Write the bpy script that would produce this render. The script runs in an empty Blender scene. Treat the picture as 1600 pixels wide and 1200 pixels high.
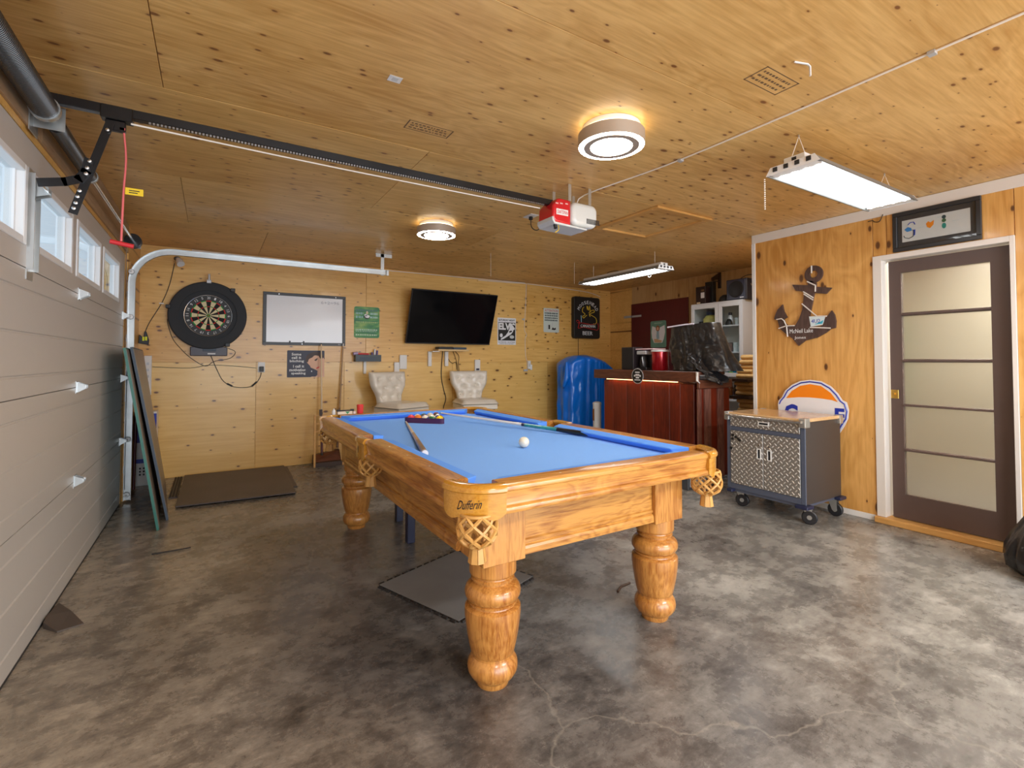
import bpy, bmesh, math, random
from mathutils import Vector, Matrix, noise
random.seed(7)
PI = math.pi
sc = bpy.context.scene
C = sc.collection

# ------------------------------------------------------------------ camera
cam_d = bpy.data.cameras.new('camera'); cam = bpy.data.objects.new('camera', cam_d); C.objects.link(cam)
sc.camera = cam
YAW, PITCH, ROLL = 0.551809, 0.027043, 0.001037
fwd = Vector((math.sin(YAW)*math.cos(PITCH), math.cos(YAW)*math.cos(PITCH), math.sin(PITCH)))
rgt = Vector((math.cos(YAW), -math.sin(YAW), 0)); up = rgt.cross(fwd)
r2 = rgt*math.cos(ROLL)+up*math.sin(ROLL); u2 = -rgt*math.sin(ROLL)+up*math.cos(ROLL)
M = Matrix((r2, u2, -fwd)).transposed().to_4x4(); M.translation = Vector((0.65296, 0, 1.23))
cam.matrix_world = M
cam_d.sensor_width = 36; cam_d.sensor_fit = 'HORIZONTAL'
cam_d.lens = 36*760.448/1600
cam_d.shift_y = (542.53-600)/1600
cam_d.clip_start = 0.02; cam_d.clip_end = 200

# ------------------------------------------------------------------ world, lights, exposure
sc.view_settings.view_transform = 'Standard'; sc.view_settings.look = 'None'
sc.view_settings.gamma = 1; sc.view_settings.exposure = 0.98; sc.view_settings.use_curve_mapping = False
w = bpy.data.worlds.new('sky'); sc.world = w; w.use_nodes = True
bg = w.node_tree.nodes['Background']; bg.inputs[0].default_value = (0.72, 0.86, 1.0, 1); bg.inputs[1].default_value = 0.55

def area(name, loc, rot, sx, sy, power, col=(1, 1, 1), spread=PI):
    l = bpy.data.lights.new(name, 'AREA'); l.shape = 'RECTANGLE'; l.size = sx; l.size_y = sy
    l.energy = power; l.color = col; l.spread = spread
    o = bpy.data.objects.new(name, l); C.objects.link(o); o.location = loc; o.rotation_euler = rot
    return o
# open bay door behind the camera, unseen fill lights added over the rest of the garage
area('bay_door_daylight', (2.5, -2.45, 1.15), (PI/2, 0, 0), 4.6, 2.1, 92, (0.84, 0.92, 1.0))
area('rear_fill_right', (3.4, -1.0, 2.2), (0, 0, 0), 1.2, 0.3, 40, (0.93, 0.97, 1.0))
area('rear_fill_left', (1.2, -0.9, 2.2), (0, 0, 0), 0.5, 0.5, 14, (1.0, 0.96, 0.9))
area('alcove_fill', (5.45, 2.95, 2.36), (0, 0, 0), 0.5, 0.25, 5, (0.95, 0.98, 1.0))  # unseen light added to brighten the alcove
EM_ROUND = 30.0     # round ceiling lamps
EM_TUBE = 6.0      # shop light tubes

# ------------------------------------------------------------------ room numbers (metres)
B = 6.222; W = 5.026; W2 = 6.464; P = 2.723; H = 2.418

# ------------------------------------------------------------------ materials
def new_mat(name):
    m = bpy.data.materials.new(name); m.use_nodes = True
    nt = m.node_tree; nt.nodes.clear()
    out = nt.nodes.new('ShaderNodeOutputMaterial'); b = nt.nodes.new('ShaderNodeBsdfPrincipled')
    nt.links.new(b.outputs[0], out.inputs[0])
    return m, nt, b, out
def c4(c): return (c[0], c[1], c[2], 1)
def mat(name, col, rough=0.5, metal=0, coat=0, var=0.0, vscale=8, bump=0, bscale=60, sheen=0, spec=None, emit=0, ecol=None, aniso=None):
    m, nt, b, out = new_mat(name)
    b.inputs['Base Color'].default_value = c4(col); b.inputs['Roughness'].default_value = rough
    b.inputs['Metallic'].default_value = metal; b.inputs['Coat Weight'].default_value = coat
    b.inputs['Coat Roughness'].default_value = 0.08
    if spec is not None: b.inputs['Specular IOR Level'].default_value = spec
    if sheen: b.inputs['Sheen Weight'].default_value = sheen; b.inputs['Sheen Roughness'].default_value = 0.5
    if emit: b.inputs['Emission Strength'].default_value = emit; b.inputs['Emission Color'].default_value = c4(ecol or col)
    if var or bump:
        tc = nt.nodes.new('ShaderNodeTexCoord')
        if var:
            n = nt.nodes.new('ShaderNodeTexNoise'); n.inputs['Scale'].default_value = vscale; n.inputs['Detail'].default_value = 5
            nt.links.new(tc.outputs['Object'], n.inputs['Vector'])
            mx = nt.nodes.new('ShaderNodeMix'); mx.data_type = 'RGBA'
            mx.inputs['A'].default_value = c4([max(0, x*(1-var)) for x in col]); mx.inputs['B'].default_value = c4([min(1, x*(1+var)) for x in col])
            nt.links.new(n.outputs['Fac'], mx.inputs['Factor']); nt.links.new(mx.outputs['Result'], b.inputs['Base Color'])
        if bump:
            n = nt.nodes.new('ShaderNodeTexNoise'); n.inputs['Scale'].default_value = bscale; n.inputs['Detail'].default_value = 4
            nt.links.new(tc.outputs['Object'], n.inputs['Vector'])
            bp = nt.nodes.new('ShaderNodeBump'); bp.inputs['Strength'].default_value = bump; bp.inputs['Distance'].default_value = 0.01
            nt.links.new(n.outputs['Fac'], bp.inputs['Height']); nt.links.new(bp.outputs[0], b.inputs['Normal'])
    return m
def ramp(nt, fac, stops):
    r = nt.nodes.new('ShaderNodeValToRGB')
    while len(r.color_ramp.elements) < len(stops): r.color_ramp.elements.new(0.5)
    for e, (p, c) in zip(r.color_ramp.elements, stops): e.position = p; e.color = c4(c) if len(c) == 3 else c
    nt.links.new(fac, r.inputs[0]); return r.outputs[0]
def grey(v): return (v, v, v)
def wood(name, light, dark, grain='X', scale=1.0, rough=0.5, knots=0.0, coat=0.0, fine=1.0, nrm=None, ring=0.5, bump=0.05, fk=1.0, knot_col=(0.12, 0.045, 0.015), kscale=4.2):
    m, nt, b, out = new_mat(name)
    L = nt.links.new
    tc = nt.nodes.new('ShaderNodeTexCoord'); oi = nt.nodes.new('ShaderNodeObjectInfo')
    mu = nt.nodes.new('ShaderNodeMath'); mu.operation = 'MULTIPLY'; mu.inputs[1].default_value = 37.0; L(oi.outputs['Random'], mu.inputs[0])
    cb = nt.nodes.new('ShaderNodeCombineXYZ')
    for i in range(3): L(mu.outputs[0], cb.inputs[i])
    ad = nt.nodes.new('ShaderNodeVectorMath'); ad.operation = 'ADD'; L(tc.outputs['Object'], ad.inputs[0]); L(cb.outputs[0], ad.inputs[1])
    def mapped(along, across):
        s = [across*scale]*3; s['XYZ'.index(grain)] = along*scale
        v = nt.nodes.new('ShaderNodeVectorMath'); v.operation = 'MULTIPLY'; v.inputs[1].default_value = s
        L(ad.outputs[0], v.inputs[0]); return v.outputs[0]
    # broad growth figure: distorted bands
    n1 = nt.nodes.new('ShaderNodeTexNoise'); n1.inputs['Scale'].default_value = 1; n1.inputs['Detail'].default_value = 3; n1.inputs['Distortion'].default_value = 1.2
    L(mapped(0.9, 3.6), n1.inputs['Vector'])
    bands = nt.nodes.new('ShaderNodeMath'); bands.operation = 'MULTIPLY'; bands.inputs[1].default_value = 14; L(n1.outputs['Fac'], bands.inputs[0])
    fr = nt.nodes.new('ShaderNodeMath'); fr.operation = 'PINGPONG'; fr.inputs[1].default_value = 1; L(bands.outputs[0], fr.inputs[0])
    n2 = nt.nodes.new('ShaderNodeTexNoise'); n2.inputs['Scale'].default_value = 1; n2.inputs['Detail'].default_value = 5; n2.inputs['Roughness'].default_value = 0.65
    L(mapped(3.0*fine, 60*fine), n2.inputs['Vector'])
    n3 = nt.nodes.new('ShaderNodeTexNoise'); n3.inputs['Scale'].default_value = 1; n3.inputs['Detail'].default_value = 2
    L(mapped(0.6, 1.4), n3.inputs['Vector'])
    def lin(a, k, c0):
        x = nt.nodes.new('ShaderNodeMath'); x.operation = 'MULTIPLY_ADD'; L(a, x.inputs[0]); x.inputs[1].default_value = k; x.inputs[2].default_value = c0; return x.outputs[0]
    def add(a, c):
        x = nt.nodes.new('ShaderNodeMath'); x.operation = 'ADD'; L(a, x.inputs[0]); L(c, x.inputs[1]); return x.outputs[0]
    f = add(add(lin(fr.outputs[0], 0.35*ring, -0.17*ring), lin(n2.outputs['Fac'], fk, -0.5*fk)), lin(n3.outputs['Fac'], 1.1, -0.05))
    mid = [0.5*(a+c) for a, c in zip(light, dark)]
    col = ramp(nt, f, [(0.15, dark), (0.45, mid), (0.75, light)])
    if knots:
        vo = nt.nodes.new('ShaderNodeTexVoronoi'); vo.voronoi_dimensions = '2D'; vo.inputs['Scale'].default_value = kscale; vo.inputs['Randomness'].default_value = 1
        sx = nt.nodes.new('ShaderNodeSeparateXYZ'); L(mapped(0.62, 1.25), sx.inputs[0]); c2 = nt.nodes.new('ShaderNodeCombineXYZ')
        ax = [a for a in 'XYZ' if a != (nrm or ('Z' if grain != 'Z' else 'X'))]
        L(sx.outputs[ax[0]], c2.inputs[0]); L(sx.outputs[ax[1]], c2.inputs[1]); L(c2.outputs[0], vo.inputs['Vector'])
        sc_ = nt.nodes.new('ShaderNodeSeparateColor'); L(vo.outputs['Color'], sc_.inputs[0])
        # knot clusters: size differs per cell and fades out over wide areas
        n4 = nt.nodes.new('ShaderNodeTexNoise'); n4.inputs['Scale'].default_value = 1; n4.inputs['Detail'].default_value = 1; L(mapped(0.7, 1.3), n4.inputs['Vector'])
        sz = nt.nodes.new('ShaderNodeMath'); sz.operation = 'MULTIPLY_ADD'; L(sc_.outputs[0], sz.inputs[0]); sz.inputs[1].default_value = 1.0; L(lin(n4.outputs['Fac'], 2.2, -1.25), sz.inputs[2])
        szc = nt.nodes.new('ShaderNodeMath'); szc.operation = 'MAXIMUM'; L(sz.outputs[0], szc.inputs[0]); szc.inputs[1].default_value = 0.02
        dv = nt.nodes.new('ShaderNodeMath'); dv.operation = 'DIVIDE'; L(vo.outputs['Distance'], dv.inputs[0]); L(szc.outputs[0], dv.inputs[1])
        core = ramp(nt, dv.outputs[0], [(0.0, grey(1)), (0.085*knots, grey(0.95)), (0.15*knots, grey(0))])
        halo = ramp(nt, dv.outputs[0], [(0.0, grey(0.55)), (0.34*knots, grey(0))])
        m1 = nt.nodes.new('ShaderNodeMix'); m1.data_type = 'RGBA'; L(halo, m1.inputs['Factor']); L(col, m1.inputs['A'])
        m1.inputs['B'].default_value = c4([0.75*dark[0], 0.62*dark[1], 0.5*dark[2]])
        m2 = nt.nodes.new('ShaderNodeMix'); m2.data_type = 'RGBA'; L(core, m2.inputs['Factor']); L(m1.outputs['Result'], m2.inputs['A'])
        m2.inputs['B'].default_value = c4(knot_col); col = m2.outputs['Result']
    L(col, b.inputs['Base Color'])
    b.inputs['Roughness'].default_value = rough; b.inputs['Coat Weight'].default_value = coat; b.inputs['Coat Roughness'].default_value = 0.12
    if bump:
        bp = nt.nodes.new('ShaderNodeBump'); bp.inputs['Strength'].default_value = bump; bp.inputs['Distance'].default_value = 0.004
        L(n2.outputs['Fac'], bp.inputs['Height']); L(bp.outputs[0], b.inputs['Normal'])
    return m

M_ply_ceil = wood('ceiling_plywood', (0.83, 0.52, 0.19), (0.56, 0.29, 0.075), 'X', 1.0, 0.42, knots=0.95, ring=0.6, coat=0.1, kscale=9.0, nrm='Z', knot_col=(0.22, 0.085, 0.025))
M_ply_back = wood('wall_plywood', (0.88, 0.55, 0.175), (0.66, 0.33, 0.065), 'X', 0.9, 0.38, knots=0.95, ring=0.35, coat=0.25, kscale=9.5, nrm='Y', knot_col=(0.13, 0.045, 0.012))
M_ply_low = wood('pale_wall_plywood', (0.87, 0.57, 0.19), (0.70, 0.39, 0.09), 'X', 0.7, 0.38, knots=0.9, ring=0.3, coat=0.25, kscale=9.0, nrm='Y', knot_col=(0.13, 0.045, 0.012))
M_ply_right = wood('upright_plywood', (0.80, 0.44, 0.135), (0.57, 0.26, 0.055), 'Z', 0.85, 0.35, knots=0.8, ring=0.9, coat=0.3, kscale=5.0)
M_oak = wood('golden_oak', (0.60, 0.285, 0.062), (0.30, 0.10, 0.014), 'Y', 2.0, 0.3, ring=1.1, coat=0.5, fine=1.3, bump=0.12, fk=1.5)
M_oak_x = wood('golden_oak_cross', (0.60, 0.285, 0.062), (0.30, 0.10, 0.014), 'X', 2.0, 0.3, ring=1.1, coat=0.5, fine=1.3, bump=0.12, fk=1.5)
M_oak_z = wood('golden_oak_upright', (0.62, 0.29, 0.07), (0.34, 0.115, 0.018), 'Z', 2.0, 0.3, ring=1.0, coat=0.5, fine=1.2, bump=0.12, fk=1.5)
M_cast = wood('gold_casting', (0.66, 0.35, 0.05), (0.46, 0.19, 0.015), 'X', 3.0, 0.22, ring=0.4, coat=0.8, fine=0.8, bump=0.0)
M_trimwood = wood('pine_trim', (0.74, 0.42, 0.14), (0.52, 0.25, 0.06), 'X', 1.5, 0.45, ring=0.4)
M_trimwood_y = wood('pine_trim_long', (0.74, 0.42, 0.14), (0.52, 0.25, 0.06), 'Y', 1.5, 0.45, ring=0.4)
M_bar = wood('cherry_plank', (0.23, 0.026, 0.008), (0.07, 0.007, 0.004), 'Z', 1.4, 0.35, ring=0.5, coat=0.15, fine=0.7)
M_bar2 = wood('dark_cherry', (0.15, 0.016, 0.006), (0.05, 0.006, 0.004), 'Z', 1.4, 0.35, coat=0.2, fine=0.7)
M_bartop = wood('walnut_board', (0.17, 0.055, 0.028), (0.06, 0.018, 0.010), 'Y', 1.5, 0.4, ring=0.8, coat=0.1)
M_bartop_x = wood('walnut_board_cross', (0.17, 0.055, 0.028), (0.06, 0.018, 0.010), 'X', 1.5, 0.4, ring=0.8, coat=0.1)
M_slat = wood('weathered_slat', (0.30, 0.13, 0.09), (0.12, 0.04, 0.03), 'Z', 1.8, 0.55, knots=0.4, ring=0.8)
M_anchor = wood('stained_anchor_board', (0.13, 0.075, 0.06), (0.06, 0.032, 0.026), 'Z', 2.5, 0.6, ring=0.8)
M_butcher = wood('beech_worktop', (0.80, 0.55, 0.30), (0.64, 0.38, 0.17), 'Y', 2.0, 0.25, ring=0.2, coat=0.5)
M_shelfwood = wood('light_shelf_wood', (0.85, 0.62, 0.32), (0.7, 0.45, 0.2), 'X', 2, 0.5)
M_red_board = wood('red_stained_board', (0.13, 0.010, 0.013), (0.085, 0.007, 0.010), 'Z', 1.5, 0.45, fine=0.6)

M_door = mat('warm_grey_door_paint', (0.56, 0.52, 0.475), 0.42, bump=0.06, bscale=220)
M_white = mat('white_paint', (0.80, 0.79, 0.77), 0.4)
M_trim = mat('off_white_trim_paint', (0.80, 0.74, 0.68), 0.4)
M_vinyl = mat('white_vinyl', (0.86, 0.87, 0.88), 0.3)
M_zinc = mat('zinc_steel', (0.56, 0.58, 0.58), 0.34, 0.85, var=0.2)
M_steel = mat('bright_steel', (0.75, 0.75, 0.75), 0.18, 1.0)
M_black = mat('black_steel', (0.012, 0.012, 0.014), 0.3, 0.3, coat=0.3)
M_blackp = mat('black_plastic', (0.015, 0.015, 0.018), 0.45)
M_rubber = mat('black_rubber', (0.035, 0.030, 0.028), 0.75, var=0.4, vscale=5, bump=0.3)
M_mat = mat('worn_rubber_mat', (0.095, 0.075, 0.07), 0.5, var=0.35, vscale=3, bump=0.2)
M_foam = mat('charcoal_foam', (0.030, 0.033, 0.038), 0.75)
M_foam2 = mat('charcoal_foam_inner', (0.038, 0.042, 0.048), 0.85)
M_cloth = mat('blue_billiard_cloth', (0.21, 0.45, 1.0), 0.95, spec=0.15, bump=0.08, bscale=900)
M_cushion = mat('blue_cushion_cloth', (0.035, 0.145, 0.80), 0.85, sheen=0.2)
M_leather = mat('tan_leather', (0.62, 0.34, 0.10), 0.4, var=0.2, vscale=30)
M_dark = mat('dark_pocket_leather', (0.03, 0.02, 0.015), 0.6)
M_navy = mat('navy_painted_steel', (0.018, 0.022, 0.06), 0.4)
M_cream = mat('cream_faux_leather', (0.76, 0.70, 0.61), 0.28, coat=0.25, bump=0.05, bscale=300)
M_darkwood = mat('dark_stool_leg_wood', (0.05, 0.025, 0.015), 0.4)
M_screen = mat('dark_glossy_screen', (0.005, 0.005, 0.006), 0.10, spec=0.3)
M_board = mat('whiteboard_enamel', (0.78, 0.77, 0.79), 0.22, coat=0.4)
M_bframe = mat('charcoal_frame', (0.028, 0.028, 0.03), 0.4)
M_bag = mat('black_bin_bag', (0.016, 0.015, 0.016), 0.3, coat=0.25, bump=1.0, bscale=13)
M_tarp = mat('blue_plastic_tarp', (0.0, 0.17, 0.78), 0.28, coat=0.4, bump=0.9, bscale=9)
M_red = mat('red_plastic', (0.62, 0.012, 0.02), 0.28, coat=0.4)
M_grey = mat('light_grey_plastic', (0.62, 0.63, 0.62), 0.4)
M_lens = mat('milky_lens', (0.72, 0.73, 0.70), 0.3, coat=0.3)
M_bronze = mat('champagne_metal', (0.52, 0.43, 0.35), 0.4, 0.3)
M_emit = mat('lamp_diffuser', (1, 1, 1), 0.4, emit=EM_ROUND, ecol=(1.0, 0.95, 0.86))
M_tube = mat('fluorescent_tube', (1, 1, 1), 0.4, emit=EM_TUBE, ecol=(0.97, 1.0, 1.0))
M_reflector = mat('grey_enamel_reflector', (0.22, 0.23, 0.23), 0.4)
M_glow = mat('lamp_rim_glow', (1, 1, 1), 0.4, emit=2.5, ecol=(1.0, 0.80, 0.45))
M_led = mat('warm_led_strip', (1, 1, 1), 0.4, emit=4.5, ecol=(1.0, 0.42, 0.13))
M_rope_r = mat('faded_red_cord', (0.80, 0.16, 0.16), 0.7)
M_rope_w = mat('white_cord', (0.85, 0.78, 0.70), 0.7)
M_brown_rope = mat('brown_cord', (0.22, 0.13, 0.08), 0.7)
M_yellow = mat('yellow_plastic', (0.90, 0.62, 0.02), 0.4)
M_cart = mat('slate_blue_cart_paint', (0.085, 0.10, 0.145), 0.35)
M_cart_side = mat('gunmetal_cart_side', (0.075, 0.063, 0.058), 0.38, 0.3)
M_brown = mat('brown_door_paint', (0.105, 0.068, 0.058), 0.5, var=0.12, vscale=4)
M_brass = mat('brass', (0.80, 0.52, 0.12), 0.3, 0.9)
M_green = mat('green_table_edge', (0.02, 0.16, 0.12), 0.4)
M_tabletop = mat('brown_grey_board', (0.16, 0.125, 0.095), 0.35, var=0.15)
M_slate = mat('blue_grey_edge', (0.05, 0.075, 0.11), 0.5)
M_letter_w = mat('white_lettering', (0.85, 0.85, 0.85), 0.5)
M_letter_k = mat('black_lettering', (0.015, 0.013, 0.012), 0.5)
M_letter_r = mat('red_lettering', (0.65, 0.04, 0.04), 0.5)
M_letter_b = mat('blue_lettering', (0.015, 0.04, 0.42), 0.4)
M_orange = mat('orange_enamel', (0.95, 0.27, 0.01), 0.35, coat=0.2)
M_signwhite = mat('white_enamel', (0.86, 0.86, 0.90), 0.3, coat=0.2)
M_ink = mat('faded_brown_ink', (0.17, 0.10, 0.05), 0.8)
M_cue_w = mat('white_cue_lacquer', (0.88, 0.86, 0.84), 0.2, coat=0.5)
M_teal = mat('teal_marbled_butt', (0.03, 0.30, 0.32), 0.25, coat=0.5, var=0.9, vscale=14)
M_maple = mat('maple_shaft', (0.78, 0.60, 0.38), 0.3, coat=0.3)
M_brownbutt = mat('walnut_butt', (0.20, 0.10, 0.045), 0.3, coat=0.3, var=0.5, vscale=20)
M_maroon = mat('maroon_butt', (0.10, 0.01, 0.015), 0.3, coat=0.4)
M_ivory = mat('ivory_ball', (0.85, 0.80, 0.66), 0.12, coat=0.6)
M_skin = mat('printed_skin_tone', (0.78, 0.47, 0.32), 0.5)
M_hair = mat('printed_dark_hair', (0.05, 0.025, 0.02), 0.5)
M_navyp = mat('printed_navy', (0.012, 0.012, 0.04), 0.45)
M_cable = mat('black_cable', (0.03, 0.025, 0.02), 0.6)
M_puzzle = mat('grey_foam_tile', (0.27, 0.262, 0.255), 0.45, var=0.25, vscale=4)
M_silver = mat('silver_plastic', (0.55, 0.56, 0.58), 0.35, 0.3)
M_orangewood = mat('bottle_amber', (0.20, 0.06, 0.015), 0.12, coat=0.5)
M_woodblock = wood('split_pine', (0.85, 0.55, 0.22), (0.62, 0.34, 0.10), 'Y', 3, 0.6, ring=0.6)

def concrete():
    m, nt, b, out = new_mat('polished_concrete'); L = nt.links.new
    tc = nt.nodes.new('ShaderNodeTexCoord')
    def noise(s, d, r=0.5, dist=0.0, vec=None):
        n = nt.nodes.new('ShaderNodeTexNoise'); n.inputs['Scale'].default_value = s; n.inputs['Detail'].default_value = d
        n.inputs['Roughness'].default_value = r; n.inputs['Distortion'].default_value = dist
        L(vec or tc.outputs['Object'], n.inputs['Vector']); return n.outputs['Fac']
    a = noise(0.8, 6, 0.62, 0.3); bb = noise(4.5, 9, 0.75, 0.15); st = nt.nodes.new('ShaderNodeVectorMath'); st.operation = 'MULTIPLY'; st.inputs[1].default_value = (0.45, 1.0, 1.0); L(tc.outputs['Object'], st.inputs[0]); cc = noise(26, 7, 0.8, 0.5, st.outputs[0])
    def madd(x, k, y):
        q = nt.nodes.new('ShaderNodeMath'); q.operation = 'MULTIPLY_ADD'; L(x, q.inputs[0]); q.inputs[1].default_value = k
        if isinstance(y, (int, float)): q.inputs[2].default_value = y
        else: L(y, q.inputs[2])
        return q.outputs[0]
    f = madd(a, 1.1, madd(bb, 1.55, madd(cc, 0.85, -1.22)))
    col = ramp(nt, f, [(0.10, (0.045, 0.042, 0.041)), (0.36, (0.115, 0.109, 0.105)), (0.60, (0.205, 0.198, 0.188)), (0.92, (0.37, 0.36, 0.345))])
    # warm and pale by the garage door, darker mid floor, paler towards the doorway
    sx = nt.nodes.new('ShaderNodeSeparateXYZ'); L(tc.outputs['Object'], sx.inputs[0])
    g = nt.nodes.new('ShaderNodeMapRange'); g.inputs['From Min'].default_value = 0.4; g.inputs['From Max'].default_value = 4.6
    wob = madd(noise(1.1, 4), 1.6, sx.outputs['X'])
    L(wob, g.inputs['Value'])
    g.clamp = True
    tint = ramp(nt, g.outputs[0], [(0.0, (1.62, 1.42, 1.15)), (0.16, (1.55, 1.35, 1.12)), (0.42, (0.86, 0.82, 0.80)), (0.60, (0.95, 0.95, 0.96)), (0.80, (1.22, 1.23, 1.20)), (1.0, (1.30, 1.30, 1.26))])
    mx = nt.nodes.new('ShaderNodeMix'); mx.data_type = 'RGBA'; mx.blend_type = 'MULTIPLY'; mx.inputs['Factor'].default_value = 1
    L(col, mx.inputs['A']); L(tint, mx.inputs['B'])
    # hairline cracks
    vo = nt.nodes.new('ShaderNodeTexVoronoi'); vo.feature = 'DISTANCE_TO_EDGE'; vo.inputs['Scale'].default_value = 0.55
    dv = nt.nodes.new('ShaderNodeVectorMath'); dv.operation = 'ADD'
    n5 = nt.nodes.new('ShaderNodeTexNoise'); n5.inputs['Scale'].default_value = 3; n5.inputs['Detail'].default_value = 4; L(tc.outputs['Object'], n5.inputs['Vector'])
    sc5 = nt.nodes.new('ShaderNodeVectorMath'); sc5.operation = 'SCALE'; sc5.inputs['Scale'].default_value = 0.35; L(n5.outputs['Color'], sc5.inputs[0])
    L(tc.outputs['Object'], dv.inputs[0]); L(sc5.outputs[0], dv.inputs[1]); L(dv.outputs[0], vo.inputs['Vector'])
    crack = ramp(nt, vo.outputs['Distance'], [(0.0, grey(0.3)), (0.0016, grey(0.0))])
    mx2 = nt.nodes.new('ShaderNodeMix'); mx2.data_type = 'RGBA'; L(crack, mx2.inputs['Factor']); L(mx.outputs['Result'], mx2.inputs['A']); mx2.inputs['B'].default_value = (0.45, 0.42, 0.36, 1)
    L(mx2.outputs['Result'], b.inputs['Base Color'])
    rr = ramp(nt, bb, [(0.3, grey(0.17)), (0.7, grey(0.38))]); L(rr, b.inputs['Roughness'])
    bp = nt.nodes.new('ShaderNodeBump'); bp.inputs['Strength'].default_value = 0.05; bp.inputs['Distance'].default_value = 0.01
    L(bb, bp.inputs['Height']); L(bp.outputs[0], b.inputs['Normal'])
    return m
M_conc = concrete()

def diamond():
    m, nt, b, out = new_mat('diamond_tread_plate'); L = nt.links.new
    tc = nt.nodes.new('ShaderNodeTexCoord'); sp = nt.nodes.new('ShaderNodeSeparateXYZ'); L(tc.outputs['Object'], sp.inputs[0])
    def mt(op, a, c=None, d=None):
        q = nt.nodes.new('ShaderNodeMath'); q.operation = op
        for i, v in enumerate((a, c, d)):
            if v is None: continue
            if isinstance(v, (int, float)): q.inputs[i].default_value = v
            else: L(v, q.inputs[i])
        return q.outputs[0]
    S = 23.0
    a = mt('MULTIPLY', mt('ADD', sp.outputs['Y'], sp.outputs['Z']), S); c = mt('MULTIPLY', mt('SUBTRACT', sp.outputs['Y'], sp.outputs['Z']), S)
    fa = mt('SUBTRACT', mt('FRACT', a), 0.5); fc = mt('SUBTRACT', mt('FRACT', c), 0.5)
    par = mt('FLOORED_MODULO', mt('ADD', mt('FLOOR', a), mt('FLOOR', c)), 2.0)
    def dash(x, y): return mt('ADD', mt('POWER', mt('DIVIDE', x, 0.46), 2.0), mt('POWER', mt('DIVIDE', y, 0.17), 2.0))
    d = mt('ADD', mt('MULTIPLY', par, dash(fa, fc)), mt('MULTIPLY', mt('SUBTRACT', 1.0, par), dash(fc, fa)))
    hgt = mt('MAXIMUM', mt('SUBTRACT', 1.0, d), 0.0)
    bp = nt.nodes.new('ShaderNodeBump'); bp.inputs['Strength'].default_value = 0.9; bp.inputs['Distance'].default_value = 0.004
    L(hgt, bp.inputs['Height']); L(bp.outputs[0], b.inputs['Normal'])
    b.inputs['Metallic'].default_value = 0.6; b.inputs['Roughness'].default_value = 0.36
    col = ramp(nt, hgt, [(0, (0.36, 0.335, 0.305)), (0.5, (0.85, 0.83, 0.80))]); L(col, b.inputs['Base Color'])
    return m
M_diamond = diamond()

def glass(name, tint=(1, 1, 1), refl=0.12):
    m = bpy.data.materials.new(name); m.use_nodes = True; nt = m.node_tree; nt.nodes.clear()
    out = nt.nodes.new('ShaderNodeOutputMaterial'); t = nt.nodes.new('ShaderNodeBsdfTransparent'); g = nt.nodes.new('ShaderNodeBsdfGlossy')
    t.inputs[0].default_value = c4(tint); g.inputs['Roughness'].default_value = 0.03
    mx = nt.nodes.new('ShaderNodeMixShader'); fr = nt.nodes.new('ShaderNodeFresnel'); fr.inputs[0].default_value = 1.45
    ge = nt.nodes.new('ShaderNodeNewGeometry'); inv = nt.nodes.new('ShaderNodeMath'); inv.operation = 'SUBTRACT'; inv.inputs[0].default_value = 1
    nt.links.new(ge.outputs['Backfacing'], inv.inputs[1]); ml = nt.nodes.new('ShaderNodeMath'); ml.operation = 'MULTIPLY'
    nt.links.new(fr.outputs[0], ml.inputs[0]); nt.links.new(inv.outputs[0], ml.inputs[1])
    nt.links.new(ml.outputs[0], mx.inputs[0]); nt.links.new(t.outputs[0], mx.inputs[1]); nt.links.new(g.outputs[0], mx.inputs[2])
    nt.links.new(mx.outputs[0], out.inputs[0]); return m
M_glass = glass('clear_glass', (0.93, 0.96, 0.97))
def frosted():
    m, nt, b, out = new_mat('frosted_glass')
    b.inputs['Transmission Weight'].default_value = 1; b.inputs['Roughness'].default_value = 0.42; b.inputs['IOR'].default_value = 1.25
    b.inputs['Base Color'].default_value = (0.93, 0.92, 0.88, 1); return m
M_frost = frosted()

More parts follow.
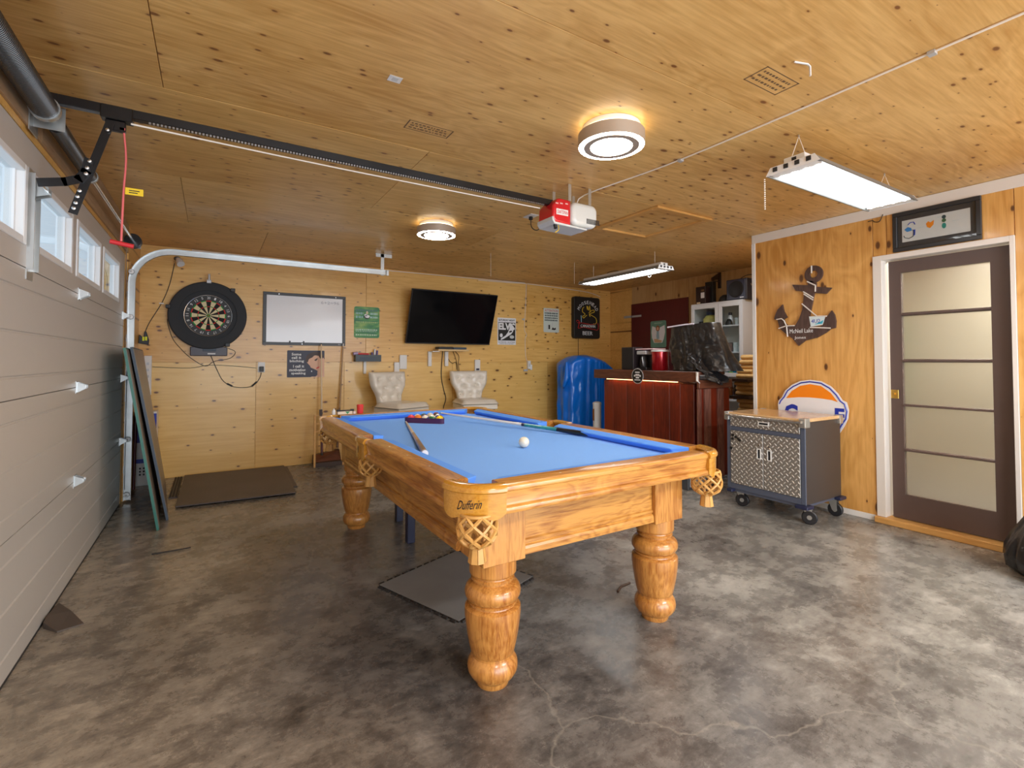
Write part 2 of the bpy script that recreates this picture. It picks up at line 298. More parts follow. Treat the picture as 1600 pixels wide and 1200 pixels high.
# ------------------------------------------------------------------ mesh helpers
WORLD = {}
class G:
    def __init__(s): s.v = []; s.f = []
    def add(s, vs, fs):
        n = len(s.v); s.v += [tuple(p) for p in vs]; s.f += [tuple(i+n for i in q) for q in fs]; return s
    def box(s, x0, x1, y0, y1, z0, z1):
        x0, x1 = min(x0, x1), max(x0, x1); y0, y1 = min(y0, y1), max(y0, y1); z0, z1 = min(z0, z1), max(z0, z1)
        return s.add([(x0,y0,z0),(x1,y0,z0),(x1,y1,z0),(x0,y1,z0),(x0,y0,z1),(x1,y0,z1),(x1,y1,z1),(x0,y1,z1)],
                     [(0,3,2,1),(4,5,6,7),(0,1,5,4),(1,2,6,5),(2,3,7,6),(3,0,4,7)])
    def hexa(s, p): return s.add(p, [(0,3,2,1),(4,5,6,7),(0,1,5,4),(1,2,6,5),(2,3,7,6),(3,0,4,7)])
    def tube(s, pts, r, seg=8, cap=True, ref=None):
        pts = [Vector(p) for p in pts]; n = len(pts); rs = r if isinstance(r, (list, tuple)) else [r]*n
        T = []
        for i in range(n):
            a = pts[max(0, i-1)]; b = pts[min(n-1, i+1)]; T.append((b-a).normalized())
        u = Vector(ref) if ref else (Vector((0,0,1)) if abs(T[0].z) < 0.9 else Vector((1,0,0)))
        vs = []
        for i in range(n):
            u = (u-T[i]*u.dot(T[i]))
            if u.length < 1e-6: u = T[i].orthogonal()
            u.normalize(); w_ = T[i].cross(u)
            for k in range(seg):
                a = 2*PI*k/seg; vs.append(pts[i]+(u*math.cos(a)+w_*math.sin(a))*rs[i])
        fs = []
        for i in range(n-1):
            for k in range(seg):
                k2 = (k+1) % seg; fs.append((i*seg+k, i*seg+k2, (i+1)*seg+k2, (i+1)*seg+k))
        if cap: fs.append(tuple(range(seg-1, -1, -1))); fs.append(tuple((n-1)*seg+k for k in range(seg)))
        return s.add(vs, fs)
    def lathe(s, prof, c=(0,0,0), seg=24, axis='Z', cap=True):
        vs = []
        for r, z in prof:
            for k in range(seg):
                a = 2*PI*k/seg; x, y = r*math.cos(a), r*math.sin(a)
                p = {'Z': (x, y, z), 'X': (z, x, y), 'Y': (y, z, x)}[axis]
                vs.append((c[0]+p[0], c[1]+p[1], c[2]+p[2]))
        fs = []; n = len(prof)
        for i in range(n-1):
            for k in range(seg):
                k2 = (k+1) % seg; fs.append((i*seg+k, i*seg+k2, (i+1)*seg+k2, (i+1)*seg+k))
        if cap:
            if prof[0][0] > 1e-6: fs.append(tuple(range(seg-1, -1, -1)))
            if prof[-1][0] > 1e-6: fs.append(tuple((n-1)*seg+k for k in range(seg)))
        return s.add(vs, fs)
    def sphere(s, c, r, seg=16, rings=10, sc_=(1,1,1)):
        return s.lathe([(max(1e-7, r*math.sin(PI*i/rings)), -r*math.cos(PI*i/rings)) for i in range(rings+1)], c, seg) if sc_ == (1,1,1) else \
            s.add(*(lambda g: ([((x-c[0])*sc_[0]+c[0], (y-c[1])*sc_[1]+c[1], (z-c[2])*sc_[2]+c[2]) for x, y, z in g.v], g.f))(G().sphere(c, r, seg, rings)))
    def prism(s, poly, d0, d1, plane='YZ'):
        """polygon in a plane, extruded along the missing axis from d0 to d1"""
        def P3(a, b, d): return {'YZ': (d, a, b), 'XZ': (a, d, b), 'XY': (a, b, d)}[plane]
        n = len(poly); vs = [P3(a, b, d0) for a, b in poly]+[P3(a, b, d1) for a, b in poly]
        fs = [tuple(range(n-1, -1, -1)), tuple(range(n, 2*n))]+[(i, (i+1) % n, n+(i+1) % n, n+i) for i in range(n)]
        return s.add(vs, fs)
    def xf(s, fn): s.v = [tuple(fn(Vector(p))) for p in s.v]; return s
    def build(s, name, m, parent=None, smooth=None, bevel=0, seg=1, local=False, origin=None, kind=None, label=None, sub=0):
        vs = [Vector(p) for p in s.v]
        lo = Vector([min(p[i] for p in vs) for i in range(3)]); hi = Vector([max(p[i] for p in vs) for i in range(3)])
        o0 = Vector(origin) if origin else ((lo+hi)/2 if parent else Vector(((lo.x+hi.x)/2, (lo.y+hi.y)/2, lo.z)))
        me = bpy.data.meshes.new(name); me.from_pydata([p-o0 for p in vs], [], s.f); me.update()
        bm = bmesh.new(); bm.from_mesh(me); bmesh.ops.recalc_face_normals(bm, faces=bm.faces); bm.to_mesh(me); bm.free()
        me.materials.append(m)
        if smooth is not None:
            me.shade_smooth()
            if smooth < 180: me.set_sharp_from_angle(angle=math.radians(smooth))
        o = bpy.data.objects.new(name, me); C.objects.link(o)
        if parent:
            o.parent = parent; o.location = o0-(Vector((0,0,0)) if local else WORLD[parent])
            WORLD[o] = o0
        else: o.location = o0; WORLD[o] = o0
        if bevel:
            b = o.modifiers.new('bevel', 'BEVEL'); b.width = bevel; b.segments = seg; b.limit_method = 'ANGLE'; b.angle_limit = math.radians(40)
        if sub:
            b = o.modifiers.new('subdivision', 'SUBSURF'); b.levels = sub; b.render_levels = sub
        if kind: o['kind'] = kind
        if label: o['label'] = label
        return o
def tag(o, label, cat, group=None):
    o['label'] = label; o['category'] = cat
    if group: o['group'] = group
    return o
def empty(name, loc, label=None, cat=None, group=None, kind=None):
    o = bpy.data.objects.new(name, None); C.objects.link(o); o.location = loc; o.empty_display_size = 0.05
    WORLD[o] = Vector(loc)
    if label: tag(o, label, cat, group)
    if kind: o['kind'] = kind
    return o
def kids(o): return [c for c in C.objects if c.parent == o]
def copy_tree(o, parent=None):
    ch = kids(o); c = o.copy(); C.objects.link(c); c.parent = parent; WORLD[c] = WORLD[o]
    for k in ch: copy_tree(k, c)
    return c
def text_geo(s, size, ext=0.0006, align='CENTER', bold=0.0):
    cu = bpy.data.curves.new('t', 'FONT'); cu.body = s; cu.size = size; cu.align_x = align; cu.align_y = 'CENTER'; cu.extrude = ext; cu.resolution_u = 2; cu.offset = bold
    o = bpy.data.objects.new('t', cu); C.objects.link(o); bpy.context.view_layer.update()
    me = bpy.data.meshes.new_from_object(o.evaluated_get(bpy.context.evaluated_depsgraph_get()))
    g = G().add([v.co[:] for v in me.vertices], [tuple(p.vertices) for p in me.polygons])
    bpy.data.objects.remove(o); bpy.data.curves.remove(cu); bpy.data.meshes.remove(me); return g
def fit(g, w_, h_):
    xs = [p[0] for p in g.v]; ys = [p[1] for p in g.v]; cx = (min(xs)+max(xs))/2; cy = (min(ys)+max(ys))/2
    a = w_/(max(xs)-min(xs)); b = h_/(max(ys)-min(ys))
    return g.xf(lambda p: Vector(((p.x-cx)*a, (p.y-cy)*b, p.z)))
def on_back(g, x, z, y): return g.xf(lambda p: Vector((x+p.x, y-p.z, z+p.y)))       # faces the camera side (-y)
def on_right(g, y, z, x): return g.xf(lambda p: Vector((x-p.z, y-p.x, z+p.y)))      # faces -x
def label_text(s, parent, m, where, w_, h_, pos, name='lettering'):
    g = fit(text_geo(s, 0.1), w_, h_); return where(g, *pos).build(name, m, parent)
def wire(name, pts, r, m, parent=None, seg=6, n=4):
    """smooth wire through points"""
    P_ = [Vector(p) for p in pts]; out = []
    for i in range(len(P_)-1):
        p0 = P_[max(i-1, 0)]; p1 = P_[i]; p2 = P_[i+1]; p3 = P_[min(i+2, len(P_)-1)]
        for k in range(n):
            t = k/n; out.append(0.5*((2*p1)+(p2-p0)*t+(2*p0-5*p1+4*p2-p3)*t*t+(3*p1-p0-3*p2+p3)*t**3))
    out.append(P_[-1])
    return G().tube(out, r, seg).build(name, m, parent, smooth=60)
def rrect(x0, x1, y0, y1, r, n=4):
    out = []
    for cx, cy, a0 in ((x1-r, y1-r, 0), (x0+r, y1-r, 90), (x0+r, y0+r, 180), (x1-r, y0+r, 270)):
        for k in range(n+1):
            a = math.radians(a0+90*k/n); out.append((cx+r*math.cos(a), cy+r*math.sin(a)))
    return out

# ================================================================== THE SETTING
YN = -2.6
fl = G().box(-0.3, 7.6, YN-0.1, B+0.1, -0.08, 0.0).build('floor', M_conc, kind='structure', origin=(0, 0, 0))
ce = G().box(-0.15, W2+1.2, YN, B+0.1, H+0.012, H+0.06).build('ceiling', M_ply_ceil, kind='structure')
rows = [(5.032, B, [1.077, 3.517, 5.957]), (3.80, 5.032, [0.459, 2.90, 5.34]), (2.585, 3.80, [1.69, 4.13]), (1.368, 2.585, [0.453, 2.984, 5.42]),
        (0.15, 1.368, [0.54, 2.984, 5.0]), (-1.07, 0.15, [1.7, 4.14]), (YN, -1.07, [0.45, 2.9])]
for y0, y1, js in rows:
    xmax = W2 if y1 > P+0.5 else W
    xs = [-0.1]+[j for j in js if j < xmax-0.05]+[xmax]
    for a, b_ in zip(xs[:-1], xs[1:]):
        segs = [(a, b_, y0, y1)]
        if y0 < P < y1: segs = [(a, b_, y0, y1)]
        for s_ in segs:
            dz = random.uniform(0, 0.0015)
            G().box(s_[0]+0.0015, s_[1]-0.0015, s_[2]+0.0015, s_[3]-0.0015, H+dz, H+0.0115).build('plywood_panel', M_ply_ceil, ce, bevel=0.001)
# alcove ceiling strip beyond the anchor wall line and back room ceiling board
G().box(W+0.12, W2, 2.56, 2.584, H, H+0.0115).build('plywood_panel', M_ply_ceil, ce)
# ceiling stamps printed on the plywood
def stamp(x0, x1, y0, y1, rot=0):
    g = G(); z = H-0.0004; t = 0.004
    g.box(x0, x1, y0, y0+t, z, z+0.0004).box(x0, x1, y1-t, y1, z, z+0.0004).box(x0, x0+t*1.6, y0, y1, z, z+0.0004).box(x1-t*1.6, x1, y0, y1, z, z+0.0004)
    random.seed(3)
    for r in range(3):
        yy = y0+(y1-y0)*(0.25+0.25*r); x = x0+0.02
        while x < x1-0.03:
            w_ = random.uniform(0.006, 0.02); g.box(x, x+w_, yy-0.005, yy+0.005, z, z+0.0004); x += w_+0.008
    g.build('grade_stamp', M_ink, ce)
stamp(1.465, 1.705, 2.285, 2.38); stamp(2.545, 2.78, 1.105, 1.212)

# back wall
wb = G().box(-0.15, W2+0.15, B, B+0.1, 0, H).build('wall_back', M_ply_back, kind='structure')
for z0, z1, js, mm in ((0.0, 1.206, [1.077, 2.041, 3.501, 5.13], M_ply_low), (1.206, H, [2.303, 4.743, 6.06], M_ply_back)):
    xs = [0.0]+js+[W2]
    for a, b_ in zip(xs[:-1], xs[1:]):
        G().box(a+0.0015, b_-0.0015, B-0.012-random.uniform(0, .001), B, z0+0.002, z1-0.0015).build('plywood_panel', mm, wb, bevel=0.001)
YB = B-0.0135       # face of the back wall boards
# left wall: piers either side of the garage door and header above it
D0, D1, DH = 0.40, 5.32, 2.14
wl = G().box(-0.15, 0.0, D1, B, 0, H).box(-0.15, 0.0, YN, D0, 0, H).box(-0.15, 0.0, D0, D1, DH, H).build('wall_left', M_ply_back, kind='structure')
G().box(0.0, 0.011, D1+0.08, B-0.014, 0.0, H).build('plywood_panel', M_ply_back, wl, bevel=0.001)
G().box(0.0, 0.011, YN, D0-0.08, 0.0, H).build('plywood_panel', M_ply_back, wl, bevel=0.001)
hdr = wood('header_board', (0.46, 0.30, 0.17), (0.28, 0.17, 0.09), 'Y', 1.2, 0.5, ring=0.4)
for a, b_ in ((D0-0.08, 2.84), (2.843, D1+0.08)):
    G().box(0.0, 0.011, a, b_, DH+0.03, H).build('header_board', hdr, wl, bevel=0.001)
# right wall (anchor wall) with the doorway
DY0, DY1, DZ = 0.975, 1.674, 1.999
wr = G().box(W, W+0.11, DY1+0.02, P, 0, H).box(W, W+0.11, YN, DY0-0.02, 0, H).box(W, W+0.11, DY0-0.02, DY1+0.02, DZ+0.02, H).build('wall_right', M_ply_right, kind='structure')
for y0, y1, z0, z1 in ((1.735, 2.722, 0.045, 2.338), (0.95, 1.642, 2.037, 2.338), (1.645, 1.733, 2.037, 2.338), (-0.27, 0.948, 0.045, 2.338), (-1.49, -0.273, 0.045, 2.338), (YN, -1.493, 0.045, 2.338)):
    G().box(W-0.010, W, y0+0.001, y1-0.001, z0, z1).build('plywood_panel', M_ply_right, wr, bevel=0.001)
WF = W-0.0105
G().box(W-0.016, W, YN, P+0.004, 2.338, H-0.0005).build('trim_1', M_trim, kind='structure', bevel=0.002)
G().box(W-0.017, W+0.115, 2.694, P+0.006, 0.0, 2.3375).build('trim_2', M_white, kind='structure', bevel=0.002)
G().box(W-0.0135, W-0.0, 1.736, 2.693, 0.0, 0.0445).build('baseboard_right', M_white, kind='structure', bevel=0.002)
# door casing and sill
G().box(W-0.022, W+0.0, DY1+0.002, 1.7345, 0.046, 2.036).box(W-0.022, W, 0.948, DY0-0.002, 0.046, 2.036).box(W-0.022, W, DY0-0.002, DY1+0.002, DZ-0.001, 2.036).box(W, W+0.11, DY1+0.002, DY1+0.019, 0.046, DZ+0.018).box(W, W+0.11, DY0-0.019, DY0-0.002, 0.046, DZ+0.018).box(W, W+0.11, DY0-0.002, DY1+0.002, DZ, DZ+0.018).build('trim_3', M_trim, kind='structure', bevel=0.002)
G().box(W-0.045, W+0.085, 0.935, 1.745, 0.0, 0.045).build('trim_4', M_trimwood_y, kind='structure', bevel=0.004)
# alcove walls
wa = G().box(W2, W2+0.1, P, B, 0, H).build('wall_alcove', M_ply_right, kind='structure')
ply_alc = wood('alcove_plywood', (0.62, 0.40, 0.18), (0.46, 0.26, 0.09), 'Z', 0.9, 0.45, knots=0.6, ring=0.6)
for y0, y1, z0, z1, mm in ((P, 3.42, 0, H, ply_alc), (3.423, 4.59, 0, H, ply_alc), (4.592, 5.70, 2.14, H, ply_alc), (5.702, B-0.014, 0, H, M_ply_back)):
    G().box(W2-0.011, W2, y0+0.001, y1-0.001, z0+0.001, z1-0.001).build('plywood_panel', mm, wa, bevel=0.001)
G().box(W+0.11, W2, P-0.10, P, 0, H).build('wall_return', ply_alc, kind='structure')
# wall behind the camera, with the open bay
wn = G().box(-0.15, 0.15, YN-0.1, YN, 0, H).box(4.85, W+0.1, YN-0.1, YN, 0, H).box(0.15, 4.85, YN-0.1, YN, 2.2, H).build('wall_near', M_ply_back, kind='structure')
# room behind the frosted door
br = mat('back_room_paint', (0.40, 0.40, 0.35), 0.6, var=0.3, vscale=1.5)
G().box(6.9, 7.0, 0.0, 2.6, 0, H).box(W+0.11, 6.9, -0.1, 0.0, 0, H).build('wall_backroom', br, kind='structure')
gc = G()
for i in range(12):
    y0 = 2.04+i*0.03; gc.box(6.2+0.03*(i % 2), 6.215+0.03*(i % 2), y0, y0+0.031, 0.75, 1.72)
tag(gc.build('green_curtain', mat('green_fabric', (0.02, 0.22, 0.08), 0.8), bevel=0), 'green cloth hanging behind the gap of the frosted glass door', 'curtain')
G().box(6.19, 6.25, 2.0, 2.45, 1.72, 1.75).build('curtain_pole', M_trimwood_y, bpy.data.objects['green_curtain'])
area('back_room_lamp', (6.0, 1.1, 2.35), (0, 0, 0), 0.6, 0.6, 32, (1.0, 0.92, 0.80))
area('back_room_fill', (6.6, 0.1, 1.3), (-PI/2, 0, 0), 0.9, 0.9, 14, (0.85, 0.95, 1.0))  # unseen light added to brighten the frosted panes

# ------------------------------------------------------------------ door_1: sectional garage door
d1 = empty('door_1', (0, (D0+D1)/2, 0), kind='structure')
ZS = [0.012, 0.545, 1.075, 1.605, 2.135]
YD0, YD1 = D0+0.02, D1-0.02
def section_profile(z0, z1):
    pr_ = [(-0.042, z0+0.002), (0.0, z0+0.002)]
    for gz in (z0+0.088, z0+0.265, z1-0.088):
        pr_ += [(0.0, gz-0.006), (-0.005, gz-0.002), (-0.005, gz+0.002), (0.0, gz+0.006)]
    return pr_+[(0.0, z1-0.002), (-0.042, z1-0.002)]
for i in range(3):
    G().prism([(x, z) for x, z in section_profile(ZS[i], ZS[i+1])], YD0, YD1, 'XZ').build('door_section', M_door, d1)
z0, z1 = ZS[3], ZS[4]
WZ0, WZ1 = 1.695, 2.015
wins = [(1.165+0.767*k-0.675, 1.165+0.767*k) for k in range(6)]
g = G().box(-0.042, 0.0, YD0, YD1, z0+0.002, WZ0).box(-0.042, 0.0, YD0, YD1, WZ1, z1)
e = [YD0]+[v for w_ in wins for v in w_]+[YD1]
for k in range(0, len(e), 2): g.box(-0.042, 0.0, e[k], e[k+1], WZ0, WZ1)
g.build('door_section', M_door, d1)
for a, b_ in wins:
    fr = G().box(-0.05, 0.006, a, a+0.035, WZ0, WZ1).box(-0.05, 0.006, b_-0.035, b_, WZ0, WZ1).box(-0.05, 0.006, a+0.035, b_-0.035, WZ0, WZ0+0.03).box(-0.05, 0.006, a+0.035, b_-0.035, WZ1-0.03, WZ1)
    fo = fr.build('window_frame', M_vinyl, d1, bevel=0.003)
    G().box(-0.034, -0.028, a+0.035, b_-0.035, WZ0+0.03, WZ1-0.03).build('pane', M_glass, fo)
    G().box(-0.05, -0.02, a+0.035, a+0.055, WZ0+0.03, WZ1-0.03).box(-0.05, -0.02, b_-0.055, b_-0.035, WZ0+0.03, WZ1-0.03).build('bead', M_vinyl, fo)
def hinge(y, z):
    g = G().box(0.0, 0.003, y-0.035, y+0.035, z-0.035, z+0.035)
    g.prism([(0.003, z-0.03), (0.045, z-0.006), (0.045, z+0.012), (0.003, z+0.03)], y-0.022, y-0.019, 'XZ').prism([(0.003, z-0.03), (0.045, z-0.006), (0.045, z+0.012), (0.003, z+0.03)], y+0.019, y+0.022, 'XZ')
    g.tube([(0.035, y-0.026, z+0.003), (0.035, y+0.026, z+0.003)], 0.006, 8)
    g.build('hinge', M_zinc, d1, smooth=40)
for z in ZS[1:4]:
    for y in (0.55, 2.02, 3.66): hinge(y, z)
    hinge(5.235, z)
for z in (ZS[1], ZS[2], ZS[3], 0.07, 2.0):
    g = G().tube([(0.042, 5.26, z), (0.042, 5.325, z)], 0.005, 6).lathe([(0.001, 5.318), (0.020, 5.320), (0.023, 5.330), (0.020, 5.342), (0.001, 5.344)], (0.042, 0, z), 12, 'Y')
    g.build('roller', M_vinyl, d1, smooth=40)
# top centre strut and bracket the opener arm bolts to
g = G().box(0.0, 0.003, 2.72, 2.80, 1.56, 2.02).box(0.003, 0.022, 2.72, 2.724, 1.60, 2.0).box(0.003, 0.022, 2.796, 2.80, 1.60, 2.0)
g.build('strut', M_zinc, d1)
g = G().prism([(0.003, 1.90), (0.06, 1.92), (0.06, 1.95), (0.003, 1.99)], 2.735, 2.738, 'XZ').prism([(0.003, 1.90), (0.06, 1.92), (0.06, 1.95), (0.003, 1.99)], 2.775, 2.778, 'XZ').tube([(0.05, 2.73, 1.935), (0.05, 2.785, 1.935)], 0.005)
g.build('arm_bracket', M_zinc, d1, smooth=40)
G().box(-0.03, 0.0, YD0, YD1, 0.0, 0.014).build('bottom_seal', M_rubber, d1)
# jamb stop and daylight strip
G().box(-0.10, -0.043, D0-0.0, D0+0.02, 0, DH).box(-0.10, -0.043, D1-0.02, D1, 0, DH).build('trim_5', M_white, kind='structure')

# what stands outside the garage windows
def shrub(x, y, z, r, seed, lab):
    rr = random.Random(seed); g = G()
    for i in range(900):
        a = rr.uniform(0, 2*PI); u_ = rr.uniform(-1, 1); q = r*rr.uniform(0.6, 1.0); s_ = math.sqrt(1-u_*u_)
        p = Vector((x+q*s_*math.cos(a), y+q*s_*math.sin(a), z+q*u_*1.1)); d = Vector((rr.uniform(-1, 1), rr.uniform(-1, 1), rr.uniform(-1, 1))).normalized()*0.13
        e2 = d.orthogonal().normalized()*0.06
        g.add([p-d, p+e2, p+d, p-e2], [(0, 1, 2, 3)])
    t = empty('tree', (x, y, 0), lab, 'tree')
    g.build('foliage', mat('foliage_%d' % seed, (0.10, 0.17, 0.10), 0.8, var=0.4), t, kind='stuff')
    G().tube([(x, y, 0), (x, y, z)], [0.09, 0.05], 8).build('trunk', M_darkwood, t, smooth=60)
shrub(-6.0, 11.5, 2.9, 1.5, 1, 'bushy tree outside the far garage door window')
shrub(-7.5, 17.5, 3.4, 1.6, 2, 'tall tree farthest away outside the garage windows')

# ------------------------------------------------------------------ door_2: brown frosted door
d2 = empty('door_2', (W+0.05, 1.34, 0.05), kind='structure')
X0, X1 = W+0.045, W+0.085
PY0, PY1 = 1.082, 1.578
pz = [(0.232, 0.552), (0.577, 0.886), (0.908, 1.217), (1.244, 1.566), (1.594, 1.895)]
LY0, LY1, LZ0, LZ1 = 0.985, 1.655, 0.052, 1.988
G().box(X0, X1, LY0, PY0, LZ0, LZ1).box(X0, X1, PY1, LY1, LZ0, LZ1).box(X0, X1, PY0, PY1, LZ0, pz[0][0]).box(X0, X1, PY0, PY1, pz[-1][1], LZ1).build('leaf', M_brown, d2)
for i in range(4):
    z0, z1 = pz[i][1], pz[i+1][0]; zc = (z0+z1)/2
    G().prism([(X0, z0+0.003), (X0-0.006, zc-0.006), (X0-0.006, zc+0.006), (X0, z1-0.003), (X1, z1), (X1, z0)], PY0, PY1, 'XZ').build('glazing_bar', M_brown, d2, smooth=50)
for z0, z1 in pz:
    G().box(X0+0.016, X0+0.022, PY0-0.001, PY1+0.001, z0-0.003, z1+0.003).build('pane', M_frost, d2)
hd = G().box(X0-0.003, X0, 1.606, 1.654, 0.945, 1.010).build('lock_plate', M_brass, d2, bevel=0.001)
G().tube([(X0-0.003, 1.634, 0.978), (X0-0.02, 1.634, 0.978)], 0.009, 10).build('thumb_turn', M_brass, hd, smooth=50)

# ================================================================== POOL TABLE (built unrotated, turned at the end)
TX, TY = 1.3505, 1.419; TW, TL, TZ = 1.375, 2.511, 0.811
BZ = 0.767
pt = empty('pool_table', (TX, TY, 0), 'golden oak pool table with sky blue cloth, leather net pockets and thick turned legs', 'pool table')
def L2(u, v, z): return (TX+u, TY+v, z)
LEG = [(0.0, 0.0), (0.060, 0.0), (0.064, 0.010), (0.066, 0.022), (0.073, 0.030), (0.084, 0.036), (0.094, 0.052), (0.097, 0.070), (0.094, 0.088), (0.086, 0.102), (0.079, 0.110), (0.0785, 0.118), (0.084, 0.126), (0.086, 0.133),
       (0.090, 0.150), (0.098, 0.190), (0.106, 0.245), (0.1085, 0.275), (0.107, 0.294), (0.100, 0.300), (0.090, 0.303), (0.088, 0.308), (0.094, 0.310), (0.095, 0.316), (0.089, 0.319), (0.098, 0.324), (0.107, 0.338), (0.1085, 0.352), (0.104, 0.368), (0.094, 0.380), (0.082, 0.385), (0.076, 0.389), (0.076, 0.394), (0.083, 0.397), (0.084, 0.404), (0.078, 0.408), (0.077, 0.412), (0.085, 0.415), (0.091, 0.424), (0.092, 0.478), (0, 0.478)]
for iu, u in enumerate((0.2384, TW-0.2384)):
    for iv, v in enumerate((0.2384, TL-0.2384)):
        lg = G().lathe(LEG, L2(u, v, 0), 40).build('leg', M_oak_z, pt, smooth=28)
        G().box(TX+u-0.092, TX+u+0.092, TY+v-0.092, TY+v+0.092, 0.476, 0.716).build('leg_block', M_oak_z, pt, bevel=0.003)
# cabinet below the rails with a stepped base moulding
def panel_prism(u0, u1, v0, v1, along):
    # profile in (outward, z); outward 0 = face
    pf = [(0.0, 0.716), (0.0, 0.545), (0.006, 0.540), (0.006, 0.530), (0.001, 0.525), (0.008, 0.518), (0.012, 0.508), (0.012, 0.487), (0.004, 0.483), (-0.022, 0.483), (-0.022, 0.716)]
    return pf
pf = panel_prism(0, 0, 0, 0, 0)
def cab_side(side):
    g = G(); o = {'left': 0.137, 'right': 0.137, 'front': 0.168, 'back': 0.168}[side]
    if side == 'left': g.prism([(TX+o-d, z) for d, z in pf], TY+0.331, TY+TL-0.331, 'XZ')
    if side == 'right': g.prism([(TX+TW-o+d, z) for d, z in pf], TY+0.331, TY+TL-0.331, 'XZ')
    if side == 'front': g.prism([(TY+o-d, z) for d, z in pf], TX+0.3315, TX+TW-0.3315, 'YZ')
    if side == 'back': g.prism([(TY+TL-o+d, z) for d, z in pf], TX+0.3315, TX+TW-0.3315, 'YZ')
    g.build('cabinet_panel', M_oak if side in ('left', 'right') else M_oak_x, pt)
for s_ in ('left', 'right', 'front', 'back'): cab_side(s_)
# slate and cloth bed with pocket mouths cut out
def bite_outline(i0):
    pts = []; u0, u1, v0, v1 = i0, TW-i0, i0, TL-i0
    def arc(cx, cy, r, a0, a1, n=9): return [(cx+r*math.cos(math.radians(a0+(a1-a0)*k/n)), cy+r*math.sin(math.radians(a0+(a1-a0)*k/n))) for k in range(n+1)]
    R = 0.062; c = 0.098
    pts += arc(c, c, R, 250, 20)[::-1][::-1] if False else []
    pts += [(u0, v0+0.10)]
    pts = []
    # go counter-clockwise starting on the near edge
    pts += arc(c, c, R, 200-0, 70+0, 8)[::-1] if False else []
    def corner(cx, cy, s1, s2):
        # quarter bite facing the table centre
        a0 = math.degrees(math.atan2(s2, s1)); return arc(cx, cy, R, a0-100, a0+100)
    pts = []
    cA = corner(c, c, 1, 1)            # from right side round to up
    pts += cA[::-1][::-1]
    seq = []
    seq += [p for p in reversed(cA)]   # ends near (c+R, v0)
    seq += [(u0+0.17, v0), (u1-0.17, v0)]
    seq += [p for p in reversed(corner(TW-c, c, -1, 1))]
    m = TL/2
    seq += [(u1, v0+0.17), (u1, m-0.07)]+[p for p in reversed(arc(TW-0.062, m, 0.058, 90, 270))]+[(u1, m+0.07), (u1, v1-0.17)]
    seq += [p for p in reversed(corner(TW-c, TL-c, -1, -1))]
    seq += [(u1-0.17, v1), (u0+0.17, v1)]
    seq += [p for p in reversed(corner(c, TL-c, 1, -1))]
    seq += [(u0, v1-0.17), (u0, m+0.07)]+[p for p in reversed(arc(0.062, m, 0.058, -90, 90))]+[(u0, m-0.07), (u0, v0+0.17)]
    return seq
bed = bite_outline(0.088)
bed = [p for i, p in enumerate(bed) if i == 0 or (Vector(p)-Vector(bed[i-1])).length > 1e-4]
G().prism([(TX+u, TY+v) for u, v in bed], BZ-0.006, BZ, 'XY').build('cloth_bed', M_cloth, pt)
G().box(TX+0.165, TX+TW-0.165, TY+0.19, TY+TL-0.19, 0.718, BZ-0.0065).build('slate_bed', M_dark, pt)
# wooden rails
RP = [(0.020, 0.712), (0.0, 0.712), (-0.002, 0.716), (-0.002, 0.727), (0.002, 0.733), (0.009, 0.738), (0.011, 0.744), (0.005, 0.784), (-0.001, 0.788), (-0.002, 0.794), (0.001, 0.803), (0.008, 0.809), (0.016, 0.811), (0.083, 0.811), (0.087, 0.806), (0.087, 0.768), (0.03, 0.745)]
def rail(side, a, b_):
    g = G()
    if side == 'left': g.prism([(TX+d, z) for d, z in RP], TY+a, TY+b_, 'XZ')
    if side == 'right': g.prism([(TX+TW-d, z) for d, z in RP], TY+a, TY+b_, 'XZ')
    if side == 'front': g.prism([(TY+d, z) for d, z in RP], TX+a, TX+b_, 'YZ')
    if side == 'back': g.prism([(TY+TL-d, z) for d, z in RP], TX+a, TX+b_, 'YZ')
    r_ = g.build('rail', M_oak if side in ('left', 'right') else M_oak_x, pt, smooth=35)
    n = 3
    for k in range(n):
        t = a+(b_-a)*(k+1)/(n+1)
        p = {'left': (TX+0.045, TY+t), 'right': (TX+TW-0.045, TY+t), 'front': (TX+t, TY+0.045), 'back': (TX+t, TY+TL-0.045)}[side]
        G().lathe([(0.0, 0.8108), (0.005, 0.8108), (0.004, 0.8116), (0, 0.8118)], (p[0], p[1], 0), 10).build('sight_dot', M_ivory, r_)
m_ = TL/2
for s_ in ('left', 'right'): rail(s_, 0.152, m_-0.082); rail(s_, m_+0.082, TL-0.152)
for s_ in ('front', 'back'): rail(s_, 0.147, TW-0.147)
# cushions, mitred towards the pockets
def cushion(side, a, b_, ka, kb):
    prof = [(0.087, 0.8075), (0.150, 0.799), (0.152, 0.793), (0.128, 0.768), (0.087, 0.768)]
    def P3(o, t, z): return {'left': (TX+o, TY+t, z), 'right': (TX+TW-o, TY+t, z), 'front': (TX+t, TY+o, z), 'back': (TX+t, TY+TL-o, z)}[side]
    vs = [P3(o, a+ka*(o-0.087), z) for o, z in prof]+[P3(o, b_-kb*(o-0.087), z) for o, z in prof]
    n = len(prof); fs = [tuple(range(n)), tuple(range(2*n-1, n-1, -1))]+[(i, (i+1) % n, n+(i+1) % n, n+i) for i in range(n)]
    G().add(vs, fs).build('cushion', M_cushion if False else M_cloth_shaded, pt, bevel=0.002, seg=2)
M_cloth_shaded = mat('shaded_rail_cloth', (0.13, 0.35, 0.97), 0.95, spec=0.15)  # bed cloth again, deepened to put shade on the cushion faces
for s_ in ('left', 'right'):
    cushion(s_, 0.153, m_-0.072, 0.9, 0.35); cushion(s_, m_+0.072, TL-0.153, 0.35, 0.9)
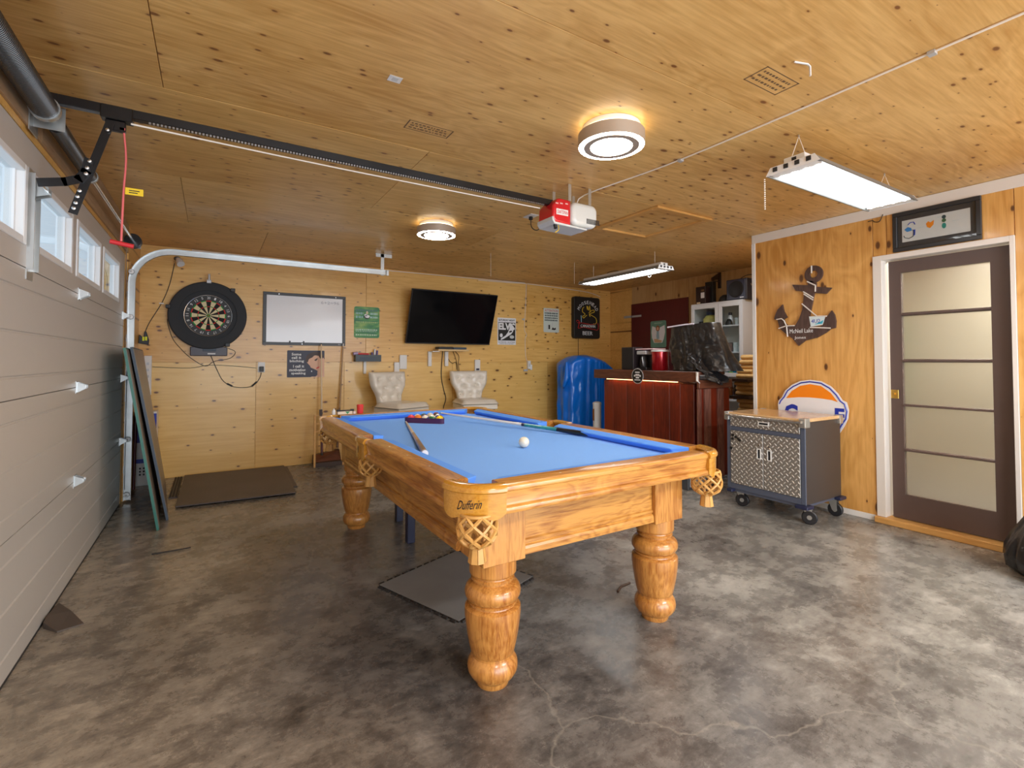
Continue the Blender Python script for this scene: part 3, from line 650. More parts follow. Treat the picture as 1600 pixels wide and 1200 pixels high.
for s_ in ('front', 'back'): cushion(s_, 0.153, TW-0.153, 0.9, 0.9)
# corner pocket irons, side castings, net pockets
def casting(path, wavy=0.014, name='pocket_casting', inner=0.034):
    """path: outward-facing plan points; plate hangs below a rounded lip"""
    n = len(path); P_ = [Vector((x, y, 0)) for x, y in path]; g = G(); vs = []; prof_n = 9
    for i, p in enumerate(P_):
        a = P_[max(0, i-1)]; b_ = P_[min(n-1, i+1)]; t = (b_-a).normalized(); o = Vector((t.y, -t.x, 0))
        s_ = i/(n-1); zb = 0.712-wavy*(0.3+0.7*math.sin(PI*s_)) + 0.006*math.cos(6*PI*s_)*(1 if 0.12 < s_ < 0.88 else 0)
        if s_ < 0.04 or s_ > 0.96: zb = 0.716
        pr_ = [(-0.010, zb), (0.006, zb), (0.0075, 0.785), (0.014, 0.790), (0.014, 0.801), (0.006, 0.812), (-0.008, 0.816), (-inner, 0.812), (-inner-0.004, 0.800), (-inner+0.004, 0.786), (-0.010, 0.784)]
        prof_n = len(pr_)
        vs += [tuple(p+o*d+Vector((0, 0, z))) for d, z in pr_]
    fs = []
    for i in range(n-1):
        for k in range(prof_n):
            k2 = (k+1) % prof_n; fs.append((i*prof_n+k, i*prof_n+k2, (i+1)*prof_n+k2, (i+1)*prof_n+k))
    fs.append(tuple(range(prof_n-1, -1, -1))); fs.append(tuple((n-1)*prof_n+k for k in range(prof_n)))
    return g.add(vs, fs).build(name, M_cast, pt, smooth=42)
def net(cx, cy, r=0.062, label=None):
    t = G(); zt, zb = 0.712, 0.600
    def rad(s_): return r*(0.93+0.16*math.sin(PI*min(1, s_*1.15)))*(1 if s_ < 0.75 else 1-0.62*((s_-0.75)/0.25)**1.6)
    for k in range(7):
        for sgn in (1, -1):
            pts = []
            for i in range(11):
                s_ = i/10; a = 2*PI*k/7+sgn*s_*PI*0.62; q = rad(s_)
                pts.append((cx+q*math.cos(a), cy+q*math.sin(a), zt-(zt-zb)*s_))
            t.tube(pts, 0.0062, 5)
    t.tube([(cx+rad(0)*math.cos(2*PI*k/20), cy+rad(0)*math.sin(2*PI*k/20), zt) for k in range(21)], 0.006, 6)
    o = t.build('net_pocket', M_leather, pt, smooth=70)
    f = G()
    for k in range(8):
        a = 2*PI*k/8; q0, q1 = 0.020, 0.032; da = 0.36
        f.hexa([(cx+q*math.cos(a+d), cy+q*math.sin(a+d), z) for q, d, z in ((q1-0.004, -da, 0.548), (q1, -da, 0.548), (q1, da, 0.548), (q1-0.004, da, 0.548), (q0-0.004, -da, 0.606), (q0+0.004, -da, 0.606), (q0+0.004, da, 0.606), (q0-0.004, da, 0.606))])
    f.build('tassel', M_leather, o)
    return o
def arc_pts(cx, cy, r, a0, a1, n): return [(cx+r*math.cos(math.radians(a0+(a1-a0)*k/n)), cy+r*math.sin(math.radians(a0+(a1-a0)*k/n))) for k in range(n+1)]
def corner_path(cx, cy, a0): return arc_pts(cx, cy, 0.152, a0, a0+90, 16)
cr = 0.152
corners = [(TX+cr, TY+cr, 180), (TX+TW-cr, TY+cr, 270), (TX+TW-cr, TY+TL-cr, 0), (TX+cr, TY+TL-cr, 90)]
casts = [casting(corner_path(*c_)) for c_ in corners]
for sx, sy in ((0, 0), (1, 0), (1, 1), (0, 1)):
    net(TX+(TW-0.078 if sx else 0.078), TY+(TL-0.064 if sy else 0.064))
for sx in (0, 1):
    x = TX+TW if sx else TX; s_ = -1 if sx else 1
    path = [(x-s_*0.000, TY+m_+0.081), (x-s_*0.004, TY+m_+0.06), (x-s_*0.008, TY+m_+0.03), (x-s_*0.009, TY+m_), (x-s_*0.008, TY+m_-0.03), (x-s_*0.004, TY+m_-0.06), (x, TY+m_-0.081)]
    if sx: path = path[::-1]
    casting(path, 0.012, inner=0.03)
    net(x+s_*0.052, TY+m_, 0.055)
# lettering on the near corner iron and the little maple-leaf mark on the side one
g = fit(text_geo('Dufferin', 0.1, 0.0004), 0.085, 0.030)
def wrap(p):
    p.x += 0.35*p.y; a = math.radians(225)+p.x/0.160 - 0.02; r_ = 0.152+0.0078+p.z; return Vector((TX+cr+r_*math.cos(a), TY+cr+r_*math.sin(a), 0.750+p.y+p.x*0.10))
g.xf(wrap).build('lettering', M_letter_k, casts[0])
g = fit(text_geo('f', 0.1, 0.0004), 0.016, 0.035)
g.xf(lambda p: Vector((TX-0.0175-p.z, TY+m_-p.x, 0.752+p.y))).build('lettering', M_letter_k, kids(pt)[-2])
# side pocket leathers (dark liners inside the mouths)
for cx, cy in [(0.085, 0.085), (TW-0.085, 0.085), (TW-0.085, TL-0.085), (0.085, TL-0.085), (0.058, m_), (TW-0.058, m_)]:
    G().lathe([(0.050, 0.715), (0.054, 0.765), (0.051, 0.765), (0.047, 0.715)], L2(cx, cy, 0), 20, cap=False).build('pocket_liner', M_leather, pt, smooth=60)
# ball return hook and badge screws on the near end, centre supports
G().tube([(TX+0.955+0.032*math.cos(math.radians(a)), TY+0.16, 0.718+0.030*math.sin(math.radians(a))) for a in range(180, 361, 15)], 0.0035, 6).build('cue_hook', M_silver, pt, smooth=60)
G().lathe([(0, 0.0), (0.009, 0.0), (0.009, 0.004), (0, 0.005)], (0, 0, 0), 12, 'Y').xf(lambda p: Vector((TX+0.215+p.x, TY+0.1455-p.y, 0.690+p.z))).build('screw_cap', M_steel, pt)
for x, y in ((1.90, 3.66), (1.82, 3.20)):
    G().box(x-0.026, x+0.026, y-0.026, y+0.026, 0, 0.70).build('support_leg', M_navy, pt, bevel=0.003, label='navy blue square steel support leg in the middle')
    break
G().box(1.792, 1.845, 3.165, 3.218, 0, 0.70).build('support_leg', M_navy, pt, bevel=0.003, label='navy blue square steel support leg nearer the camera')
pt.rotation_euler = (0, 0, 0.0045)

# balls, rack and cues lying on the cloth
bz = BZ+0.0005
tag(G().sphere((2.068, 2.176, bz+0.0286), 0.0286, 28, 18).build('cue_ball', M_ivory, smooth=180), 'ivory white cue ball alone on the open cloth', 'ball')
bc = Vector((2.003, 3.418)); du = Vector((0.688, -0.726)).normalized(); dn = Vector((-du.y, du.x))
ball_cols = {1: (0.95, 0.62, 0.01), 2: (0.02, 0.06, 0.40), 3: (0.80, 0.06, 0.10), 4: (0.12, 0.03, 0.25), 5: (0.90, 0.24, 0.03), 6: (0.02, 0.22, 0.08), 7: (0.25, 0.02, 0.03), 8: (0.01, 0.01, 0.01)}
rows_ = [[3, 5, 10, 14, 1], [11, 4, 13, 2], [6, 9, 15], [12, 8], [7]]
names = {1: 'solid yellow', 2: 'solid blue', 3: 'solid pinkish red', 4: 'solid purple', 5: 'solid orange', 6: 'solid green', 7: 'solid maroon', 8: 'black'}
stripe_n = {9: 'yellow', 10: 'blue', 11: 'red', 12: 'purple', 13: 'orange', 14: 'green', 15: 'maroon'}
bm_cache = {}
for r_, row in enumerate(rows_):
    for k, num in enumerate(row):
        base = num if num <= 8 else num-8
        if base not in bm_cache: bm_cache[base] = mat('ball_colour_%d' % base, ball_cols[base], 0.12, coat=0.6)
        p = bc+du*((k-(len(row)-1)/2)*0.0575)+dn*(r_*0.0498)
        rd = 0.0286
        if num <= 8:
            o = G().sphere((p.x, p.y, bz+rd), rd, 18, 12).build('pool_ball', bm_cache[base], smooth=180)
            tag(o, names[num]+' pool ball in the triangle rack, row %s from the camera' % ['nearest', 'second', 'third', 'fourth', 'farthest'][r_], 'ball', 'pool balls in the rack')
        else:
            o = G().sphere((p.x, p.y, bz+rd), rd, 18, 12).build('pool_ball', M_ivory, smooth=180)
            band = G().lathe([(rd*math.cos(a)+0.0003, rd*math.sin(a)) for a in [(-0.45+0.9*i/6) for i in range(7)]], (0, 0, 0), 18, 'X', cap=False)
            ang = random.uniform(0, PI); tl = random.uniform(-0.5, 0.5)
            Mx = Matrix.Rotation(ang, 3, 'Z') @ Matrix.Rotation(tl+PI/2, 3, 'Y') @ Matrix.Rotation(tl, 3, 'X')
            band.xf(lambda q: Mx @ q+Vector((p.x, p.y, bz+rd))).build('stripe', bm_cache[base], o, smooth=180)
            tag(o, 'white pool ball with %s stripe in the triangle rack, row %s from the camera' % (stripe_n[num], ['nearest', 'second', 'third', 'fourth', 'farthest'][r_]), 'ball', 'pool balls in the rack')
# triangle rack frame
h_ = 0.0575
A_ = bc-du*(0.115+0.058)-dn*0.034; B_ = bc+du*(0.115+0.058)-dn*0.034; C_ = bc+dn*(4*0.0498+0.075)
def tri_off(k):
    cen = (A_+B_+C_)/3; return [cen+(q-cen)*k for q in (A_, B_, C_)]
def rounded(tri, f_):
    out = []
    for i in range(3):
        p = tri[i]; a = tri[i-1]; c_ = tri[(i+1) % 3]
        s0 = p+(a-p).normalized()*f_; s1 = p+(c_-p).normalized()*f_
        for t in (0, .25, .5, .75, 1): out.append((1-t)**2*s0+2*t*(1-t)*p+t*t*s1)
    return out
O_ = rounded(tri_off(1.0), 0.05); I_ = rounded(tri_off(0.955), 0.045); n = len(O_); g = G(); vs = []
for z in (bz, bz+0.038): vs += [(p.x, p.y, z) for p in O_]+[(p.x, p.y, z) for p in I_]
fs = []
for i in range(n):
    j = (i+1) % n; fs += [(i, j, 2*n+j, 2*n+i), (n+j, n+i, 3*n+i, 3*n+j), (2*n+i, 2*n+j, 3*n+j, 3*n+i), (j, i, n+i, n+j)]
tag(g.add(vs, fs).build('ball_rack', mat('dark_purple_rack', (0.07, 0.012, 0.07), 0.3, coat=0.4), smooth=50), 'dark purple plastic triangle rack around the balls', 'rack')
def cue(a, b_, label, segs, r0=0.0063, r1=0.0150):
    a = Vector(a); b_ = Vector(b_); d = b_-a; root = empty('pool_cue', a, label, 'cue')
    for nm, t0, t1, mm in segs:
        p0 = a+d*t0; p1 = a+d*t1; G().tube([p0, p1], [r0+(r1-r0)*t0, r0+(r1-r0)*t1], 14).build(nm, mm, root, smooth=50)
    return root
cue((2.200, 3.600, bz+0.045), (2.640, 2.118, bz+0.016), 'long cue with white shaft and teal marbled butt pointing at the ball rack',
    [('tip', 0, 0.008, M_teal), ('shaft', 0.008, 0.555, M_cue_w), ('joint', 0.555, 0.572, M_navy), ('forearm', 0.572, 0.745, M_teal), ('wrap', 0.745, 0.925, M_black), ('butt', 0.925, 0.985, M_teal), ('bumper', 0.985, 1.0, M_rubber)])
cue((1.880, 3.490, bz+0.008), (1.528, 2.215, bz+0.016), 'cue with maple shaft and walnut butt lying against the left cushion',
    [('tip', 0, 0.01, M_letter_k), ('shaft', 0.01, 0.49, M_maple), ('joint', 0.49, 0.505, M_cue_w), ('forearm', 0.505, 0.72, mat('tan_points', (0.42, 0.22, 0.09), 0.3, coat=0.4)), ('butt', 0.72, 0.98, M_brownbutt), ('bumper', 0.98, 1.0, M_cue_w)], 0.0065, 0.016)

# small things on the far rail
RZ = 0.8125
def farrail(x, y=None): return (x, 3.90)
g = G().lathe([(0.0, 0), (0.013, 0), (0.014, 0.004), (0.014, 0.026), (0.011, 0.032), (0.006, 0.036), (0.006, 0.044), (0, 0.046)], (1.452, 3.905, 0.811+0.002), 14)
tag(g.build('glue_bottle', M_white, smooth=50), 'tiny white squeeze bottle at the left end of the far rail', 'bottle')
bx = empty('chalk_box', (1.53, 3.89, 0.8125), 'cream box with green triangle print on the far rail', 'box')
G().box(1.475, 1.585, 3.872, 3.91, 0.813, 0.836).build('carton', mat('cream_carton', (0.82, 0.68, 0.52), 0.5), bx, bevel=0.002)
G().prism([(1.53, 0.834), (1.565, 0.834), (1.548, 0.815)], 3.8715, 3.8718, 'XZ').build('triangle_print', mat('green_print', (0.01, 0.28, 0.08), 0.5), bx)
g = G().box(1.47, 1.60, 3.878, 3.905, 0.8365, 0.842).box(1.47, 1.495, 3.878, 3.905, 0.842, 0.850).box(1.575, 1.60, 3.878, 3.905, 0.842, 0.850).box(1.495, 1.575, 3.886, 3.898, 0.842, 0.846)
tag(g.build('rail_brush', M_blackp, bevel=0.002), 'black billiard brush laid on top of the cream box', 'brush')
tag(G().box(1.592, 1.612, 3.880, 3.902, 0.813, 0.833).build('chalk_cube', mat('pink_white_chalk', (0.85, 0.72, 0.66), 0.7), bevel=0.002), 'small pale chalk cube beside the red cup', 'chalk')
g = G().lathe([(0, 0), (0.022, 0), (0.024, 0.003), (0.0255, 0.05), (0.0265, 0.068), (0.024, 0.069), (0.023, 0.06), (0.02, 0.006), (0, 0.005)], (1.648, 3.893, 0.813), 20)
tag(g.build('cup', mat('red_cup_plastic', (0.80, 0.05, 0.035), 0.3, coat=0.3), smooth=50), 'red plastic cup standing on the far rail of the pool table', 'cup')

# ================================================================== GARAGE DOOR HARDWARE
tk = empty('door_track', (0.045, 5.335, 0), 'galvanised garage door track curving from the floor up along the ceiling', 'track')
RT = 0.30; ZT = 2.205
cpts = [(0.045, 0.02), (0.045, ZT-RT)]+[(0.045+RT-RT*math.cos(math.radians(a)), ZT-RT+RT*math.sin(math.radians(a))) for a in range(8, 91, 8)]+[(0.345, ZT), (2.29, ZT)]
def track_strip(off0, off1, y0, y1, name, m_=M_zinc):
    vs = []; n = len(cpts)
    for i, p in enumerate(cpts):
        a = cpts[max(0, i-1)]; b_ = cpts[min(n-1, i+1)]; t = Vector((b_[0]-a[0], 0, b_[1]-a[1])).normalized(); nn = Vector((t.z, 0, -t.x))
        for o, y in ((off0, y0), (off1, y0), (off1, y1), (off0, y1)): vs.append((p[0]+nn.x*o, y, p[1]+nn.z*o))
    fs = []
    for i in range(n-1):
        for k in range(4):
            k2 = (k+1) % 4; fs.append((4*i+k, 4*i+k2, 4*i+4+k2, 4*i+4+k))
    fs += [(3, 2, 1, 0), (4*n-4, 4*n-3, 4*n-2, 4*n-1)]
    return G().add(vs, fs).build(name, m_, tk, smooth=30)
track_strip(-0.026, 0.026, 5.354, 5.3565, 'channel_web')
track_strip(0.023, 0.026, 5.322, 5.354, 'channel_lip'); track_strip(-0.026, -0.023, 5.322, 5.354, 'channel_lip')
for z in (0.28, 0.9, 1.42, 1.80):
    G().box(0.012, 0.07, 5.357, 5.36, z-0.03, z+0.03).box(0.0112, 0.0145, 5.357, 5.41, z-0.03, z+0.03).build('jamb_bracket', M_zinc, tk)
G().box(2.235, 2.272, 5.3575, 5.3605, ZT-0.03, H-0.003).box(2.18, 2.36, 5.3575, 5.3605, H-0.04, H-0.001).box(2.18, 2.36, 5.3605, 5.395, H-0.004, H-0.001).build('hanger_strap', M_zinc, tk)
G().box(2.292, 2.315, 5.325, 5.355, ZT-0.03, ZT+0.03).build('end_stop', M_zinc, tk)
# wooden track backing
tag(G().box(0.0112, 0.028, 5.415, 5.44, 0.0, 2.1).build('track_backing', M_trimwood), 'narrow wooden strip upright behind the garage door track', 'board')

sp = empty('torsion_spring', (0.065, 2.86, 2.25), 'black torsion springs with shaft and cable drum above the garage door', 'spring')
SX, SZ = 0.068, 2.235
def coil(y0, y1, r, n):
    g = G(); k = int((y1-y0)/0.0085); prof = []
    for i in range(k): y = y0+(y1-y0)*i/k; prof += [(r-0.004, y), (r, y+0.25*(y1-y0)/k), (r, y+0.7*(y1-y0)/k)]
    prof.append((r-0.004, y1)); return g.lathe(prof, (SX, 0, SZ), 18, 'Y')
coil(0.95, 2.62, 0.045, 0).build('spring', M_black, sp, smooth=25)
coil(2.78, 3.45, 0.033, 0).build('spring', M_black, sp, smooth=25)
G().lathe([(0.0127, 2.60), (0.050, 2.60), (0.050, 2.625), (0.036, 2.635), (0.030, 2.66), (0.0127, 2.665)], (SX, 0, SZ), 20, 'Y').build('winding_cone', M_zinc, sp, smooth=40)
G().lathe([(0.0127, 3.45), (0.036, 3.45), (0.036, 3.47), (0.024, 3.50), (0.0127, 3.50)], (SX, 0, SZ), 16, 'Y').build('winding_cone', M_zinc, sp, smooth=40)
G().lathe([(0.0, 0.5), (0.0127, 0.5), (0.0127, 5.30), (0, 5.30)], (SX, 0, SZ), 10, 'Y').build('shaft', M_steel, sp, smooth=50)
G().lathe([(0.0127, 5.13), (0.058, 5.13), (0.058, 5.138), (0.048, 5.142), (0.048, 5.185), (0.060, 5.19), (0.060, 5.20), (0.02, 5.20), (0.02, 5.225), (0.0127, 5.225)], (SX, 0, SZ), 24, 'Y').build('cable_drum', M_black, sp, smooth=40)
G().box(0.012, SX+0.045, 2.70, 2.704, SZ-0.05, SZ+0.05).box(0.012, 0.016, 2.65, 2.76, SZ-0.08, SZ+0.08).build('centre_bracket', M_zinc, sp)
G().box(0.012, SX+0.045, 5.245, 5.249, SZ-0.045, SZ+0.05).box(0.0115, 0.015, 5.25, 5.33, SZ-0.07, SZ+0.05).build('end_bracket', M_zinc, sp)
G().tube([(SX-0.045, 5.16, SZ), (0.03, 5.30, 1.2), (0.03, 5.305, 0.12)], 0.0022, 5).build('lift_cable', M_steel, sp)

op = empty('garage_door_opener', (2.72, 2.65, H), 'red and grey garage door opener with long black rail hanging below the ceiling', 'opener')
RY, RZ2 = 2.65, 2.285
g = G().box(0.05, 2.60, RY-0.018, RY+0.018, RZ2-0.010, RZ2+0.030)
g.build('rail', M_black, op, bevel=0.003)
ch = G()
for i in range(150):
    x = 0.40+i*0.0142; ch.box(x, x+0.008, RY-0.019, RY-0.008, RZ2-0.020, RZ2-0.011)
ch.build('drive_chain', mat('chain_steel', (0.32, 0.32, 0.33), 0.35, 0.9), op, kind='stuff')
G().box(0.012, 0.049, RY-0.02, RY+0.02, RZ2-0.008, RZ2+0.035).build('header_bracket', M_zinc, op, bevel=0.002)
tr = G().box(0.235, 0.345, RY-0.026, RY+0.026, RZ2-0.03, RZ2+0.028).box(0.25, 0.32, RY-0.012, RY+0.012, RZ2-0.075, RZ2-0.03).build('trolley', M_black, op, bevel=0.004)
g = G().tube([(0.262, RY-0.03, RZ2-0.05), (0.195, RY-0.03, 1.965)], 0.012, 4); 
g = G()
def flatbar(g, pts, wdt, th, yc):
    for a, b_ in zip(pts[:-1], pts[1:]):
        a = Vector((a[0], 0, a[1])); b_ = Vector((b_[0], 0, b_[1])); t = (b_-a).normalized(); n_ = Vector((-t.z, 0, t.x))*wdt/2; a = a-t*wdt*0.2; b_ = b_+t*wdt*0.2
        q = [a-n_, b_-n_, b_+n_, a+n_]; g.hexa([(p.x, yc-th/2, p.z) for p in q]+[(p.x, yc+th/2, p.z) for p in q])
    return g
flatbar(G(), [(0.268, RZ2-0.05), (0.158, 1.835)], 0.030, 0.004, RY-0.018).build('straight_arm', M_black, op)
flatbar(G(), [(0.205, 2.06), (0.196, 2.01), (0.175, 1.975), (0.13, 1.955), (0.055, 1.938)], 0.034, 0.004, RY-0.024).build('curved_arm', M_black, op)
for x, z in ((0.262, 2.20), (0.207, 2.055), (0.200, 2.025), (0.197, 2.00), (0.178, 1.925), (0.172, 1.90), (0.167, 1.873), (0.161, 1.85)):
    G().lathe([(0, RY-0.034), (0.007, RY-0.033), (0.0075, RY-0.027), (0, RY-0.0265)], (x, 0, z), 8, 'Y').build('bolt', M_steel, op)
G().tube([(0.055, RY-0.02, 1.938), (0.052, 2.74, 1.936)], 0.005, 8).build('clevis_pin', M_steel, op, smooth=50)
# motor head
XA, XB_, XC = 2.545, 2.70, 2.935
y0, y1, za, zb = RY-0.085, RY+0.085, 2.135, 2.312
red = G().prism([(XA, za+0.035), (XA+0.02, za+0.01), (XB_, za), (XB_, zb), (XA+0.05, zb), (XA+0.005, zb-0.055)], y0, y1, 'XZ')
hd = red.build('motor_cover', M_red, op, bevel=0.028, seg=4, smooth=40)
G().prism([(XA-0.004, za+0.045), (XA-0.004, za+0.02), (XA+0.015, za-0.004), (XC-0.1, za-0.012), (XC-0.1, za+0.0), (XA+0.02, za+0.012), (XA+0.004, za+0.045)], y0-0.004, y1+0.004, 'XZ').build('base_bezel', M_grey, op, bevel=0.004, seg=2)
lens = G().prism(rrect(XB_+0.004, XC, za+0.012, zb-0.002, 0.05, 5), y0-0.006, y1+0.006, 'XZ')
ln = lens.build('light_lens', M_lens, op, bevel=0.03, seg=4, smooth=45)
vt = G()
for i in range(9):
    vt.box(XB_+0.13+i*0.013, XB_+0.138+i*0.013, y0-0.0075, y0-0.0055, za+0.035, za+0.07)
vt.build('lens_slot', M_blackp, ln)
for i, (dx, dz) in enumerate(((0.03, 0.17), (0.075, 0.175), (0.13, 0.18))):
    G().box(XA+dx*0.8, XA+dx*0.8+0.022, y0-0.002, y0+0.001, za+dz*0.8-0.004, za+dz*0.8+0.004).build('vent_slot', mat('pale_slot', (0.85, 0.5, 0.45), 0.5), hd)
pl = G().box(XA+0.030, XA+0.128, y0-0.0015, y0+0.001, za+0.062, za+0.102).build('name_label', M_white, op)
on_back(fit(text_geo('CRAFTSMAN', 0.1, 0.0003), 0.088, 0.024), XA+0.079, za+0.082, y0-0.0022).build('lettering', M_letter_r, pl)
G().tube([(XA+0.03, y0+0.02, za+0.015), (XA+0.03, y0+0.01, za-0.03)], 0.012, 8).build('limit_knob', M_blackp, op)
wire('antenna_wire', [(XA+0.06, y0+0.02, za), (XA+0.045, y0-0.005, za-0.04), (XA+0.0, y0-0.03, za-0.07)], 0.003, M_yellow, op)
for x in (XA+0.14, XB_+0.16):
    G().box(x-0.012, x+0.012, RY-0.09, RY-0.087, zb-0.01, H-0.001).box(x-0.012, x+0.012, RY+0.087, RY+0.09, zb-0.01, H-0.001).build('hanger_strap', M_zinc, op)
outl = empty('ceiling_outlet', (2.865, 3.30, H), 'white outlet plate on the ceiling beside the red opener', 'outlet')
G().box(2.825, 2.905, 3.24, 3.36, H-0.007, H-0.0005).build('plate', M_white, outl, bevel=0.002)
G().box(2.852, 2.878, 3.287, 3.313, H-0.035, H-0.007).build('plug', M_blackp, outl, bevel=0.003)
wire('power_cord', [(2.865, 3.30, H-0.034), (2.86, 3.28, H-0.10), (2.80, 3.12, H-0.17), (2.70, 2.90, H-0.20), (2.62, 2.75, H-0.22)], 0.004, M_cable, op)
rp = empty('release_cord', (0.315, 2.65, 1.72), 'red emergency release cord hanging from the opener trolley', 'cord')
wire('cord', [(0.312, 2.65, 2.222), (0.322, 2.65, 2.1), (0.316, 2.65, 1.95), (0.312, 2.65, 1.74)], 0.004, M_rope_r, rp)
G().tube([(0.275, 2.65, 1.735), (0.355, 2.65, 1.722)], 0.010, 8).build('handle', mat('red_handle', (0.65, 0.03, 0.04), 0.4), rp, smooth=50)
tgg = G().box(0.322, 0.385, 2.646, 2.649, 1.945, 1.975).build('warning_tag', M_yellow, rp, label='yellow warning tag')
G().box(0.335, 0.372, 2.6452, 2.6459, 1.962, 1.966).box(0.335, 0.365, 2.6452, 2.6459, 1.953, 1.957).build('print', M_letter_k, tgg)
G().box(0.300, 0.318, 2.638, 2.662, 2.218, 2.228).build('cord_clip', M_rope_r, rp)
wr_ = wire('trolley_cord', [(0.34, RY-0.03, RZ2-0.04), (1.2, RY-0.03, RZ2-0.052), (2.48, RY-0.03, RZ2-0.05)], 0.004, M_rope_w)
tag(wr_, 'pale cord running just under the black opener rail', 'cord')

# ceiling hatch
ha = empty('attic_hatch', (3.87, 2.93, H), 'square attic hatch framed with pine trim in the plywood ceiling', 'hatch')
x0, x1, y0, y1 = 3.535, 4.19, 2.555, 3.30
for a in ((x0, x1, y0, y0+0.055), (x0, x1, y1-0.055, y1)): G().box(*a, H-0.02, H-0.0005).build('trim_board', M_trimwood, ha, bevel=0.003)
for a in ((x0, x0+0.055, y0+0.056, y1-0.056), (x1-0.055, x1, y0+0.056, y1-0.056)): G().box(*a, H-0.02, H-0.0005).build('trim_board', M_trimwood_y, ha, bevel=0.003)
G().box(x0+0.055, x1-0.055, y0+0.055, y1-0.055, H-0.004, H-0.0005).build('hatch_panel', M_ply_ceil, ha)

# round ceiling lamps
def round_lamp(x, y, label):
    t = empty('ceiling_lamp', (x, y, H), label, 'lamp', 'round ceiling lamps')
    G().lathe([(0.0, H-0.001), (0.146, H-0.001), (0.146, H-0.030), (0, H-0.030)], (x, y, 0), 40).build('canopy', M_white, t, smooth=40)
    G().lathe([(0.146, H-0.0305), (0.158, H-0.0305), (0.158, H-0.036), (0.146, H-0.036)], (x, y, 0), 40, cap=False).build('back_glow_ring', M_glow, t)
    G().lathe([(0.140, H-0.037), (0.167, H-0.037), (0.167, H-0.100), (0.1645, H-0.100), (0.1645, H-0.040), (0.140, H-0.040)], (x, y, 0), 48, cap=False).build('drum', M_bronze, t, smooth=40)
    G().lathe([(0.143, H-0.096), (0.164, H-0.099), (0.164, H-0.095), (0.143, H-0.092)], (x, y, 0), 48, cap=False).build('outer_diffuser', M_emit, t, smooth=40)
    G().lathe([(0.106, H-0.075), (0.106, H-0.1035), (0.139, H-0.1035), (0.142, H-0.085)], (x, y, 0), 48, cap=False).build('inner_ring', M_bronze, t, smooth=40)
    G().lathe([(0.0, H-0.097), (0.100, H-0.096), (0.105, H-0.090), (0.105, H-0.075), (0, H-0.075)], (x, y, 0), 40).build('centre_diffuser', M_emit, t, smooth=40)
round_lamp(2.367, 1.822, 'round champagne ceiling lamp with glowing rings, the nearer and larger one')
round_lamp(2.300, 3.935, 'round champagne ceiling lamp with glowing rings, the farther one above the back of the table')

# hanging shop lights
def shop_light(cx, cy, cz, ln_, wd, rot, label, tubes=4, chain_end=-1):
    t = empty('shop_light', (cx, cy, cz), label, 'light', 'hanging shop lights')
    hl, hw = ln_/2, wd/2
    def S(x, y, z): return (cx+x, cy+y, cz+z)
    # reflector: trapezoid shell
    pf_ = [(-hw, 0.0), (-hw+0.008, 0.0), (-hw*0.80, 0.028), (hw*0.80, 0.028), (hw-0.008, 0.0), (hw, 0.0), (hw*0.82, 0.036), (-hw*0.82, 0.036)]
    G().prism([(cy+a, cz+b_) for a, b_ in pf_], cx-hl, cx+hl, 'YZ').build('reflector', M_reflector, t)
    for e_ in (-1, 1):
        x = cx+e_*hl
        G().prism([(cy-hw, cz), (cy+hw, cz), (cy+hw*0.82, cz+0.040), (cy-hw*0.82, cz+0.040)], x-e_*0.0, x+e_*0.004, 'YZ').build('end_plate', M_vinyl, t)
        sk = G().prism([(cy-hw*0.86, cz+0.002), (cy+hw*0.86, cz+0.002), (cy+hw*0.80, cz+0.034), (cy-hw*0.80, cz+0.034)], x-e_*0.06, x-e_*0.005, 'YZ').build('end_cover', M_white, t)
        for k in range(tubes):
            yy = -hw*0.62+k*(hw*1.24/(tubes-1))
            G().box(x+e_*0.0045, x+e_*0.010, cy+yy-0.011, cy+yy+0.011, cz+0.012, cz+0.034).build('lamp_socket', M_blackp, sk)
    G().box(cx-hl+0.02, cx+hl-0.02, cy-0.055, cy+0.055, cz+0.037, cz+0.075).build('ballast_housing', M_white, t, bevel=0.003)
    G().box(cx-hl+0.0185, cx-hl+0.0195, cy-0.012, cy+0.012, cz+0.047, cz+0.066).build('switch', M_blackp, t)
    for k in range(tubes):
        yy = cy-hw*0.66+k*(hw*1.32/(tubes-1))
        tb = G().lathe([(0.0125, cx-hl+0.065), (0.0125, cx+hl-0.065)], (0, yy, cz+0.010), 12, 'X').build('tube', M_tube, t, smooth=50)
    for k in range(tubes-1):
        yy = cy-hw*0.66+(k+0.5)*(hw*1.32/(tubes-1)); G().box(cx-hl+0.06, cx+hl-0.06, yy-0.0015, yy+0.0015, cz+0.004, cz+0.027).build('baffle', M_reflector, t)
    return t
s1 = shop_light(3.775, 1.362, 2.222, 1.17, 0.275, 0, 'big four tube shop light hanging nearest over the pool table side')
for x in (3.25, 4.25):
    G().tube([(x, 1.325, 2.295), (x+0.01, 1.362, H-0.01), (x, 1.40, 2.295)], 0.0022, 5).build('hanging_wire', M_rope_w, s1)
    G().tube([(x+0.01, 1.362, H-0.015), (x+0.01, 1.362, H-0.002)], 0.004, 6).build('hook', M_zinc, s1)
cg = G()
for i in range(15): cg.sphere((3.20, 1.515, 2.215-0.0115*i), 0.0042, 6, 4)
cg.build('pull_chain', M_rope_w, s1, kind='stuff')
s2 = shop_light(0, 0, 0, 1.30, 0.25, 0, 'four tube shop light hanging over the bar by the red board')
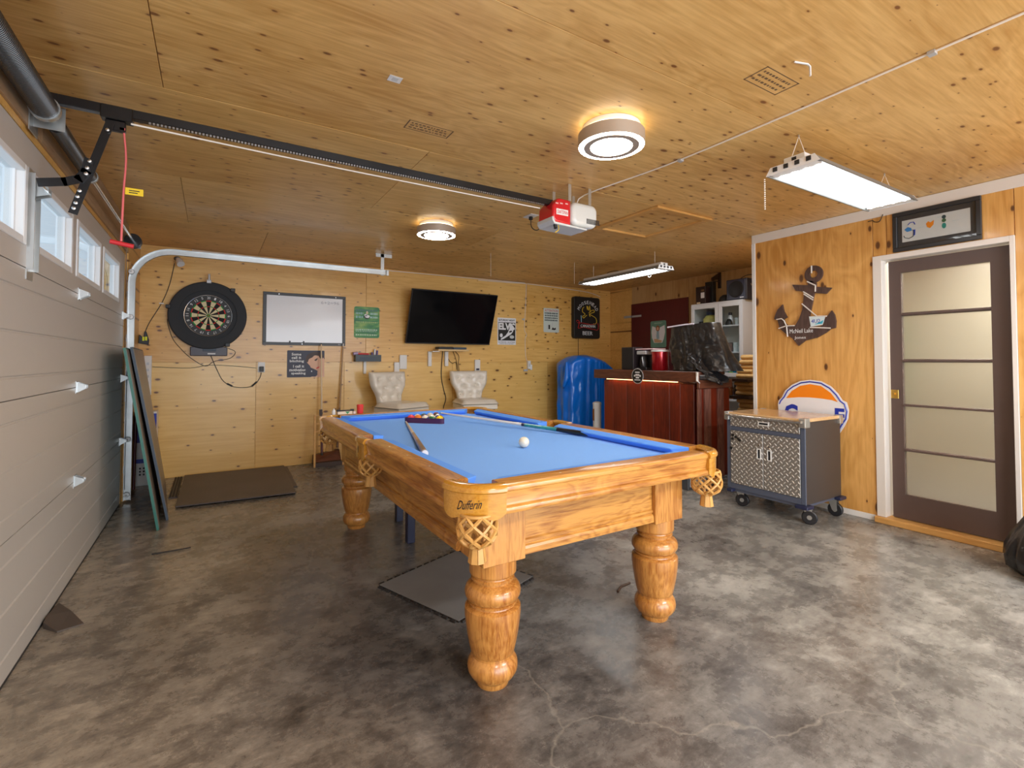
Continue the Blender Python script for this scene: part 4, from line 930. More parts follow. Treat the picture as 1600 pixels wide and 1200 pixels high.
for o in [s2]:
    for x in (-0.5, 0.5):
        G().tube([(x, 0, 0.075), (x, 0, 0.217)], 0.002, 5).build('hanging_wire', M_rope_w, o)
    G().tube([(0.15+0.10*math.cos(a), 0.0+0.02*math.sin(a), 0.085+0.015*math.sin(a)) for a in [k*PI/6 for k in range(13)]], 0.004, 6).build('power_cord', M_cable, o)
    G().tube([(-0.30+0.022*math.cos(a), -0.135, 0.0+0.022*math.sin(a)) for a in [k*PI/6 for k in range(13)]], 0.004, 6).build('hook_ring', M_white, o)
s2.location = (4.735, 4.17, 2.199); s2.rotation_euler = (0, 0, PI/2)

# cords, pins and labels on the ceiling
cb = wire('thin_white_cable', [(2.86, 2.69, 2.33), (2.90, 2.66, H-0.006), (2.975, 2.0, H-0.006), (2.99, 1.38, H-0.006), (2.985, 0.67, H-0.006), (2.98, -0.8, H-0.006)], 0.0045, M_rope_w)
tag(cb, 'thin white cable stapled along the ceiling joint from the opener', 'cable')
for x, y in ((2.99, 1.9), (2.99, 0.72)):
    tag(G().box(x-0.014, x+0.014, y-0.012, y+0.012, H-0.014, H-0.0005).build('cable_clip', M_silver), 'small metal clip on the ceiling cable, %s one' % ('farther' if y > 1 else 'nearer'), 'clip')
lb = tag(G().box(1.265, 1.32, 1.962, 2.008, H-0.0012, H-0.0003).build('paper_label', M_white), 'small white paper label stuck on the ceiling above the table', 'label')
G().box(1.28, 1.305, 1.972, 1.998, H-0.0018, H-0.0013).build('print', M_grey, lb)
hk = G().tube([(2.60, 1.03, H-0.004), (2.66, 1.01, H-0.004), (2.672, 1.007, H-0.012), (2.672, 1.007, H-0.05)], 0.004, 6).build('wire_hook', M_white, smooth=60)
tag(hk, 'small white bent hook in the ceiling near the grade stamp', 'hook')
for x, y, nm in ((3.255, 4.675, 'in front of the television'), (4.37, 4.60, 'in front of the neon beer sign')):
    cg = G()
    for i in range(24): cg.sphere((x, y, H-0.008-0.0108*i), 0.0034, 6, 4)
    tag(cg.build('pull_chain', M_rope_w), 'thin white bead chain hanging from the ceiling '+nm, 'chain')

# ================================================================== THINGS BY THE GARAGE DOOR
def sheet(p0, p1, topx, ztop, th, m_face, m_edge, label, name='leaning_board'):
    """board standing on the floor from p0 (near) to p1 (far), leaning over to the garage door side"""
    t = empty(name, (p0[0], p0[1], 0), label, 'board')
    a = Vector((p0[0], p0[1], 0.0)); b_ = Vector((p1[0], p1[1], 0.0)); ta = Vector((topx[0], p0[1], ztop)); tb_ = Vector((topx[1], p1[1], ztop))
    n_ = (b_-a).cross(ta-a).normalized()
    if n_.x < 0: n_ = -n_
    o = n_*th
    q = [a-o, b_-o, tb_-o, ta-o, a, b_, tb_, ta]
    mz = min(v.z for v in q); q = [v-Vector((0, 0, mz)) for v in q]
    G().hexa(q).build('panel', m_edge, t)
    e_ = n_*0.003; f_ = 0.012
    d1_ = (b_-a).normalized()*f_; d2_ = (ta-a).normalized()*f_
    q2 = [q[4]+d1_+d2_, q[5]-d1_+d2_, q[6]-d1_-d2_, q[7]+d1_-d2_]
    G().hexa(q2+[v+e_ for v in q2]).build('face', m_face, t)
    return t
sheet((0.345, 4.36), (0.285, 5.28), (0.130, 0.080), 1.315, 0.016, M_tabletop, M_green, 'brown table half with green edge leaning by the garage door track, in front')
sheet((0.385, 4.60), (0.275, 5.95), (0.142, 0.070), 1.325, 0.016, M_tabletop, M_slate, 'brown table half with slate blue edge leaning behind the green edged one')
bxx = empty('storage_carton', (0.09, 6.0, 0), 'white and blue carton standing in the corner behind the leaning boards', 'box')
G().box(0.03, 0.19, 5.98, 6.19, 0.0, 0.72).build('carton', M_white, bxx, bevel=0.003)
G().box(0.029, 0.191, 5.978, 5.979, 0.42, 0.70).box(0.029, 0.191, 5.978, 5.979, 0.22, 0.26).build('blue_print', M_letter_b, bxx)
for i in range(4):
    for j in range(3): G().box(0.06+0.03*i, 0.075+0.03*i, 5.977, 5.9785, 0.10+0.03*j, 0.118+0.03*j).build('round_print', M_letter_k, bxx)
tag(G().tube([(0.045, 5.75, 0.02), (0.05, 5.78, 1.0)], 0.012, 8).build('dark_pole', M_maroon, smooth=50), 'dark pole standing against the corner behind the leaning boards', 'pole')
cl = empty('spring_clamp', (0.05, 6.10, 1.40), 'black and yellow clamp hanging on the back wall beside the track', 'clamp')
G().prism([(0.012, 1.40), (0.095, 1.385), (0.10, 1.43), (0.075, 1.52), (0.06, 1.52), (0.055, 1.45), (0.02, 1.49)], YB-0.035, YB-0.004, 'XZ').build('jaw', M_blackp, cl, bevel=0.003)
G().box(0.045, 0.062, YB-0.042, YB-0.0355, 1.425, 1.465).box(0.068, 0.085, YB-0.042, YB-0.0355, 1.428, 1.468).build('grip_pad', mat('bright_yellow', (0.8, 0.85, 0.0), 0.4), cl)
ps = empty('power_strip', (0.09, YB, 0.86), 'white power strip upright on the back wall in the left corner', 'power strip')
G().box(0.062, 0.125, YB-0.03, YB-0.001, 0.87, 1.275).build('strip_body', M_white, ps, bevel=0.004)
for k in range(5): G().box(0.082, 0.105, YB-0.0312, YB-0.0302, 0.92+k*0.065, 0.945+k*0.065).build('socket', M_silver, ps)
# flood bulb, its cord
fb = empty('flood_bulb', (0.31, YB, 2.29), 'black clamp socket with white bulb under the ceiling by the track', 'bulb')
G().tube([(0.315, YB-0.002, 2.30), (0.33, YB-0.06, 2.29)], 0.024, 12).build('socket', M_blackp, fb, smooth=50)
G().tube([(0.33, YB-0.06, 2.29), (0.345, YB-0.09, 2.26), (0.36, YB-0.12, 2.225)], [0.018, 0.034, 0.036], 14).build('bulb', M_vinyl, fb, smooth=60)
wire('power_cord', [(0.30, YB-0.006, 2.25), (0.26, YB-0.006, 2.02), (0.20, YB-0.006, 1.83), (0.10, YB-0.006, 1.62), (0.065, YB-0.006, 1.52)], 0.0035, M_cable, fb)
tag(G().box(0.175, 0.215, YB-0.011, YB-0.0005, 1.812, 1.824).build('cable_staple', M_white), 'tiny white cable clip on the wall left of the dartboard', 'clip')
# outlet box on the left pier
# rubber mats on the floor
def rub(name, pts, z0, z1, m_, label, cat='mat'):
    return tag(G().prism(pts, z0, z1, 'XY').build(name, m_, bevel=0.003), label, cat)
rub('rubber_mat', [(0.70, 5.16), (1.375, 5.14), (1.405, 6.13), (0.72, 6.15)], 0.0, 0.011, M_mat, 'black rubber mat lying underneath, its right edge showing by the back wall')
rub('rubber_mat', [(0.410, 4.905), (1.325, 4.862), (1.372, 6.16), (0.425, 6.17)], 0.0115, 0.023, M_mat, 'large worn black rubber mat on top, in front of the dartboard wall')
rb = empty('ribbed_mat', (0.33, 5.7, 0), 'ribbed brown rubber mat at the left end of the big black mat', 'mat')
G().box(0.340, 0.408, 5.30, 6.17, 0.0, 0.008).build('backing', M_mat, rb)
for k in range(3): G().box(0.343+k*0.023, 0.355+k*0.023, 5.302, 6.168, 0.008, 0.014).build('rib', M_rubber, rb)
rag = G(); q = [(0.012, 3.32), (0.085, 3.18), (0.163, 3.0), (0.075, 2.972), (0.012, 3.05), (0.006, 3.135)]
rag.prism(q, 0.0, 0.006, 'XY'); rag.xf(lambda p: Vector((p.x, p.y, p.z+(0.035*max(0, 1-abs(p.y-3.08)/0.12)*max(0, 1-p.x/0.09) if p.z > 0.003 else 0))))
tag(rag.build('rubber_flap', mat('brown_rubber_flap', (0.10, 0.075, 0.06), 0.6)), 'brown rubber scrap sticking out from under the garage door', 'scrap')
tag(G().tube([(0.346, 3.838, 0.005), (0.45, 3.83, 0.006), (0.552, 3.835, 0.007)], 0.0045, 6).build('bent_rod', M_rubber), 'thin dark rod lying on the concrete left of the pool table', 'rod')
tag(G().tube([(2.50, 1.93, 0.006), (2.56, 1.965, 0.005), (2.63, 1.97, 0.006)], 0.007, 5).build('twig', M_darkwood), 'small dark twig on the concrete between the two near legs', 'twig')
# interlocking foam tile under the table
c0 = Vector((1.83, 2.487)); ang = math.radians(20.5); S2 = 0.30
def tile_pt(u, v): return (c0.x+u*math.cos(ang)-v*math.sin(ang), c0.y+u*math.sin(ang)+v*math.cos(ang))
def edge(n=11, amp=0.016):
    out = []
    for k in range(n):
        a = -S2+2*S2*k/n; b_ = -S2+2*S2*(k+1)/n; w_ = (b_-a)
        out += [(a, 0), (a+w_*0.28, 0), (a+w_*0.18, amp), (a+w_*0.82, amp), (a+w_*0.72, 0)]
    return out
tile = []
for s_ in range(4):
    for a, b_ in edge():
        u, v = a, -S2-b_
        for _ in range(s_): u, v = -v, u
        tile.append(tile_pt(u, v))
ft = empty('foam_tile', (c0.x, c0.y, 0), 'grey interlocking foam floor tile with jagged edge darkened as shade under the pool table', 'floor tile')
G().prism(tile, 0.0, 0.008, 'XY').build('border', M_rubber, ft)  # tabs coloured dark in place of the shade in the edge gaps
k_ = 0.997; G().prism([tile_pt(-S2*k_, -S2*k_), tile_pt(S2*k_, -S2*k_), tile_pt(S2*k_, S2*k_), tile_pt(-S2*k_, S2*k_)], 0.008, 0.0095, 'XY').build('top_layer', M_puzzle, ft)

# ================================================================== BACK WALL THINGS
YF = YB-0.0005
# dartboard in its foam surround
db = empty('dartboard', (0.61, YB, 1.35), 'bristle dartboard in a thick round charcoal surround on the back wall', 'dartboard')
dx, dz = 0.611, 1.708
def ringY(r0, r1, ya, yb, seg=64): return G().lathe([(r0, ya), (r1, ya), (r1, yb), (r0, yb), (r0, ya)], (dx, 0, dz), seg, 'Y', cap=False)
ringY(0.268, 0.362, YF-0.075, YF, 64).build('outer_surround', M_foam, db, smooth=40, bevel=0.012, seg=3)
ringY(0.222, 0.268, YF-0.060, YF, 64).build('inner_surround', M_foam2, db, smooth=40)
G().lathe([(0.0, YF-0.045), (0.222, YF-0.045), (0.222, YF), (0, YF)], (dx, 0, dz), 64, 'Y').build('board', M_letter_k, db, smooth=40)
sec_k = mat('black_sector', (0.012, 0.012, 0.012), 0.8); sec_c = mat('cream_sector', (0.78, 0.68, 0.42), 0.8); sec_r = mat('red_ring', (0.62, 0.02, 0.02), 0.8); sec_g = mat('green_ring', (0.01, 0.30, 0.05), 0.8)
def sector(r0, r1, a0, a1, m_, nm, n=4):
    pts = [(dx+r0*math.sin(a0+(a1-a0)*k/n), dz+r0*math.cos(a0+(a1-a0)*k/n)) for k in range(n+1)]+[(dx+r1*math.sin(a1-(a1-a0)*k/n), dz+r1*math.cos(a1-(a1-a0)*k/n)) for k in range(n+1)]
    return G().prism(pts, YF-0.0465, YF-0.0452, 'XZ').build(nm, m_, db)
nums = [20, 1, 18, 4, 13, 6, 10, 15, 2, 17, 3, 19, 7, 16, 8, 11, 14, 9, 12, 5]
for k in range(20):
    a0 = (k-0.5)*PI/10; a1 = a0+PI/10; dark = k % 2 == 0
    sector(0.016, 0.093, a0, a1, sec_k if dark else sec_c, 'sector'); sector(0.101, 0.152, a0, a1, sec_k if dark else sec_c, 'sector')
    sector(0.093, 0.101, a0, a1, sec_r if dark else sec_g, 'treble_bed'); sector(0.152, 0.162, a0, a1, sec_r if dark else sec_g, 'double_bed')
    a = k*PI/10; g = fit(text_geo(str(nums[k]), 0.1, 0.0004), 0.016 if nums[k] < 10 else 0.028, 0.026)
    g.xf(lambda p: Vector((dx+0.191*math.sin(a)+p.x*math.cos(a)+p.y*math.sin(a), YF-0.047-p.z, dz+0.191*math.cos(a)-p.x*math.sin(a)+p.y*math.cos(a)))).build('numeral', M_letter_w, db)
G().lathe([(0.0, YF-0.048), (0.016, YF-0.048), (0.016, YF-0.045), (0, YF-0.045)], (dx, 0, dz), 16, 'Y').build('bull', sec_g, db)
G().lathe([(0.0, YF-0.049), (0.0065, YF-0.049), (0.0065, YF-0.048), (0, YF-0.048)], (dx, 0, dz), 12, 'Y').build('bullseye', sec_r, db)
rg = G()
for r_ in (0.2195,): rg.tube([(dx+r_*math.cos(2*PI*k/48), YF-0.049, dz+r_*math.sin(2*PI*k/48)) for k in range(49)], 0.003, 5)
rg.build('number_ring', M_steel, db)
for a in (90, 168, 52, -60):
    x, z = dx+0.362*math.cos(math.radians(a)), dz+0.362*math.sin(math.radians(a))
    G().box(x-0.022, x+0.022, YF-0.10, YF-0.04, z-0.018, z+0.02).build('light_clip', M_silver if a == 90 else M_blackp, db, bevel=0.004)
G().tube([(dx, YF-0.09, dz+0.37), (dx, YF-0.11, dz+0.44)], 0.012, 10).build('lamp_stalk', M_silver, db, smooth=50)
dp = G().box(0.452, 0.792, YF-0.06, YF-0.0, 1.275, 1.372).build('scoring_box', mat('plum_grey_plastic', (0.06, 0.055, 0.075), 0.4), db, bevel=0.006)
G().box(0.565, 0.685, YF-0.066, YF-0.061, 1.325, 1.385).build('display_cover', M_slate, db, bevel=0.003)
G().box(0.61, 0.68, YF-0.0612, YF-0.0604, 1.292, 1.304).build('white_print', M_letter_w, dp)
cb2 = wire('dart_light_cable', [(0.262, YF-0.05, 1.705), (0.25, YF-0.01, 1.62), (0.295, YF-0.006, 1.46), (0.36, YF-0.006, 1.36), (0.46, YF-0.006, 1.25), (0.59, YF-0.006, 1.165), (0.67, YF-0.006, 1.215), (0.82, YF-0.006, 1.25), (0.87, YF-0.006, 1.32), (0.80, YF-0.006, 1.36)], 0.003, M_cable)
tag(cb2, 'thin black wire looping down the wall left of the dartboard', 'cable')
cb3 = wire('adapter_cable', [(0.64, YF-0.02, 1.275), (0.70, YF-0.006, 1.12), (0.76, YF-0.006, 1.00), (0.86, YF-0.006, 0.935), (0.98, YF-0.006, 0.925), (1.06, YF-0.006, 0.95), (1.115, YF-0.01, 1.03), (1.128, YF-0.02, 1.09)], 0.0035, M_cable)
tag(cb3, 'black adapter cable sagging from the scoring box to the wall outlet', 'cable')
for p0, p1 in (((0.795, 0.972), (0.845, 0.942)), ((1.035, 0.935), (1.085, 0.985))):
    G().tube([(p0[0], YF-0.012, p0[1]), (p1[0], YF-0.012, p1[1])], 0.009, 8).build('cable_connector', M_blackp, cb3, smooth=50)
tag(wire('wall_wire', [(0.13, YF-0.004, 1.16), (0.45, YF-0.004, 1.145), (0.62, YF-0.004, 1.175), (0.85, YF-0.004, 1.165), (1.08, YF-0.004, 1.14)], 0.0025, M_cable), 'thin wire running level along the wall under the dartboard', 'wire')
def outlet(x, z, label, plug=True):
    t = empty('wall_outlet', (x, YB, z), label, 'outlet')
    G().box(x-0.036, x+0.036, YF-0.007, YF, z-0.058, z+0.058).build('plate', M_white, t, bevel=0.002)
    if plug: G().box(x-0.022, x+0.022, YF-0.045, YF-0.0075, z-0.05, z+0.008).build('plug', M_blackp, t, bevel=0.004)
    else:
        G().box(x-0.018, x+0.018, YF-0.009, YF-0.0075, z-0.04, z+0.04).build('rocker', M_silver, t)
    return t
outlet(1.130, 1.150, 'white outlet with black adapter plug on the wall below the whiteboard corner')
sw = empty('light_switch', (4.77, YB, 1.15), 'white switch box with a cable at the right end of the back wall', 'switch')
G().box(4.735, 4.785, YF-0.045, YF, 1.10, 1.225).build('box', M_white, sw, bevel=0.003); G().box(4.787, 4.82, YF-0.03, YF, 1.085, 1.165).build('plug', M_vinyl, sw, bevel=0.003)
G().box(4.752, 4.768, YF-0.048, YF-0.0455, 1.135, 1.185).build('toggle', M_silver, sw); G().box(4.675, 4.745, YF-0.02, YF, 1.065, 1.095).build('bracket', M_silver, sw)
tag(wire('switch_cable', [(3.9, YF-0.006, 2.385), (4.4, YF-0.006, 2.392), (4.71, YF-0.006, 2.40), (4.724, YF-0.006, 2.36), (4.712, YF-0.006, 2.05), (4.69, YF-0.006, 1.72), (4.73, YF-0.006, 1.62), (4.705, YF-0.006, 1.55), (4.715, YF-0.006, 1.3), (4.75, YF-0.01, 1.2)], 0.0045, M_rope_w), 'white cable hanging from the ceiling edge down to the light switch', 'cable')
tag(G().box(4.655, 4.70, YF-0.008, YF, 1.842, 1.866).build('name_plate', M_silver), 'tiny grey plate on the wall between the black and white poster and the white notice', 'plate')
# cord along the ceiling edge
tag(wire('edge_cord', [(0.45, YF-0.012, 2.405), (1.1, YF-0.012, 2.40), (2.2, YF-0.012, 2.392), (2.9, YF-0.012, 2.396), (3.9, YF-0.012, 2.402), (4.70, YF-0.012, 2.408)], 0.0055, M_rope_w), 'pale cord running along the top edge of the back wall', 'cord')
tag(wire('lamp_cable', [(4.74, YF-0.012, 2.402), (5.4, YF-0.012, 2.385), (5.95, YF-0.012, 2.36), (6.2, YF-0.03, 2.30)], 0.0055, M_rope_w), 'white cable end drooping near the right corner above the neon sign', 'cable')

# whiteboard
wh = empty('whiteboard', (1.592, YB, 1.405), 'whiteboard in a charcoal frame with a faint note written at its top right', 'whiteboard')
x0, x1, z0, z1 = 1.136, 2.048, 1.405, 2.014
G().box(x0+0.03, x1-0.03, YF-0.012, YF, z0+0.03, z1-0.03).build('writing_surface', M_board, wh)
for a in ((x0, x1, z1-0.034, z1), (x0, x1, z0, z0+0.034)): G().box(a[0], a[1], YF-0.018, YF, a[2], a[3]).build('frame_rail', M_bframe, wh, bevel=0.002)
for a in ((x0, x0+0.036), (x1-0.036, x1)): G().box(a[0], a[1], YF-0.018, YF, z0+0.0345, z1-0.0345).build('frame_stile', M_bframe, wh, bevel=0.002)
on_back(fit(text_geo('6+2=96', 0.1, 0.0003), 0.21, 0.036), 1.865, 1.925, YF-0.0125).build('handwriting', mat('faint_marker', (0.42, 0.42, 0.46), 0.6), wh)
for x in (1.42, 1.57): G().box(x-0.007, x+0.007, YF-0.028, YF-0.0185, z0+0.018, z0+0.05).build('pen_clip', M_blackp, wh)
for x, z in ((1.30, 1.997), (1.93, 1.997), (1.555, 1.420)): G().lathe([(0, YF-0.0205), (0.005, YF-0.020), (0.006, YF-0.0182), (0, YF-0.018)], (x, 0, z), 8, 'Y').build('screw', M_steel, wh)
on_back(fit(text_geo('TRU', 0.1, 0.0003), 0.03, 0.01), 1.975, 1.420, YF-0.0185).build('lettering', M_letter_w, wh)

def poster(name, x0, x1, z0, z1, m_, label, r=0.01, cat='sign', y=YF, th=0.003):
    t = empty(name, ((x0+x1)/2, y, z0), label, cat)
    G().prism(rrect(x0, x1, z0, z1, r), y-th, y, 'XZ').build('plate', m_, t)
    return t
def flat(pts, t, m_, lev=1, nm='print', y=YF-0.003):
    return G().prism(pts, y-0.0006*lev, y-0.0006*lev+0.0005, 'XZ').build(nm, m_, t)
def rc(x0, x1, z0, z1): return [(x0, z0), (x1, z0), (x1, z1), (x0, z1)]
def ell(cx, cz, rx, rz, n=14, rot=0): return [(cx+rx*math.cos(2*PI*k/n)*math.cos(rot)-rz*math.sin(2*PI*k/n)*math.sin(rot), cz+rx*math.cos(2*PI*k/n)*math.sin(rot)+rz*math.sin(2*PI*k/n)*math.cos(rot)) for k in range(n)]
def dashes(t, x0, x1, z, h, m_, lev=1, seed=1, y=YF-0.003, gap=0.006):
    rr = random.Random(seed); x = x0; g = G()
    while x < x1-0.01:
        w_ = rr.uniform(0.008, 0.028); w_ = min(w_, x1-x); hh = h*rr.uniform(0.75, 1.0)
        g.prism(rc(x, x+w_*0.8, z-hh/2, z+hh/2), y-0.0006*lev, y-0.0006*lev+0.0005, 'XZ'); x += w_+gap*0.5
    return g.build('small_print', m_, t, kind='stuff')
# navy poster with the woman's face
po = poster('slogan_poster', 1.396, 1.808, 1.028, 1.345, M_navyp, "navy tin sign with white words beside a dark-haired woman's face, below the whiteboard")
X, Z = 1.396, 1.028
flat([(X+0.255, Z), (X+0.412, Z), (X+0.412, Z+0.21), (X+0.385, Z+0.25), (X+0.33, Z+0.262), (X+0.28, Z+0.255), (X+0.225, Z+0.20), (X+0.215, Z+0.175), (X+0.25, Z+0.135), (X+0.26, Z+0.11), (X+0.33, Z+0.075), (X+0.335, Z+0.03)], po, M_skin, 1, 'face')
flat([(X+0.20, Z+0.19), (X+0.205, Z+0.245), (X+0.245, Z+0.285), (X+0.31, Z+0.305), (X+0.38, Z+0.295), (X+0.405, Z+0.255), (X+0.385, Z+0.215), (X+0.36, Z+0.225), (X+0.345, Z+0.255), (X+0.30, Z+0.262), (X+0.275, Z+0.235), (X+0.235, Z+0.215), (X+0.225, Z+0.175)], po, M_hair, 2, 'hair')
flat([(X+0.295, Z+0.200), (X+0.325, Z+0.225), (X+0.337, Z+0.222), (X+0.318, Z+0.193)], po, M_hair, 3, 'eye'); flat(ell(X+0.337, Z+0.112, 0.022, 0.008, 10, 0.5), po, M_letter_r, 3, 'lips')
flat([(X+0.20, Z+0.09), (X+0.245, Z+0.12), (X+0.30, Z+0.095), (X+0.335, Z+0.075), (X+0.33, Z+0.02), (X+0.31, Z+0.005), (X+0.20, Z+0.01)], po, M_navyp, 4, 'collar')
flat(ell(X+0.268, Z+0.070, 0.006, 0.008), po, M_signwhite, 5, 'earring')
for k, (s_, w_, cx) in enumerate((('Some', 0.105, 0.10), ('call it', 0.105, 0.10), ('bitching', 0.155, 0.105), ('I call it', 0.12, 0.125), ('motivational', 0.205, 0.127), ('speaking.', 0.165, 0.128))):
    zz = Z+[0.272, 0.232, 0.188, 0.130, 0.088, 0.045][k]
    on_back(fit(text_geo(s_, 0.1, 0.0004, bold=0.0022), w_, 0.032 if s_[0] in 'SI' or s_ in ('call it',) else 0.036), X+cx, zz, YF-0.0037).build('lettering', M_letter_w, po)
# green poster
gm, nt, b_, _ = new_mat('green_print_bands')
tc = nt.nodes.new('ShaderNodeTexCoord'); nz = nt.nodes.new('ShaderNodeTexNoise'); nz.inputs['Scale'].default_value = 9; nz.inputs['Detail'].default_value = 4
mp = nt.nodes.new('ShaderNodeMapping'); mp.inputs['Scale'].default_value = (0.6, 1, 2.2); nt.links.new(tc.outputs['Object'], mp.inputs[0]); nt.links.new(mp.outputs[0], nz.inputs[0])
nt.links.new(ramp(nt, nz.outputs['Fac'], [(0.3, (0.02, 0.14, 0.10)), (0.5, (0.08, 0.30, 0.10)), (0.7, (0.32, 0.50, 0.14))]), b_.inputs['Base Color'])
pg = poster('green_poster', 2.155, 2.473, 1.512, 1.905, gm, 'green tin sign with a small white bird figure right of the whiteboard', 0.025)
M_pale = mat('pale_print', (0.45, 0.66, 0.62), 0.5)
for k, (zz, hh) in enumerate(((1.86, 0.028), (1.82, 0.03), (1.775, 0.03), (1.71, 0.022), (1.615, 0.02), (1.595, 0.012), (1.55, 0.02))):
    dashes(pg, 2.175, 2.27 if k in (1, 2) else 2.45, zz, hh, mat('dim_print_%d' % k, ((0.10, 0.22, 0.20), (0.3, 0.5, 0.5), (0.3, 0.52, 0.5), (0.35, 0.5, 0.2), (0.45, 0.65, 0.5), (0.35, 0.55, 0.4), (0.5, 0.68, 0.5))[k], 0.5), 1, k)
    if k in (1, 2): dashes(pg, 2.355, 2.45, zz, hh, M_pale, 1, k+20)
flat(ell(2.312, 1.778, 0.034, 0.026), pg, M_letter_k, 2, 'figure_shadow'); flat(ell(2.318, 1.785, 0.030, 0.020), pg, M_signwhite, 3, 'figure'); flat(ell(2.298, 1.80, 0.018, 0.014), pg, M_signwhite, 3, 'figure'); flat(ell(2.315, 1.832, 0.014, 0.020), pg, mat('beige_print', (0.7, 0.6, 0.4), 0.5), 3, 'figure')
# black and white singer poster
pe = poster('concert_poster', 4.222, 4.542, 1.462, 1.862, M_signwhite, 'black and white concert poster with huge block letters right of the television', 0.004)
flat(rc(4.235, 4.53, 1.525, 1.795), pe, M_letter_k, 1, 'dark_picture')
on_back(fit(text_geo('SATURDAY NIGHT', 0.1, 0.0002, bold=0.003), 0.28, 0.026), 4.382, 1.828, YF-0.0035).build('lettering', M_letter_k, pe)
g = fit(text_geo('ELVIS', 0.1, 0.0002, bold=0.005), 0.285, 0.105); on_back(g, 4.383, 1.735, YF-0.0047).build('lettering', M_letter_w, pe)
on_back(fit(text_geo('IN PERSON  ON STAGE', 0.1, 0.0002), 0.28, 0.018), 4.382, 1.500, YF-0.0035).build('lettering', M_letter_k, pe); dashes(pe, 4.26, 4.50, 1.477, 0.006, M_letter_k, 1, 5)
flat([(4.43, 1.77), (4.47, 1.775), (4.50, 1.72), (4.49, 1.66), (4.455, 1.62), (4.40, 1.59), (4.33, 1.55), (4.28, 1.53), (4.275, 1.55), (4.36, 1.60), (4.40, 1.65), (4.425, 1.70)], pe, M_signwhite, 4, 'figure')
flat(ell(4.445, 1.66, 0.03, 0.013, 10, 0.3), pe, M_letter_k, 5, 'figure'); flat([(4.47, 1.77), (4.53, 1.70), (4.53, 1.75)], pe, M_letter_k, 5, 'figure'); flat(ell(4.285, 1.60, 0.025, 0.03), pe, M_signwhite, 4, 'figure'); flat(ell(4.47, 1.58, 0.04, 0.025), pe, M_grey, 3, 'figure')
# white notice
pa = poster('notice_sign', 5.052, 5.352, 1.672, 2.052, mat('pale_mint_enamel', (0.66, 0.72, 0.66), 0.4), 'pale notice sign with red heading and little dog drawing, left of the neon sign', 0.018)
on_back(fit(text_geo('ATTENTION', 0.1, 0.0003), 0.255, 0.036), 5.203, 2.015, YF-0.0035).build('lettering', M_letter_r, pa)
M_dk = mat('dark_teal_print', (0.04, 0.07, 0.08), 0.5)
for k, zz in enumerate((1.972, 1.935, 1.898, 1.862)): dashes(pa, 5.075, 5.33, zz, 0.024, M_dk, 1, 30+k, gap=0.004)
flat(rc(5.115, 5.14, 1.72, 1.785), pa, M_grey, 1, 'drawing'); flat(rc(5.145, 5.175, 1.722, 1.79), pa, M_letter_k, 2, 'drawing'); flat([(5.205, 1.715), (5.23, 1.755), (5.25, 1.735), (5.285, 1.75), (5.29, 1.72), (5.26, 1.71)], pa, M_letter_k, 1, 'drawing'); flat([(5.20, 1.76), (5.22, 1.83), (5.235, 1.83), (5.215, 1.76)], pa, M_grey, 1, 'drawing')

# television on a tilting wall mount
tv = empty('television', (3.425, 6.1, 1.45), 'large flat black television tilted forward on the back wall', 'television')
bx0, bx1, tx_off = 2.797, 4.048, 0
by, ty, bz_, tz_ = 6.135, 5.885, 1.452, 2.136
nrm = Vector((0, -(tz_-bz_), -(by-ty)*-1)); dirv = Vector((0, ty-by, tz_-bz_)).normalized(); nv = Vector((0, -dirv.z, dirv.y))
def tvp(x, s_, d): p = Vector((x, by, bz_))+dirv*s_+nv*d; return tuple(p)
LT = math.hypot(ty-by, tz_-bz_)
def tvbox(x0, x1, s0, s1, d0, d1): return G().hexa([tvp(x0, s0, d0), tvp(x1, s0, d0), tvp(x1, s0, d1), tvp(x0, s0, d1), tvp(x0, s1, d0), tvp(x1, s1, d0), tvp(x1, s1, d1), tvp(x0, s1, d1)])
tvbox(bx0, bx1, 0, LT, -0.035, 0.0).build('housing', M_blackp, tv, bevel=0.004)
tvbox(bx0+0.010, bx1-0.010, 0.016, LT-0.010, 0.0002, 0.0012).build('screen', M_screen, tv)
tvbox(bx0, bx1, 0.0, 0.014, 0.0, 0.003).build('bottom_bezel', M_bframe, tv)
tvbox(3.1, 3.75, 0.12, 0.50, -0.065, -0.035).build('back_housing', M_blackp, tv, bevel=0.01)
G().box(3.25, 3.60, YF-0.02, YF, 1.60, 2.0).hexa([(3.3, YF-0.02, 1.65), (3.34, YF-0.02, 1.65), (3.34, 6.11, 1.70), (3.3, 6.11, 1.70), (3.3, YF-0.02, 1.98), (3.34, YF-0.02, 1.98), (3.34, 5.99, 1.98), (3.3, 5.99, 1.98)]).build('wall_mount', M_black, tv)
# little shelf under the television with boxes and cables
sh = empty('wall_shelf', (3.42, YB, 1.36), 'small pale wooden shelf on white brackets under the television', 'shelf')
G().box(3.205, 3.655, YF-0.20, YF, 1.355, 1.377).build('shelf_board', M_shelfwood, sh, bevel=0.002)
for x in (3.13, 3.375):
    G().box(x, x+0.05, YF-0.035, YF, 1.15, 1.35).build('bracket', M_white, sh, bevel=0.004)
G().box(3.15, 3.25, YF-0.14, YF-0.01, 1.343, 1.3545).build('bracket_arm', M_white, sh)
b1 = tag(G().box(3.235, 3.44, YF-0.15, YF-0.02, 1.378, 1.412).build('set_top_box', M_blackp, bevel=0.004), 'flat black box on the left of the little shelf under the television', 'electronics')
b2 = tag(G().box(3.445, 3.645, YF-0.155, YF-0.02, 1.378, 1.408).build('media_box', M_slate, bevel=0.004), 'flat blue grey box on the right of the little shelf under the television', 'electronics')
